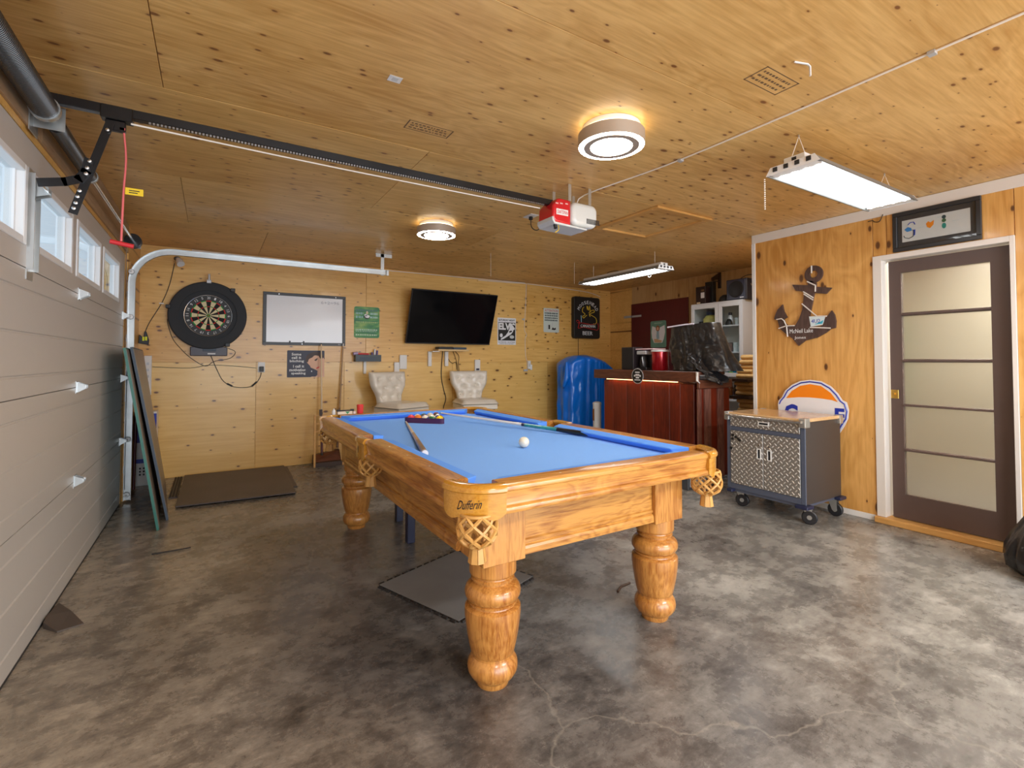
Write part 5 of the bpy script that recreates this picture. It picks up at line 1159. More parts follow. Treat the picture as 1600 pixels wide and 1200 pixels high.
tag(wire('television_cable', [(3.352, YF-0.01, 1.36), (3.335, YF-0.008, 1.15), (3.335, YF-0.008, 0.98), (3.37, YF-0.008, 0.82), (3.40, YF-0.008, 0.70), (3.36, YF-0.008, 0.55), (3.34, YF-0.008, 0.25)], 0.006, M_cable), 'long black cable hanging from the shelf behind the chairs', 'cable')
for k, (pts, wh_) in enumerate((([(3.42, YF-0.01, 1.36), (3.43, YF-0.01, 1.26), (3.49, YF-0.01, 1.19), (3.55, YF-0.01, 1.20), (3.56, YF-0.01, 1.10)], 'shorter black cable loop under the shelf, left one'), ([(3.50, YF-0.014, 1.36), (3.54, YF-0.014, 1.27), (3.57, YF-0.014, 1.15), (3.59, YF-0.014, 0.95)], 'black cable hanging from the middle of the shelf'), ([(3.53, YF-0.02, 1.36), (3.59, YF-0.02, 1.29), (3.585, YF-0.02, 1.18), (3.61, YF-0.02, 0.95)], 'black cable bulging out at the right under the shelf'))):
    tag(wire('hanging_cable', pts, 0.0035, M_cable), wh_, 'cable')
# wall controllers and holders
def gadget(name, x0, x1, z0, z1, label, m_=M_white, dark=None):
    t = empty(name, ((x0+x1)/2, YB, z0), label, 'remote')
    G().box(x0, x1, YF-0.03, YF, z0, z1).build('case', m_, t, bevel=0.007, seg=2)
    if dark: G().box(x0+0.018, x1-0.018, YF-0.032, YF-0.0302, z0+dark[0], z0+dark[1]).build('button_panel', M_navy, t)
    return t
gadget('remote_holder', 2.665, 2.735, 1.04, 1.205, 'white holder on the wall behind the left chair, the lower of two')
gadget('remote_holder', 2.737, 2.835, 1.115, 1.30, 'white remote in its holder above the left chair, the upper of two', dark=None)
gadget('remote_control', 3.84, 3.925, 1.04, 1.24, 'white remote with dark buttons on the wall above the right chair', dark=(0.05, 0.075))
# dart shelf
ds = empty('dart_caddy', (2.31, YB, 1.21), 'dark wall caddy holding darts and a white marker, right of the navy sign', 'caddy')
G().box(2.155, 2.472, YF-0.10, YF-0.092, 1.214, 1.297).box(2.155, 2.472, YF-0.092, YF, 1.214, 1.222).box(2.155, 2.163, YF-0.092, YF, 1.222, 1.297).box(2.464, 2.472, YF-0.092, YF, 1.222, 1.297).build('tray', mat('dark_teal_box', (0.02, 0.035, 0.045), 0.4), ds)
G().box(2.205, 2.40, YF-0.106, YF-0.1005, 1.225, 1.268).build('front_label', M_slate, ds)
G().box(2.27, 2.305, YF-0.03, YF-0.0005, 1.06, 1.213).build('bracket', M_white, ds, bevel=0.004)
G().tube([(2.16, YF-0.05, 1.312), (2.33, YF-0.05, 1.306)], 0.012, 8).build('red_dart_case', M_red, ds, smooth=50)
G().tube([(2.135, YF-0.06, 1.308), (2.19, YF-0.05, 1.318)], 0.020, 8).build('flight_holder', mat('lilac_plastic', (0.5, 0.4, 0.6), 0.5), ds, smooth=50)
tag(G().tube([(2.402, YF-0.05, 1.225), (2.405, YF-0.05, 1.37)], 0.011, 10).build('marker', M_signwhite, smooth=50), 'white marker standing in the dart caddy', 'marker')
tag(G().tube([(2.375, YF-0.045, 1.225), (2.37, YF-0.045, 1.33)], 0.012, 8).tube([(2.432, YF-0.04, 1.225), (2.438, YF-0.04, 1.355)], 0.012, 8).build('dart_flights', mat('violet_flights', (0.14, 0.10, 0.30), 0.5), smooth=50), 'dark violet dart flights around the white marker', 'darts')

# neon beer sign
ns = empty('neon_sign', (5.877, YB, 1.588), 'black neon beer sign with white letters and a yellow moose, unlit', 'neon sign')
G().prism(rrect(5.602, 6.152, 1.590, 2.268, 0.04), YF-0.075, YF, 'XZ').build('backing_box', M_letter_k, ns, bevel=0.008, seg=2)
NY = YF-0.084
M_nw = mat('white_neon_glass', (0.78, 0.80, 0.82), 0.3); M_ny = mat('yellow_neon_glass', (0.85, 0.60, 0.06), 0.3); M_nr = mat('red_neon_glass', (0.60, 0.03, 0.03), 0.3)
word = 'MOOSEHEAD'
for k, ch_ in enumerate(word):
    a = math.radians(152-124*k/(len(word)-1)); R_ = 0.205
    g = fit(text_geo(ch_, 0.1, 0.003), 0.040, 0.055)
    th = a-PI/2
    g.xf(lambda p: Vector((5.882+1.05*R_*math.cos(a)+p.x*math.cos(th)-p.y*math.sin(th), NY-p.z, 1.975+R_*math.sin(a)+p.x*math.sin(th)+p.y*math.cos(th)))).build('neon_letter', M_nw, ns)
def ntube(pts, m_, r_=0.006): return wire('neon_tube', [(x, NY, z) for x, z in pts], r_, m_, ns, n=3)
ntube([(5.80, 2.10), (5.77, 2.07), (5.77, 2.02), (5.82, 1.99), (5.80, 1.96), (5.77, 1.95), (5.79, 1.92), (5.83, 1.95), (5.86, 1.97)], M_ny)
ntube([(5.86, 2.12), (5.87, 2.06), (5.875, 2.12), (5.90, 2.05), (5.92, 2.13), (5.93, 2.04), (5.90, 2.01)], M_ny)
ntube([(5.90, 2.01), (5.96, 2.05), (6.01, 2.06), (6.02, 2.03), (5.96, 2.01), (5.91, 1.99), (5.93, 1.95)], M_ny)
ntube([(5.91, 1.99), (5.99, 1.96), (6.05, 1.93), (6.07, 1.87), (6.04, 1.83), (6.00, 1.835)], M_ny)
ntube([(5.74, 1.96), (5.745, 1.85)], mat('pale_blue_neon_glass', (0.35, 0.60, 0.70), 0.3))
ntube([(5.64, 1.86), (5.66, 1.88), (5.70, 1.86), (5.69, 1.80), (5.68, 1.75), (5.78, 1.77), (5.90, 1.755), (6.02, 1.74), (6.09, 1.735), (6.11, 1.80), (6.09, 1.85)], M_nr)
ntube([(5.66, 1.84), (5.80, 1.835), (5.95, 1.82), (6.06, 1.84)], M_nr)
on_back(fit(text_geo('CANADIAN', 0.1, 0.003), 0.31, 0.045), 5.885, 1.792, NY).build('neon_letter', M_nw, ns)
on_back(fit(text_geo('BEER', 0.1, 0.003), 0.21, 0.062), 5.877, 1.675, NY).build('neon_letter', M_nw, ns)
wire('power_cord', [(5.74, YF-0.01, 1.59), (5.742, YF-0.006, 1.45), (5.745, YF-0.006, 1.28), (5.75, YF-0.006, 1.1)], 0.004, M_cable, ns)

# cue rack with two standing cues
cr_ = empty('cue_rack', (1.82, 6.05, 0), 'thin pine floor rack for cues against the back wall', 'rack')
for x in (1.668, 1.985):
    G().box(x-0.01, x+0.01, 5.955, 5.975, 0.0, 0.60).build('post', M_trimwood, cr_)
G().box(1.679, 1.974, 5.95, 6.19, 0.0, 0.05).build('base_tray', M_darkwood, cr_)
G().hexa([(1.68, 6.00, 0.052), (1.97, 6.00, 0.052), (1.97, 6.18, 0.052), (1.68, 6.18, 0.052), (1.68, 6.10, 0.11), (1.97, 6.10, 0.16), (1.97, 6.18, 0.16), (1.68, 6.18, 0.11)]).build('cue_rest', M_bartop_x, cr_)
for z in (0.40, 0.49, 0.585): G().box(1.679, 1.974, 5.958, 5.972, z, z+0.018).build('cross_bar', M_trimwood, cr_)
G().box(1.715, 1.745, 5.95, 5.98, 0.586, 0.66).build('rack_knob', M_darkwood, cr_)
cue((1.758, 6.135, 1.432), (1.765, 6.06, 0.05+0.065), 'tall cue with maroon butt standing in the pine rack, the left one', [('tip', 0, 0.01, M_letter_k), ('shaft', 0.01, 0.62, M_maple), ('butt', 0.62, 0.98, M_maroon), ('bumper', 0.98, 1, M_rubber)])
cue((2.020, 6.17, 1.435), (1.955, 6.14, 0.175), 'slim cue with white ferrule standing at the right end of the pine rack', [('ferrule', 0, 0.03, M_cue_w), ('shaft', 0.03, 0.62, mat('brown_shaft', (0.42, 0.26, 0.12), 0.35)), ('butt', 0.62, 1, M_brownbutt)])

# two tufted bar chairs
def tufted_chair():
    t = empty('tufted_bar_chair', (0, 0, 0)); SH = 0.60
    # legs
    for sx in (-1, 1):
        for sy in (-1, 1):
            x0, y0 = sx*0.19, (-0.19 if sy < 0 else 0.17)
            G().tube([(x0, y0, SH), (x0*1.08, y0*1.12, 0.0)], [0.022, 0.015], 8).build('leg', M_darkwood, t, local=True, smooth=50)
    for sy in (-0.2, 0.185): G().box(-0.19, 0.19, sy-0.01, sy+0.01, 0.22, 0.245).build('stretcher', M_darkwood, t, local=True)
    for sx in (-0.2, 0.2): G().box(sx-0.01, sx+0.01, -0.19, 0.175, 0.28, 0.305).build('stretcher', M_darkwood, t, local=True)
    G().box(-0.235, 0.235, -0.235, 0.225, SH, SH+0.07).build('seat_frame', M_cream, t, bevel=0.015, seg=2, local=True)
    # domed seat cushion
    n = 12; vs = []; fs = []
    for j in range(n+1):
        for i in range(n+1):
            x = -0.25+0.5*i/n; y = -0.255+0.48*j/n; ex = min(1, (1-abs(x)/0.25)*5); ey = min(1, (1-abs((y+0.015)/0.24))*5)
            vs.append((x, y, SH+0.075+0.055*math.sqrt(max(0, ex))*math.sqrt(max(0, ey))))
    for j in range(n):
        for i in range(n): a = j*(n+1)+i; fs.append((a, a+1, a+n+2, a+n+1))
    m0 = len(vs); vs += [(-0.25, -0.255, SH+0.071), (0.25, -0.255, SH+0.071), (0.25, 0.225, SH+0.071), (-0.25, 0.225, SH+0.071)]
    fs += [(m0+3, m0+2, m0+1, m0)]
    G().add(vs, fs).build('seat', M_cream, t, smooth=70, local=True)
    # hourglass back with button tufts
    bts = [(-0.16, 0.31), (0.0, 0.31), (0.16, 0.31), (-0.08, 0.20), (0.08, 0.20), (-0.13, 0.09), (0.0, 0.09), (0.13, 0.09)]
    def halfw(s_): return 0.165+0.095*(1/(1+math.exp(-(s_-0.17)*26)))
    ny, nx = 30, 24; HB = 0.395
    def pt_(i, j, side):
        s_ = HB*j/ny; hw = halfw(s_); x = -hw+2*hw*i/nx; e_ = min(1, (1-abs(x)/hw)*6+0.05); e2 = min(1, (1-s_/HB)*8+0.05)
        puff = 0.035*math.sqrt(max(0, e_))*math.sqrt(max(0, e2))
        if side < 0:
            for bx_, bz2 in bts:
                dd = math.hypot(x-bx_, s_-bz2); puff -= 0.034*math.exp(-(dd/0.026)**2)
            puff += 0.005*math.cos((x+s_)*42)*math.cos((x-s_)*42)
        yb = 0.20+0.10*s_+0.12*max(0, s_-0.2)**2
        return (x, yb-puff if side < 0 else yb+0.05, SH+0.09+s_)
    vs = [pt_(i, j, -1) for j in range(ny+1) for i in range(nx+1)]+[pt_(i, j, 1) for j in range(ny+1) for i in range(nx+1)]
    N_ = (nx+1)*(ny+1); fs = []
    for j in range(ny):
        for i in range(nx):
            a = j*(nx+1)+i; fs += [(a, a+1, a+nx+2, a+nx+1), (N_+a+1, N_+a, N_+a+nx+1, N_+a+nx+2)]
    for j in range(ny):
        a = j*(nx+1); fs.append((a, a+nx+1, N_+a+nx+1, N_+a)); a += nx; fs.append((a+nx+1, a, N_+a, N_+a+nx+1))
    for i in range(nx): fs.append((i+1, i, N_+i, N_+i+1)); a = ny*(nx+1)+i; fs.append((a, a+1, N_+a+1, N_+a))
    bk = G().add(vs, fs).build('backrest', M_cream, t, smooth=70, local=True)
    for bx_, bz2 in bts:
        yb = 0.20+0.10*bz2+0.12*max(0, bz2-0.2)**2
        G().sphere((bx_, yb-0.012, SH+0.09+bz2), 0.011, 10, 6).build('button', M_cream, bk, smooth=180)
    return t
ch1 = tufted_chair(); ch1.location = (2.60, 5.70, 0); ch1.rotation_euler = (0, 0, math.radians(22))
tag(ch1, 'cream tufted bar chair turned to the right, the left one against the back wall', 'chair', 'cream tufted chairs')
ch2 = copy_tree(ch1); ch2.location = (3.60, 5.72, 0); ch2.rotation_euler = (0, 0, math.radians(-8))
tag(ch2, 'cream tufted bar chair facing forward below the television, the right one', 'chair', 'cream tufted chairs')

# ================================================================== BLUE TARP OVER A STACK
tp = empty('covered_armchair', (5.5, 5.75, 0), 'bright blue plastic tarp draped over a tall thing left of the bar', 'tarp')
NS, NT = 180, 80; vs = []; fs = []
def tarp_r(a, t):
    # rounded box footprint with folds that deepen towards the floor
    hx, hy = 0.49, 0.22
    c_, s_ = math.cos(a), math.sin(a); k = (abs(c_/hx)**3+abs(s_/hy)**3)**(-1/3)
    bulge = 1.0+0.05*math.sin(t*PI)-0.03*t
    fold = 1+0.045*(0.5+t)*math.sin(9*a+1.5*math.sin(3*a)+1.6*t)+0.030*(0.35+t)*math.sin(23*a+2*math.cos(2*a)+2*t)
    return k*bulge*fold
top_pts = 20
for j in range(NT+1):
    t = j/NT
    for i in range(NS):
        a = 2*PI*i/NS
        if j <= top_pts:
            q = math.sin(PI/2*j/top_pts); rr = tarp_r(a, 0)*(0.02+0.98*q); x = rr*math.cos(a); y = rr*math.sin(a); drop = 0.085*(1-math.cos(PI/2*j/top_pts))
            zz = None
        else:
            tt = (j-top_pts)/(NT-top_pts); rr = tarp_r(a, tt)*(1.0-0.05*min(1, tt*3)*(1 if math.cos(a) < 0 else 0.3)); x = rr*math.cos(a); y = rr*math.sin(a); drop = 0.085+(1.15)*tt
        # silhouette: high at the left, shoulder falling to the right
        xs_ = x/0.49; topz = 1.315-0.06*max(0, -xs_-0.45)**1.5*4-0.17*max(0, xs_+0.15)**1.6
        s2_ = (topz-0.02-0.085)/1.15
        z = topz-min(drop, 0.085)-max(0, drop-0.085)*s2_
        dq = 0.030*(noise.turbulence(Vector((x*5+3, y*5, z*2.2)), 3, True)-0.45)*(0.25+min(1, j/top_pts)*0.75)
        x *= 1+dq*2; y *= 1+dq*3
        vs.append((5.50+x, 5.72+y, max(0.006, z+0.006*math.sin(14*x+9*y)*(1 if j > 2 else 0))))
for j in range(NT):
    for i in range(NS):
        k = (i+1) % NS; fs.append((j*NS+i, j*NS+k, (j+1)*NS+k, (j+1)*NS+i))
fs.append(tuple(range(NS-1, -1, -1)))
G().add(vs, fs).build('tarp', M_tarp, tp, smooth=80)
G().tube([(5.03, 5.60, 1.20), (5.00, 5.56, 0.98), (4.96, 5.58, 0.86), (4.985, 5.62, 0.84), (5.04, 5.62, 0.98)], [0.02, 0.045, 0.03, 0.02, 0.03], 8).build('tarp_corner', M_tarp, tp, smooth=80)
wc = empty('white_plastic_tub', (4.945, 4.85, 0), 'sliver of a white tub between the blue tarp and the left end of the bar', 'tub')
G().lathe([(0, 0), (0.05, 0), (0.055, 0.70), (0.058, 0.705), (0.058, 0.73), (0.03, 0.745), (0, 0.747)], (4.945, 4.85, 0), 20).xf(lambda p: Vector((p.x, p.y, p.z*0.93))).build('body', M_white, wc, smooth=50)
G().box(4.885, 4.889, 4.84, 4.87, 0.45, 0.60).build('brown_print', M_orangewood, wc)

# ================================================================== BAR
ba = empty('bar_counter', (4.85, 3.9, 0), 'dark cherry plank home bar with a thick walnut top edge', 'bar')
ys = [4.60, 4.44, 4.213, 3.99, 3.80, 3.577, 3.434, 3.262]
for a, b_ in zip(ys[1:], ys[:-1]):
    G().box(4.842, 4.860+random.uniform(0, .003), a+0.0015, b_-0.0015, 0.05, 0.985).build('plank', M_bar, ba, bevel=0.002)
G().box(4.862, 4.90, 3.262, 4.60, 0.02, 1.0).build('carcass', M_bar2, ba)
G().box(4.80, 4.83, 3.185, 4.745, 1.008, 1.117).build('fascia', M_bartop, ba, bevel=0.004)
G().box(4.8305, 5.24, 3.185, 4.745, 1.085, 1.117).build('counter_top', M_bartop, ba, bevel=0.003)
G().box(4.812, 4.826, 3.45, 4.52, 1.0005, 1.0075).build('led_strip', M_led, ba, label='warm orange LED strip under the bar top')
G().box(4.78, 4.80-0.0005, 3.175, 3.19, 1.02, 1.115).build('pale_edge', M_rope_w, ba)
# lower return towards the anchor wall, with pale upright slats
G().box(4.862, 5.335, 3.205, 3.23, 0.03, 0.945).build('return_panel', M_bar, ba)
G().box(4.806, 5.345, 3.172, 3.202, 0.948, 1.032).build('return_fascia', M_bartop_x, ba, bevel=0.003)
G().box(4.9005, 5.345, 3.2025, 3.60, 1.006, 1.032).build('return_top', M_bartop_x, ba, bevel=0.003)
for a, b_ in ((4.806, 4.855), (4.912, 5.005), (5.122, 5.215)):
    G().box(a, b_, 3.182, 3.204, 0.03, 0.942).build('upright_slat', M_slat, ba, bevel=0.002)
G().box(4.865, 5.24, 4.58, 4.60, 0.02, 1.08).build('end_panel', M_bar2, ba)
G().tube([(4.765, 3.17, 1.075), (4.76, 3.165, 1.03), (4.80, 3.16, 1.005)], 0.005, 6).build('hook', M_white, ba, smooth=50)
# round badge on the fascia
bd = empty('round_badge', (4.795, 3.99, 1.0), 'round black and silver badge fixed on the bar edge', 'badge')
G().lathe([(0, 4.7985), (0.088, 4.7985), (0.088, 4.795), (0.078, 4.793), (0.078, 4.7945), (0, 4.7945)], (0, 3.992, 1.052), 32, 'X').build('disc', M_letter_k, bd)
G().lathe([(0.078, 4.7935), (0.089, 4.7935), (0.089, 4.799), (0.078, 4.799)], (0, 3.992, 1.052), 32, 'X', cap=False).build('rim', M_silver, bd)
for (yy, zz, w_, h_) in ((3.992, 1.095, 0.07, 0.014), (3.992, 1.065, 0.06, 0.02), (4.035, 1.055, 0.02, 0.02), (3.95, 1.055, 0.02, 0.02), (3.992, 1.035, 0.05, 0.018), (3.992, 1.008, 0.09, 0.012)):
    G().box(4.7925, 4.7944, yy-w_/2, yy+w_/2, zz-h_/2, zz+h_/2).build('print', M_letter_w, bd, bevel=0.0008)
# things on the bar
sb = empty('bar_speaker', (5.05, 4.33, 1.1175), 'tall dark speaker standing on the left part of the bar top', 'speaker')
G().box(4.97, 5.13, 4.225, 4.425, 1.118, 1.392).build('cabinet', mat('plum_black_laminate', (0.035, 0.025, 0.028), 0.35), sb, bevel=0.004)
G().box(4.966, 4.9695, 4.235, 4.415, 1.13, 1.38).build('grille', M_blackp, sb)
cm = empty('coffee_maker', (5.05, 4.12, 1.1175), 'black and silver coffee maker between the dark speaker and the red canister', 'coffee maker')
G().box(5.0, 5.16, 4.05, 4.19, 1.118, 1.150).build('base', M_blackp, cm, bevel=0.005)
G().box(5.08, 5.16, 4.055, 4.185, 1.1505, 1.30).build('tower', M_blackp, cm, bevel=0.004)
G().box(4.99, 5.16, 4.045, 4.195, 1.3005, 1.345).build('brew_head', M_silver, cm, bevel=0.006)
G().lathe([(0, 1.152), (0.042, 1.153), (0.046, 1.20), (0.036, 1.27), (0.030, 1.285), (0, 1.286)], (5.032, 4.12, 0), 20).build('carafe', M_letter_k, cm, smooth=50)
wire('handle', [(4.992, 4.10, 1.27), (4.965, 4.075, 1.25), (4.970, 4.07, 1.19), (4.992, 4.09, 1.17)], 0.006, M_silver, cm)
rc_ = empty('red_canister', (5.03, 3.88, 1.1175), 'shiny red canister with a pale lid beside the black bin bag', 'canister')
G().lathe([(0, 1.118), (0.09, 1.118), (0.095, 1.125), (0.095, 1.33), (0, 1.33)], (5.05, 3.885, 0), 32).build('body', mat('metallic_red', (0.45, 0.01, 0.02), 0.15, 0.5, coat=0.6), rc_, smooth=50)
G().lathe([(0, 1.3305), (0.10, 1.331), (0.104, 1.338), (0.10, 1.352), (0, 1.356)], (5.05, 3.885, 0), 32).build('lid', M_cue_w, rc_, smooth=50)
tag(G().box(4.99, 5.20, 3.93, 4.21, 1.3575, 1.372).build('tray', mat('pinkish_tray', (0.80, 0.55, 0.58), 0.4), bevel=0.003), 'flat pale tray lying over the coffee maker and red canister', 'tray')

# black bin bag draped over an appliance on the bar corner
bb_ = empty('covered_appliance', (5.1, 3.42, 1.1175), 'black bin bag draped over a tall appliance on the bar corner', 'bag')
def lerp(a, b_, t): return tuple(a[i]+(b_[i]-a[i])*t for i in range(3))
rings = []  # each ring: closed loop (x,y) with z, top to bottom
NB = 150; vs = []; fs = []
def ring_b(t):
    # t 0 top .. 1 bottom ; top box spans y 3.30..3.71 , z 1.60-1.62
    cy = 3.44+(-0.10)*t-0.02*t*t; hy = 0.268+0.10*t**0.9; cx = 5.10; hx = 0.12+0.05*t
    return cx, cy, hx, hy
NR = 70
for j in range(NR+1):
    t = j/NR; cx, cy, hx, hy = ring_b(t)
    for i in range(NB):
        a = 2*PI*i/NB; c_, s_ = math.cos(a), math.sin(a); k = (abs(c_/hx)**4+abs(s_/hy)**4)**(-0.25)
        k *= 1+0.05*(0.25+t)*math.sin(7*a+4*t+math.sin(2*a))+0.035*(0.2+t)*math.sin(15*a-3*t)
        x = cx+k*c_; y = cy+k*s_
        z = 1.61-0.02*(y-3.5)*0-0.485*t
        z += 0.05*(3.5-y)*(1-t)
        x = max(x, 4.92-0.02*t) if t > 0.9 else x
        dq = 0.05*(noise.turbulence(Vector((x*9, y*9+2, z*6)), 4, True)-0.5)*min(1, 0.3+t*3)
        x = cx+(x-cx)*(1+dq*3); y = cy+(y-cy)*(1+dq)
        vs.append((x, y, max(z, 1.121)))
for j in range(NR):
    for i in range(NB):
        k = (i+1) % NB; fs.append((j*NB+i, j*NB+k, (j+1)*NB+k, (j+1)*NB+i))
fs.append(tuple(range(NB-1, -1, -1)))
G().add(vs, fs).build('bag_body', M_bag, bb_, smooth=75)
fl_ = G(); NA, NC = 50, 34; vs = []; fs = []
for j in range(NA+1):
    for i in range(NC+1):
        t = j/NA; u_ = i/NC
        # flap runs from the near side of the bag down over the counter corner
        yc = 3.33-0.30*t; x = 4.83+0.22*u_+0.03*t-0.05*math.sin(PI*u_)*0.5; y = yc+0.04*math.sin(5*u_*PI+3*t)*(0.3+t*0.4)
        z = 1.30-0.30*t+0.012*math.sin(9*u_+6*t)
        dq = 0.10*(noise.turbulence(Vector((x*10, y*8+5, z*7)), 4, True)-0.5)
        vs.append((x+dq*0.6, min(y, 3.40)-dq*0.5, max(z, 1.0)))
for j in range(NA):
    for i in range(NC): a = j*(NC+1)+i; fs.append((a, a+1, a+NC+2, a+NC+1))
o = G().add(vs, fs).build('bag_flap', M_bag, bb_, smooth=75)
so = o.modifiers.new('thickness', 'SOLIDIFY'); so.thickness = 0.012
G().tube([(4.985, 3.715, 1.600), (4.975, 3.60, 1.608), (4.97, 3.48, 1.615), (4.972, 3.36, 1.618)], 0.008, 6).build('appliance_rim', mat('lilac_white_plastic', (0.75, 0.68, 0.78), 0.4), bb_, smooth=60)
G().box(5.0, 5.2, 3.38, 3.66, 1.118, 1.58).build('appliance_body', M_blackp, bb_)

# ================================================================== ALCOVE: red board, poster, hinge, cabinet
rd = empty('red_board', (W2-0.02, 5.13, 0), 'tall dark red painted board against the alcove wall', 'board')
G().box(W2-0.030, W2-0.0115, 4.594, 5.698, 0.0, 2.139).build('panel', M_red_board, rd, bevel=0.003)
XR = W2-0.0305
G().box(XR-0.004, XR, 5.48, 5.68, 1.925, 1.955).box(XR-0.004, XR+0.015, 5.70, 5.86, 1.925, 1.96).build('strap_hinge', M_silver, rd)
ap = empty('angel_poster', (XR, 5.13, 1.43), 'green tin sign with a white winged woman on the dark red board', 'sign')
def flatR(pts, t, m_, x, nm='print'): return G().prism(pts, x-0.0006, x, 'YZ').build(nm, m_, t)
G().prism(rrect(4.985, 5.29, 1.428, 1.835, 0.025), XR-0.003, XR, 'YZ').build('plate', mat('jade_print', (0.16, 0.33, 0.25), 0.5, var=0.3), ap)
flatR([(5.255, 1.76), (5.20, 1.74), (5.14, 1.72), (5.08, 1.74), (5.015, 1.765), (5.005, 1.66), (5.03, 1.56), (5.06, 1.50), (5.22, 1.50), (5.26, 1.58), (5.27, 1.66)], ap, M_signwhite, XR-0.0032, 'wings')
flatR(ell(5.145, 1.72, 0.038, 0.045), ap, mat('auburn_print', (0.30, 0.11, 0.04), 0.5), XR-0.004, 'hair'); flatR(ell(5.145, 1.715, 0.02, 0.028), ap, M_skin, XR-0.0048, 'face')
flatR([(5.165, 1.68), (5.125, 1.68), (5.115, 1.56), (5.165, 1.55), (5.175, 1.60)], ap, mat('pale_blue_print', (0.35, 0.50, 0.58), 0.5), XR-0.004, 'dress'); flatR([(5.22, 1.56), (5.17, 1.56), (5.06, 1.53), (5.08, 1.505), (5.21, 1.505)], ap, mat('peach_print', (0.70, 0.45, 0.25), 0.5), XR-0.0048, 'legs')
on_right(fit(text_geo('HEAVENLY', 0.1, 0.0003), 0.16, 0.022), 5.135, 1.80, XR-0.0035).build('lettering', mat('pale_jade', (0.55, 0.70, 0.55), 0.5), ap)

cbn = empty('glass_cabinet', (6.28, 3.905, 0), 'tall white cabinet with two glass doors in the alcove', 'cabinet')
cx0, cx1, cy0, cy1, cz0, cz1 = 6.122, W2-0.012, 3.538, 4.278, 1.03, 1.955
M_cabw = mat('cabinet_white', (0.74, 0.75, 0.78), 0.35); M_cabs = mat('cabinet_side_taupe', (0.33, 0.27, 0.24), 0.45)
G().box(cx0, cx1, cy0, cy0+0.018, 0, cz1).build('side_panel', M_cabw, cbn); G().box(cx0, cx1, cy1-0.018, cy1, 0, cz1).build('side_panel', M_cabw, cbn)
G().box(cx0-0.018, cx1, cy0, cy1, cz1+0.0005, cz1+0.02).build('top_panel', M_cabw, cbn, bevel=0.002); G().box(cx1-0.008, cx1, cy0+0.019, cy1-0.019, 0.02, cz1).build('back_panel', M_white, cbn)
G().box(cx0, cx1-0.009, cy0+0.019, cy1-0.019, cz0, cz0+0.016).build('floor_panel', M_cabw, cbn); G().box(cx0, cx1-0.009, cy0+0.019, cy1-0.019, 0.73, 0.746).build('shelf', M_cabw, cbn); G().box(cx0, cx1-0.009, cy0+0.019, cy1-0.019, 0.05, 0.066).build('shelf', M_cabw, cbn)
for z in (1.325, 1.66): G().box(cx0+0.01, cx1-0.009, cy0+0.019, cy1-0.019, z, z+0.016).build('shelf', M_cabw, cbn)
for (a, b_) in ((cy0, 3.868), (3.872, cy1)):
    f = 0.048; g = G().box(cx0-0.02, cx0-0.001, a, a+f, cz0, cz1).box(cx0-0.02, cx0-0.001, b_-f, b_, cz0, cz1).box(cx0-0.02, cx0-0.001, a+f, b_-f, cz0, cz0+0.05).box(cx0-0.02, cx0-0.001, a+f, b_-f, cz1-0.05, cz1)
    dd = g.build('door', M_cabw, cbn, bevel=0.002); G().box(cx0-0.012, cx0-0.009, a+f, b_-f, cz0+0.05, cz1-0.05).build('pane', M_glass, dd)
    ky = b_-0.02 if a == cy0 else a+0.02
    G().tube([(cx0-0.0205, ky, 1.065), (cx0-0.035, ky, 1.065)], 0.008, 8).build('knob', M_silver, dd, smooth=50)
def jar(x, y, z, prof, m_, name, label, cat, seg=20, lid=None):
    t = empty(name, (x, y, z), label, cat); G().lathe([(r_, z+h_) for r_, h_ in prof], (x, y, 0), seg).build('body', m_, t, smooth=50)
    if lid: G().lathe([(r_, z+h_) for r_, h_ in lid[0]], (x, y, 0), seg).build('cap', lid[1], t, smooth=50)
    return t
M_clear = mat('pale_glassware', (0.60, 0.68, 0.70), 0.08, coat=0.5, var=0.3, vscale=30)
S1, S2_, S3 = 1.6765, 1.3415, 1.0465
jar(6.25, 4.085, S1, [(0, 0), (0.075, 0), (0.095, 0.03), (0.095, 0.10), (0.06, 0.145), (0.05, 0.15), (0, 0.15)], mat('yellow_patterned_jar', (0.62, 0.55, 0.16), 0.3, var=0.6, vscale=18), 'jar', 'round yellow jar with a dark blue stopper on the top shelf of the cabinet', 'jar', lid=([(0, 0.1505), (0.055, 0.151), (0.058, 0.19), (0.05, 0.205), (0.045, 0.225), (0, 0.225)], M_navy))
jar(6.24, 4.22, S1, [(0, 0), (0.03, 0), (0.035, 0.05), (0.03, 0.075), (0, 0.078)], M_letter_k, 'cup', 'small black cup left of the yellow jar in the cabinet', 'cup')
jar(6.24, 3.985, S1, [(0, 0), (0.015, 0), (0.016, 0.05), (0, 0.05)], M_signwhite, 'candle', 'small white candle right of the yellow jar in the cabinet', 'candle')
jar(6.25, 3.80, S1, [(0, 0), (0.03, 0), (0.03, 0.10), (0.022, 0.115), (0.022, 0.13), (0, 0.13)], M_signwhite, 'bottle', 'white bottle with dark blue cap on the right of the top cabinet shelf', 'bottle', lid=([(0, 0.1305), (0.022, 0.131), (0.022, 0.165), (0, 0.166)], M_navy))
jar(6.17, 3.765, S1, [(0, 0), (0.045, 0), (0.04, 0.035), (0.02, 0.075), (0, 0.08)], M_letter_k, 'bell', 'black bell shaped figure on the top cabinet shelf', 'figure')
jar(6.25, 3.70, S1, [(0, 0), (0.033, 0), (0.036, 0.085), (0.032, 0.087), (0.03, 0.01), (0, 0.01)], M_clear, 'tumbler', 'clear tumbler beside the brass trophy on the top cabinet shelf', 'glass')
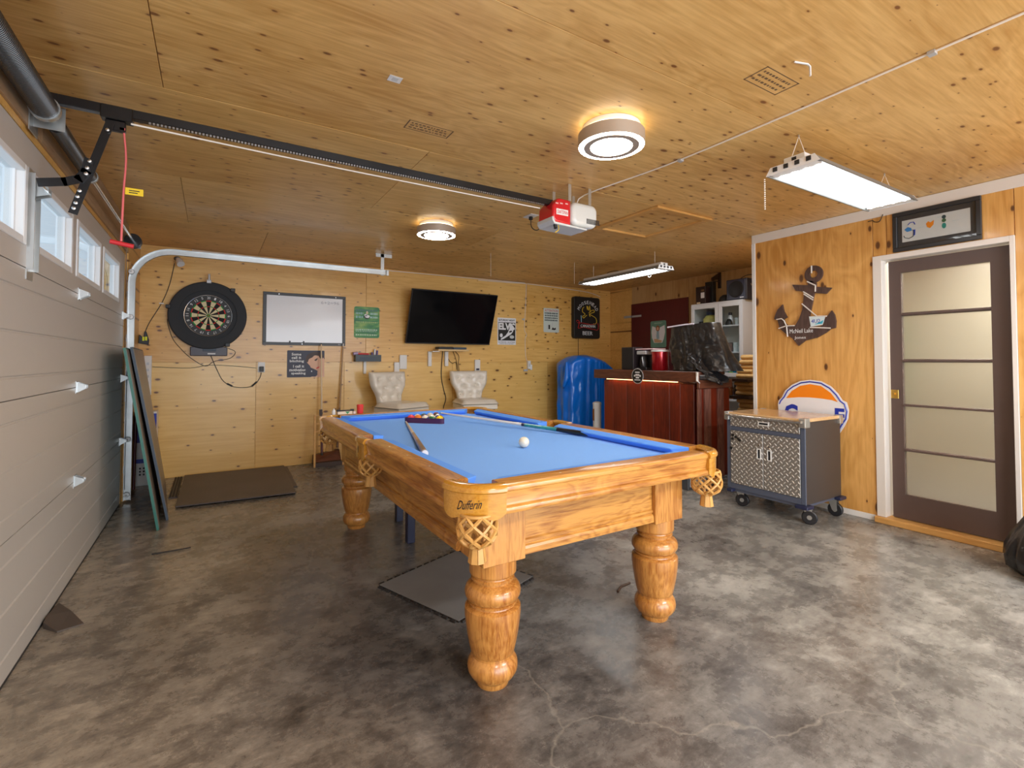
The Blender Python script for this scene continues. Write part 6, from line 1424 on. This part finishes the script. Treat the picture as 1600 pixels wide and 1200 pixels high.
jar(6.25, 3.635, S1, [(0, 0), (0.035, 0), (0.035, 0.05), (0.01, 0.06), (0.01, 0.09), (0.03, 0.12), (0.025, 0.16), (0.006, 0.17), (0.004, 0.215), (0, 0.216)], mat('brass_silver', (0.62, 0.52, 0.36), 0.25, 0.8), 'trophy', 'brass coloured trophy at the right end of the top cabinet shelf', 'trophy')
jar(6.22, 3.60, S1, [(0, 0), (0.022, 0), (0.022, 0.06), (0, 0.061)], M_letter_k, 'cup', 'small black cup at the far right of the top cabinet shelf', 'cup')
jar(6.26, 4.075, S2_, [(0, 0), (0.045, 0), (0.055, 0.10), (0.052, 0.125), (0, 0.12)], M_clear, 'mug', 'pale glass mug on the middle cabinet shelf, left door', 'mug')
mg = jar(6.20, 3.985, S2_, [(0, 0), (0.05, 0), (0.052, 0.14), (0.048, 0.142), (0.046, 0.01), (0, 0.01)], M_signwhite, 'mug', 'white mug with a dark picture on the middle cabinet shelf', 'mug')
G().box(6.146, 6.1475, 3.965, 4.005, 1.375, 1.45).build('dark_picture', M_dk, mg)
for k, (y_, lab, mm) in enumerate(((3.795, 'brownish mug at the left behind the right glass door', mat('brown_glass', (0.20, 0.13, 0.12), 0.3)), (3.715, 'clear mug second from the left behind the right glass door', M_clear), (3.645, 'clear mug third behind the right glass door', M_clear))):
    jar(6.23, y_, S2_, [(0, 0), (0.032, 0), (0.034, 0.115), (0.031, 0.116), (0.029, 0.01), (0, 0.01)], mm, 'mug', lab+', middle shelf', 'mug')
tag(G().box(6.20, 6.235, 3.565, 3.60, S2_+0.0005, S2_+0.12).build('dark_box', M_slate, bevel=0.003), 'narrow dark slate box at the right end of the middle cabinet shelf', 'box')
jar(6.23, 3.77, S3, [(0, 0), (0.035, 0), (0.055, 0.05), (0.058, 0.13), (0.05, 0.15), (0.046, 0.145), (0.05, 0.06), (0, 0.01)], mat('turquoise_glaze', (0.01, 0.32, 0.55), 0.2, coat=0.5), 'bucket', 'turquoise blue bucket on the lowest glass cabinet shelf', 'bucket')
jar(6.16, 3.74, S3, [(0, 0), (0.026, 0), (0.026, 0.045), (0, 0.046)], mat('lime_print', (0.30, 0.50, 0.04), 0.4), 'candle', 'lime green candle in front of the turquoise bucket', 'candle')
jar(6.25, 3.655, S3, [(0, 0), (0.030, 0), (0.026, 0.10), (0.012, 0.13), (0.018, 0.16), (0.012, 0.18), (0, 0.181)], M_signwhite, 'bottle', 'white figure shaped bottle on the lowest cabinet shelf', 'bottle')
jar(6.24, 3.600, S3, [(0, 0), (0.018, 0), (0.020, 0.07), (0.010, 0.10), (0.014, 0.145), (0, 0.15)], mat('amber_figure', (0.50, 0.28, 0.08), 0.3, var=0.5), 'bottle', 'amber bottle at the right end of the lowest cabinet shelf', 'bottle')
jar(6.25, 3.98, S3, [(0, 0), (0.03, 0), (0.03, 0.12), (0.012, 0.15), (0.012, 0.20), (0, 0.20)], mat('golden_bottle', (0.45, 0.28, 0.05), 0.2), 'bottle', 'golden bottle on the lowest cabinet shelf beside the bin bag', 'bottle')
for k in range(5):
    y_ = 3.60+k*0.072
    jar(6.25+0.03*(k % 2), y_, 0.7465, [(0, 0), (0.030, 0), (0.031, 0.12), (0.012, 0.16), (0.012, 0.205), (0, 0.206)], M_orangewood if k % 2 else mat('dark_bottle_glass', (0.03, 0.015, 0.012), 0.12, coat=0.5), 'liquor_bottle', 'dark liquor bottle in the open lower part of the white cabinet, %s from the right' % ['first', 'second', 'third', 'fourth', 'fifth'][k], 'bottle')
# on top of the cabinet
lb2 = empty('liquor_box', (6.25, 4.17, 1.9755), 'black liquor carton with white label standing on the left of the cabinet', 'box')
G().box(6.19, 6.29, 4.12, 4.27, 1.976, 2.215).build('carton', mat('dark_maroon_carton', (0.03, 0.012, 0.012), 0.4), lb2, bevel=0.002)
G().box(6.1885, 6.1895, 4.135, 4.19, 2.06, 2.135).build('white_label', M_signwhite, lb2); G().box(6.1885, 6.1895, 4.20, 4.255, 1.99, 2.01).build('gold_label', M_maple, lb2); G().box(6.1885, 6.1895, 4.14, 4.185, 2.15, 2.175).build('brown_label', M_brownbutt, lb2)
tag(G().box(6.29+0.001, 6.36, 4.08, 4.20, 1.976, 2.282).build('tall_carton', M_letter_k, bevel=0.002), 'taller black carton just behind the labelled liquor carton', 'box')
cp = empty('cap', (6.25, 3.86, 1.9755), 'black cap lying on the cabinet between the carton and the loudspeaker', 'cap')
G().add(*(lambda g: (g.v, g.f))(G().lathe([(0, 0.10), (0.035, 0.095), (0.065, 0.07), (0.08, 0.03), (0.085, 0.0), (0, 0.0)], (6.25, 3.868, 1.976), 20))).build('crown', M_letter_k, cp, smooth=60)
G().prism([(6.18+0.07*math.cos(a)*1.0, 3.955+0.09*math.sin(a)) for a in [PI*k/8 for k in range(9)]], 1.976, 1.982, 'XY').build('brim', M_letter_k, cp)
lsp = empty('loudspeaker', (6.28, 3.65, 1.9755), 'square dark loudspeaker on top of the white cabinet at the right', 'speaker')
G().box(6.135, 6.44, 3.50, 3.775, 1.976, 2.235).build('cabinet', mat('blue_black_vinyl', (0.018, 0.018, 0.03), 0.35), lsp, bevel=0.006)
G().box(6.127, 6.1345, 3.515, 3.76, 1.99, 2.225).build('front_frame', mat('slate_frame', (0.05, 0.055, 0.09), 0.35), lsp, bevel=0.004)
G().lathe([(0.0, 6.122), (0.03, 6.120), (0.085, 6.124), (0.098, 6.117), (0.104, 6.1265), (0, 6.1265)], (0, 3.64, 2.11), 32, 'X').build('woofer', M_blackp, lsp, smooth=50)
G().box(6.1245, 6.1268, 3.535, 3.585, 1.998, 2.008).build('badge', M_signwhite, lsp)
on_back(fit(text_geo('Yorkville', 0.1, 0.0004), 0.09, 0.025), 6.26, 2.16, 3.4995).build('lettering', M_maple, lsp)
wire('speaker_wire', [(6.30, 3.78, 2.24), (6.28, 3.70, 2.245), (6.26, 3.63, 2.27), (6.25, 3.56, 2.285), (6.24, 3.50, 2.28)], 0.005, M_cable, lsp)
bk_ = empty('shelf_bracket', (W2-0.03, 4.09, 2.2), 'dark wooden bracket fixed high on the alcove wall above the cartons', 'bracket')
G().box(W2-0.035, W2-0.0115, 4.065, 4.105, 2.20, H-0.003).build('upright', M_darkwood, bk_, bevel=0.002)
G().hexa([(W2-0.035, 4.075, H-0.10), (W2-0.035, 4.095, H-0.10), (W2-0.035, 4.095, H-0.01), (W2-0.035, 4.075, H-0.01), (6.28, 4.075, 2.29), (6.28, 4.095, 2.29), (6.28, 4.095, 2.33), (6.28, 4.075, 2.33)]).build('diagonal_arm', M_darkwood, bk_)
G().box(6.28, W2-0.036, 4.078, 4.092, 2.285, 2.296).build('tie_bar', M_darkwood, bk_)

# stack of split wood beside the cabinet
st = empty('wood_stack_stand', (5.78, 3.27, 0), 'low dark crate carrying the small wood stack behind the anchor wall corner', 'crate')
G().box(5.60, 5.97, 3.14, 3.42, 0.0, 0.64).build('crate_body', M_bartop_x, st, bevel=0.004)
zz = 0.641; rr = random.Random(5)
specs = [(5.72, .11, 'b'), (5.74, .12, 'b'), (5.70, .10, 'b'), (5.66, .20, 'r'), (5.68, .13, 'b'), (5.69, .14, 'b'), (5.68, .12, 'b'), (5.62, .22, 'r'), (5.71, .13, 'b'), (5.74, .10, 'b'), (5.77, .09, 'b'), (5.79, .08, 'b'), (5.82, .07, 'b')]
for k, (xl, w_, kind_) in enumerate(specs):
    h_ = 0.047 if kind_ == 'b' else 0.030; h_ += rr.uniform(0, 0.012)
    g = G()
    if kind_ == 'b':
        x1_ = xl+0.20; xo = xl+rr.uniform(-0.02, 0.025); g.prism([(xo+0.03, zz), (x1_, zz), (x1_, zz+h_), (xo+0.035, zz+h_), (xo+0.01, zz+h_*0.82), (xo, zz+h_*0.5), (xo+0.008, zz+h_*0.2)], 3.20-0.025*(k % 3), 3.38, 'XZ')
        o = g.build('wood_block', M_woodblock, bevel=0.003); tag(o, 'pale split wood block in the stack by the corner, %s from the bottom' % ['lowest', 'second', 'third', 'fourth', 'fifth', 'sixth', 'seventh', 'eighth', 'ninth', 'tenth', 'eleventh', 'twelfth', 'thirteenth'][k], 'wood block', 'split wood blocks')
    else:
        g.box(xl-0.04, xl+0.24, 3.15, 3.40, zz, zz+h_); o = g.build('dark_board', M_darkwood, bevel=0.002); tag(o, 'dark board sticking out of the small wood stack, the %s one' % ('lower' if k < 5 else 'upper'), 'board')
    zz += h_+0.0005

# ================================================================== TOOL CART
ct = empty('tool_cart', (4.67, 2.27, 0), 'rolling tool cart with diamond plate doors and a beech top by the anchor wall', 'cart')
KX0, KX1, KY0, KY1, KZ0, KZ1 = 4.40, 4.93, 1.945, 2.588, 0.158, 0.770
fr = 0.034
G().box(KX0+0.012, KX1, KY0+0.003, KY1-0.003, KZ0, KZ1).build('body', M_cart_side, ct, bevel=0.003)
for a, b_ in ((KY0, KY0+fr), (KY1-fr, KY1)): G().box(KX0, KX0+0.0115, a, b_, KZ0, KZ1).build('front_stile', M_cart, ct, bevel=0.002)
for a, b_ in ((KZ0, KZ0+0.045), (0.646, 0.678)): G().box(KX0, KX0+0.0115, KY0+fr, KY1-fr, a, b_).build('front_rail', M_cart, ct)
dr = G().box(KX0-0.006, KX0+0.011, KY0+fr+0.003, KY1-fr-0.003, 0.681, 0.765).build('drawer', M_diamond, ct, bevel=0.002)
def pull(y0, y1, z0, z1, par):
    t_ = 0.007; g = G().box(KX0-0.012, KX0-0.0065, y0, y1, z0, z0+t_).box(KX0-0.012, KX0-0.0065, y0, y1, z1-t_, z1).box(KX0-0.012, KX0-0.0065, y0, y0+t_, z0+t_, z1-t_).box(KX0-0.012, KX0-0.0065, y1-t_, y1, z0+t_, z1-t_)
    g.build('recessed_handle', M_white, par); G().box(KX0-0.0085, KX0-0.0062, y0+t_, y1-t_, z0+t_, z1-t_).build('handle_recess', M_blackp, par)
pull(2.215, 2.305, 0.712, 0.742, dr)
for a, b_, hy in ((KY0+fr+0.003, 2.264, 2.215), (2.268, KY1-fr-0.003, 2.300)):
    dd = G().box(KX0-0.006, KX0+0.011, a, b_, KZ0+0.048, 0.643).build('door', M_diamond, ct, bevel=0.002)
    pull(hy-0.017, hy+0.017, 0.44, 0.525, dd)
    G().lathe([(0, KX0-0.010), (0.007, KX0-0.010), (0.008, KX0-0.006), (0, KX0-0.006)], (0, hy, 0.55), 12, 'X').build('lock', M_steel, dd)
for k, (y_, z_, r_) in enumerate(((2.530, 0.605, 0.014), (2.532, 0.575, 0.013), (2.500, 0.592, 0.013), (2.482, 0.580, 0.012), (2.468, 0.568, 0.013), (2.545, 0.495, 0.013))):
    tag(G().prism(ell(y_, z_, r_, r_*0.9), KX0-0.010, KX0-0.0065, 'YZ').build('magnet', M_letter_k, bevel=0.001), 'black magnet on the left cart door, %s' % ['top left of the group', 'below the top left one', 'left end of the slanting trio', 'middle of the slanting trio', 'lowest of the slanting trio', 'alone lower at the door edge'][k], 'magnet', 'black magnets on the cart')
G().box(KX0-0.02, KX1+0.005, KY0-0.008, KY1+0.008, KZ1+0.0005, KZ1+0.026).build('worktop', M_butcher, ct, bevel=0.003, label='beech wood top')
for y_ in (KY0-0.012, KY1+0.012):
    s_ = 1 if y_ < 2.2 else -1
    G().box(KX0-0.028, KX0+0.045, y_-0.004, y_+s_*0.045, KZ1-0.040, KZ1+0.030).build('corner_guard', M_zinc, ct, bevel=0.006, seg=2)
    G().box(KX1-0.04, KX1+0.012, y_-0.004, y_+s_*0.045, KZ1-0.040, KZ1+0.030).build('corner_guard', M_zinc, ct, bevel=0.006, seg=2)
G().tube([(KX0-0.034, KY0+0.01, KZ1+0.004), (KX0-0.034, KY1-0.01, KZ1+0.004)], 0.011, 12).build('push_bar', M_steel, ct, smooth=50)
for x in (KX0+0.02, KX1-0.02):
    for y in (KY0-0.006, KY1+0.006):
        s_ = 1 if y < 2.2 else -1
        G().box(x-0.055, x+0.04, y-0.02, y+s_*0.07, KZ0-0.026, KZ0-0.001).build('bumper', M_navy, ct, bevel=0.004)
G().box(KX0+0.01, KX1, KY0+0.02, KY1-0.02, KZ0-0.024, KZ0-0.001).build('base_frame', M_cart, ct)
for x, y, rot in ((4.475, 2.0, 0.35), (4.475, 2.545, 0.3), (4.86, 2.0, 0.1), (4.86, 2.545, 0.0)):
    cw = G().lathe([(0.018, -0.016), (0.046, -0.016), (0.053, -0.010), (0.053, 0.010), (0.046, 0.016), (0.018, 0.016)], (0, 0, 0), 28, 'X').xf(lambda p: Matrix.Rotation(rot, 3, 'Z') @ p+Vector((x+0.02, y-0.03, 0.0535)))
    wo = cw.build('caster_wheel', M_blackp, ct, smooth=40)
    G().lathe([(0, -0.018), (0.017, -0.018), (0.018, 0.018), (0, 0.018)], (0, 0, 0), 16, 'X').xf(lambda p: Matrix.Rotation(rot, 3, 'Z') @ p+Vector((x+0.02, y-0.03, 0.0535))).build('hub', M_zinc, wo)
    for s_ in (-0.0225, 0.0225):
        G().prism([(0.018, 0.132), (-0.045, 0.132), (-0.046, 0.05), (-0.03, 0.035), (-0.012, 0.05)], s_-0.0015, s_+0.0015, 'YZ').xf(lambda p: Matrix.Rotation(rot, 3, 'Z') @ p+Vector((x+0.02, y+0.0, 0.0))).build('fork', M_zinc, ct)

# ================================================================== ANCHOR WALL THINGS
an = empty('wooden_anchor', (WF, 2.25, 1.35), 'dark brown wooden anchor wrapped in white rope on the upright plywood wall', 'anchor')
AN = [(2.347,1.9),(2.212,1.879),(2.215,1.908),(2.187,1.912),(2.146,1.89),(2.148,1.857),(2.026,1.833),(2.07,1.788),(2.164,1.806),(2.182,1.715),(2.206,1.608),(2.199,1.521),(2.121,1.516),(2.082,1.535),(2.108,1.553),(2.061,1.603),(2.029,1.644),(2.008,1.608),(1.999,1.555),(2.003,1.5),(2.04,1.493),(2.075,1.464),(2.146,1.426),(2.243,1.404),(2.3,1.36),(2.351,1.427),(2.409,1.47),(2.462,1.519),(2.481,1.598),(2.512,1.607),(2.505,1.637),(2.48,1.69),(2.435,1.733),(2.423,1.671),(2.395,1.617),(2.424,1.601),(2.414,1.564),(2.382,1.538),(2.327,1.538),(2.291,1.595),(2.264,1.671),(2.253,1.748),(2.246,1.828),(2.316,1.843)]
XA_ = WF-0.018
G().prism(AN, XA_, WF, 'YZ').build('anchor_board', M_anchor, an)
ring = G(); n = 36; vs = []
for x in (XA_, WF):
    for r_ in (1.0, 0.43): vs += [(x, 2.167+0.073*r_*math.cos(2*PI*k/n), 1.967+0.073*r_*math.sin(2*PI*k/n)) for k in range(n)]
fs = []
for k in range(n):
    j = (k+1) % n; fs += [(k, j, n+j, n+k), (2*n+j, 2*n+k, 3*n+k, 3*n+j), (j, k, 2*n+k, 2*n+j), (n+k, n+j, 3*n+j, 3*n+k)]
ring.add(vs, fs).build('ring', M_anchor, an)
M_ropeA = mat('white_anchor_rope', (0.86, 0.80, 0.74), 0.7, bump=0.3, bscale=300)
for rp_ in ([(2.217,1.909),(2.151,1.868)], [(2.25,1.825),(2.168,1.764)], [(2.247,1.806),(2.171,1.746)], [(2.264,1.723),(2.143,1.606),(2.065,1.600)], [(2.488,1.602),(2.441,1.606),(2.417,1.584),(2.398,1.536),(2.39,1.442)], [(2.469,1.52),(2.401,1.539),(2.33,1.538)], [(2.199,1.514),(2.037,1.499)], [(2.150,1.868),(2.152,1.815)], [(2.180,2.04),(2.180,1.975)]):
    G().tube([(XA_-0.005, y, z) for y, z in rp_], 0.0055, 6).build('rope', M_ropeA, an, smooth=60)
on_right(fit(text_geo('McNeil Lake', 0.1, 0.0006), 0.195, 0.036), 2.275, 1.489, XA_-0.0008).build('lettering', M_letter_w, an)
on_right(fit(text_geo('Jones', 0.1, 0.0006), 0.095, 0.030), 2.285, 1.428, XA_-0.0008).build('lettering', M_letter_w, an)
cd_ = empty('card', (XA_-0.006, 2.14, 1.56), 'white card with blue print tucked in the anchor rope', 'card')
G().prism([(2.206,1.608),(2.075,1.602),(2.098,1.530),(2.193,1.520)], XA_-0.004, XA_-0.002, 'YZ').build('paper', mat('pale_card', (0.72, 0.82, 0.84), 0.5), cd_)
on_right(fit(text_geo('4U2', 0.1, 0.0004), 0.072, 0.032), 2.152, 1.565, XA_-0.0048).build('lettering', M_letter_b, cd_)
G().prism([(2.12,1.555),(2.09,1.57),(2.10,1.54),(2.165,1.535)], XA_-0.0046, XA_-0.0041, 'YZ').build('swoosh', mat('cyan_print', (0.05, 0.45, 0.60), 0.5), cd_)

# big petrol sign behind the cart
gs = empty('petrol_sign', (WF, 2.2, 0.45), 'large white, orange and blue enamel petrol sign leaning on the wall behind the tool cart', 'sign')
GU = [(2.48,.842),(2.473,.874),(2.444,.903),(2.414,.964),(2.355,1.018),(2.283,1.054),(2.202,1.067),(2.114,1.059),(2.039,1.02),(1.988,.966),(1.955,.912),(1.923,.896),(1.909,.836),(1.915,.769),(1.939,.711),(1.981,.637),(1.995,.67),(2.04,.58),(2.12,.53),(2.2,.515),(2.29,.53),(2.36,.58),(2.41,.66),(2.45,.70),(2.475,.77)]
XG = 4.985
G().prism(GU, XG, XG+0.006, 'YZ').build('plate', M_signwhite, gs)
G().prism([(2.405,.899),(2.355,.965),(2.284,1.012),(2.203,1.031),(2.114,1.019),(2.04,.967),(1.987,.894),(2.031,.907),(2.116,.915),(2.205,.918),(2.297,.914),(2.36,.905)], XG-0.0015, XG-0.0002, 'YZ').build('orange_field', M_orange, gs)
G().prism([(2.37,.67),(2.29,.64),(2.2,.63),(2.12,.64),(2.04,.67),(2.07,.61),(2.13,.57),(2.2,.555),(2.28,.57),(2.34,.61)], XG-0.0015, XG-0.0002, 'YZ').build('orange_field', M_orange, gs)
BL = [(2.467,.843),(2.454,.872),(2.423,.908),(2.392,.965),(2.343,1.004),(2.277,1.038),(2.203,1.051),(2.114,1.042),(2.048,1.004),(1.999,.952),(1.969,.903),(1.939,.88),(1.923,.823),(1.932,.762),(1.961,.714),(1.988,.66)]
G().tube([(XG-0.001, y, z) for y, z in BL], 0.0055, 4, ref=(1, 0, 0)).build('blue_outline', M_letter_b, gs)
for ch_, y_, w_, h_ in (('G', 2.365, 0.12, 0.165), ('U', 2.235, 0.09, 0.11), ('L', 2.13, 0.07, 0.11), ('F', 1.976, 0.070, 0.125)):
    on_right(fit(text_geo(ch_, 0.1, 0.0006, bold=0.004), w_, h_), y_, {'G': 0.768, 'F': 0.782}.get(ch_, 0.715), XG-0.0012).build('lettering', M_letter_b, gs)
gs.location = (WF+0.0, 2.2, 0.45)

# framed print above the door
fp = empty('framed_print', (W-0.02, 1.35, 2.04), 'dark framed print with small coloured emblems resting on top of the door casing', 'picture')
y0, y1, z0, z1 = 1.100, 1.597, 2.042, 2.334
XF = W-0.0115
for a in ((y0, y1, z1-0.028, z1), (y0, y1, z0, z0+0.028)): G().box(XF-0.022, XF, *a).build('frame_rail', M_bframe, fp, bevel=0.003)
for a in ((y0, y0+0.028), (y1-0.028, y1)): G().box(XF-0.022, XF, a[0], a[1], z0+0.0285, z1-0.0285).build('frame_stile', M_bframe, fp, bevel=0.003)
G().box(XF-0.006, XF-0.001, y0+0.029, y1-0.029, z0+0.029, z1-0.029).build('mount_board', mat('dark_taupe_mount', (0.05, 0.04, 0.038), 0.6), fp)
pp = G().box(XF-0.008, XF-0.0065, 1.158, 1.541, 2.108, 2.268).build('paper', mat('warm_paper', (0.74, 0.68, 0.64), 0.6), fp)
XP = XF-0.0086
for pts_, mm in (([(1.505, 2.23), (1.49, 2.245), (1.47, 2.245), (1.462, 2.225)], M_letter_b), ([(1.53, 2.155), (1.525, 2.14), (1.50, 2.13), (1.475, 2.14), (1.468, 2.165), (1.475, 2.19)], M_slate)):
    G().tube([(XP, y, z) for y, z in pts_], 0.003, 5).build('emblem', mm, pp)
flatR([(1.527, 2.20), (1.505, 2.215), (1.485, 2.205), (1.48, 2.185), (1.51, 2.18)], pp, mat('mid_blue_print', (0.05, 0.25, 0.6), 0.5), XP, 'emblem'); flatR([(1.475, 2.185), (1.46, 2.19), (1.462, 2.15), (1.475, 2.14)], pp, M_letter_b, XP, 'emblem')
flatR([(1.398, 2.215), (1.385, 2.23), (1.372, 2.218), (1.352, 2.232), (1.355, 2.20), (1.375, 2.178), (1.392, 2.19)], pp, M_orange, XP, 'emblem')
for k, (zz_, mm) in enumerate(((2.240, M_dk), (2.215, mat('olive_print', (0.06, 0.14, 0.06), 0.5)), (2.178, mat('sea_green_print', (0.03, 0.28, 0.22), 0.5)))): flatR(ell(1.297, zz_, 0.012, 0.013 if k < 2 else 0.02), pp, mm, XP, 'emblem')
for y_, z_, w_ in ((1.43, 2.195, 0.04), (1.235, 2.20, 0.035), (1.32, 2.245, 0.03)): flatR(rc(y_-w_/2, y_+w_/2, z_-0.002, z_+0.002), pp, M_grey, XP, 'small_print')
G().box(XF-0.013, XF-0.0115, y0+0.029, y1-0.029, z0+0.029, z1-0.029).build('glazing', M_glass, fp)
tag(wire('wall_wire', [(W-0.02, 1.66, 2.35), (W-0.022, 1.668, 2.325), (W-0.02, 1.685, 2.30), (W-0.02, 1.715, 2.305), (W-0.02, 1.73, 2.32), (W-0.02, 1.76, 2.318)], 0.003, M_cable), 'short dark wire end sticking out of the wall left of the framed print', 'wire')

# right edge: black bag and a board end
bgk = empty('bin_bag', (4.66, 0.86, 0), 'full black bin bag on the floor at the right edge beside the door frame', 'bag')
vs = []; fs = []; NB, NR = 40, 20
for j in range(NR+1):
    t = j/NR
    r_ = [0.10, 0.16, 0.175, 0.165, 0.14, 0.11, 0.08, 0.065, 0.06, 0.055, 0.04][min(10, int(t*10))]; r_b = [0.10, 0.16, 0.175, 0.165, 0.14, 0.11, 0.08, 0.065, 0.06, 0.055, 0.04, 0.03][min(11, int(t*10)+1)]
    f = t*10-int(t*10); r_ = r_*(1-f)+r_b*f
    for i in range(NB):
        a = 2*PI*i/NB; q = r_*(1+0.07*math.sin(7*a+5*t)+0.05*math.sin(13*a-4*t)); vs.append((4.67+q*math.cos(a)+0.06*t, 0.775+q*math.sin(a), 0.004+0.62*t**1.15))
for j in range(NR):
    for i in range(NB): k = (i+1) % NB; fs.append((j*NB+i, j*NB+k, (j+1)*NB+k, (j+1)*NB+i))
fs += [tuple(range(NB-1, -1, -1)), tuple(NR*NB+i for i in range(NB))]
G().add(vs, fs).build('bag_body', M_bag, bgk, smooth=75)
bdp = empty('grey_edged_board', (4.60, 0.50, 0), 'grey edged dark panel standing at the far right edge in front of the bin bag', 'panel')
G().box(4.478, 4.486, 0.45, 0.812, 0.0, 0.98).build('edge_panel', M_silver, bdp); G().box(4.4865, 4.495, 0.45, 0.57, 0.0, 0.975).build('dark_panel', M_navy, bdp)

# dark box on the floor under the bar corner
bxf = empty('floor_radio', (4.62, 3.12, 0), 'dark grey box on the floor at the near corner of the bar', 'box')
G().box(4.50, 4.78, 3.07, 3.165, 0.0, 0.19).build('case', mat('dark_grey_case', (0.06, 0.065, 0.075), 0.4), bxf, bevel=0.006)
G().box(4.52, 4.76, 3.066, 3.069, 0.03, 0.16).build('front_grille', M_silver, bxf)
G().box(4.555, 4.60, 3.063, 3.0655, 0.05, 0.14).build('dial', M_blackp, bxf)
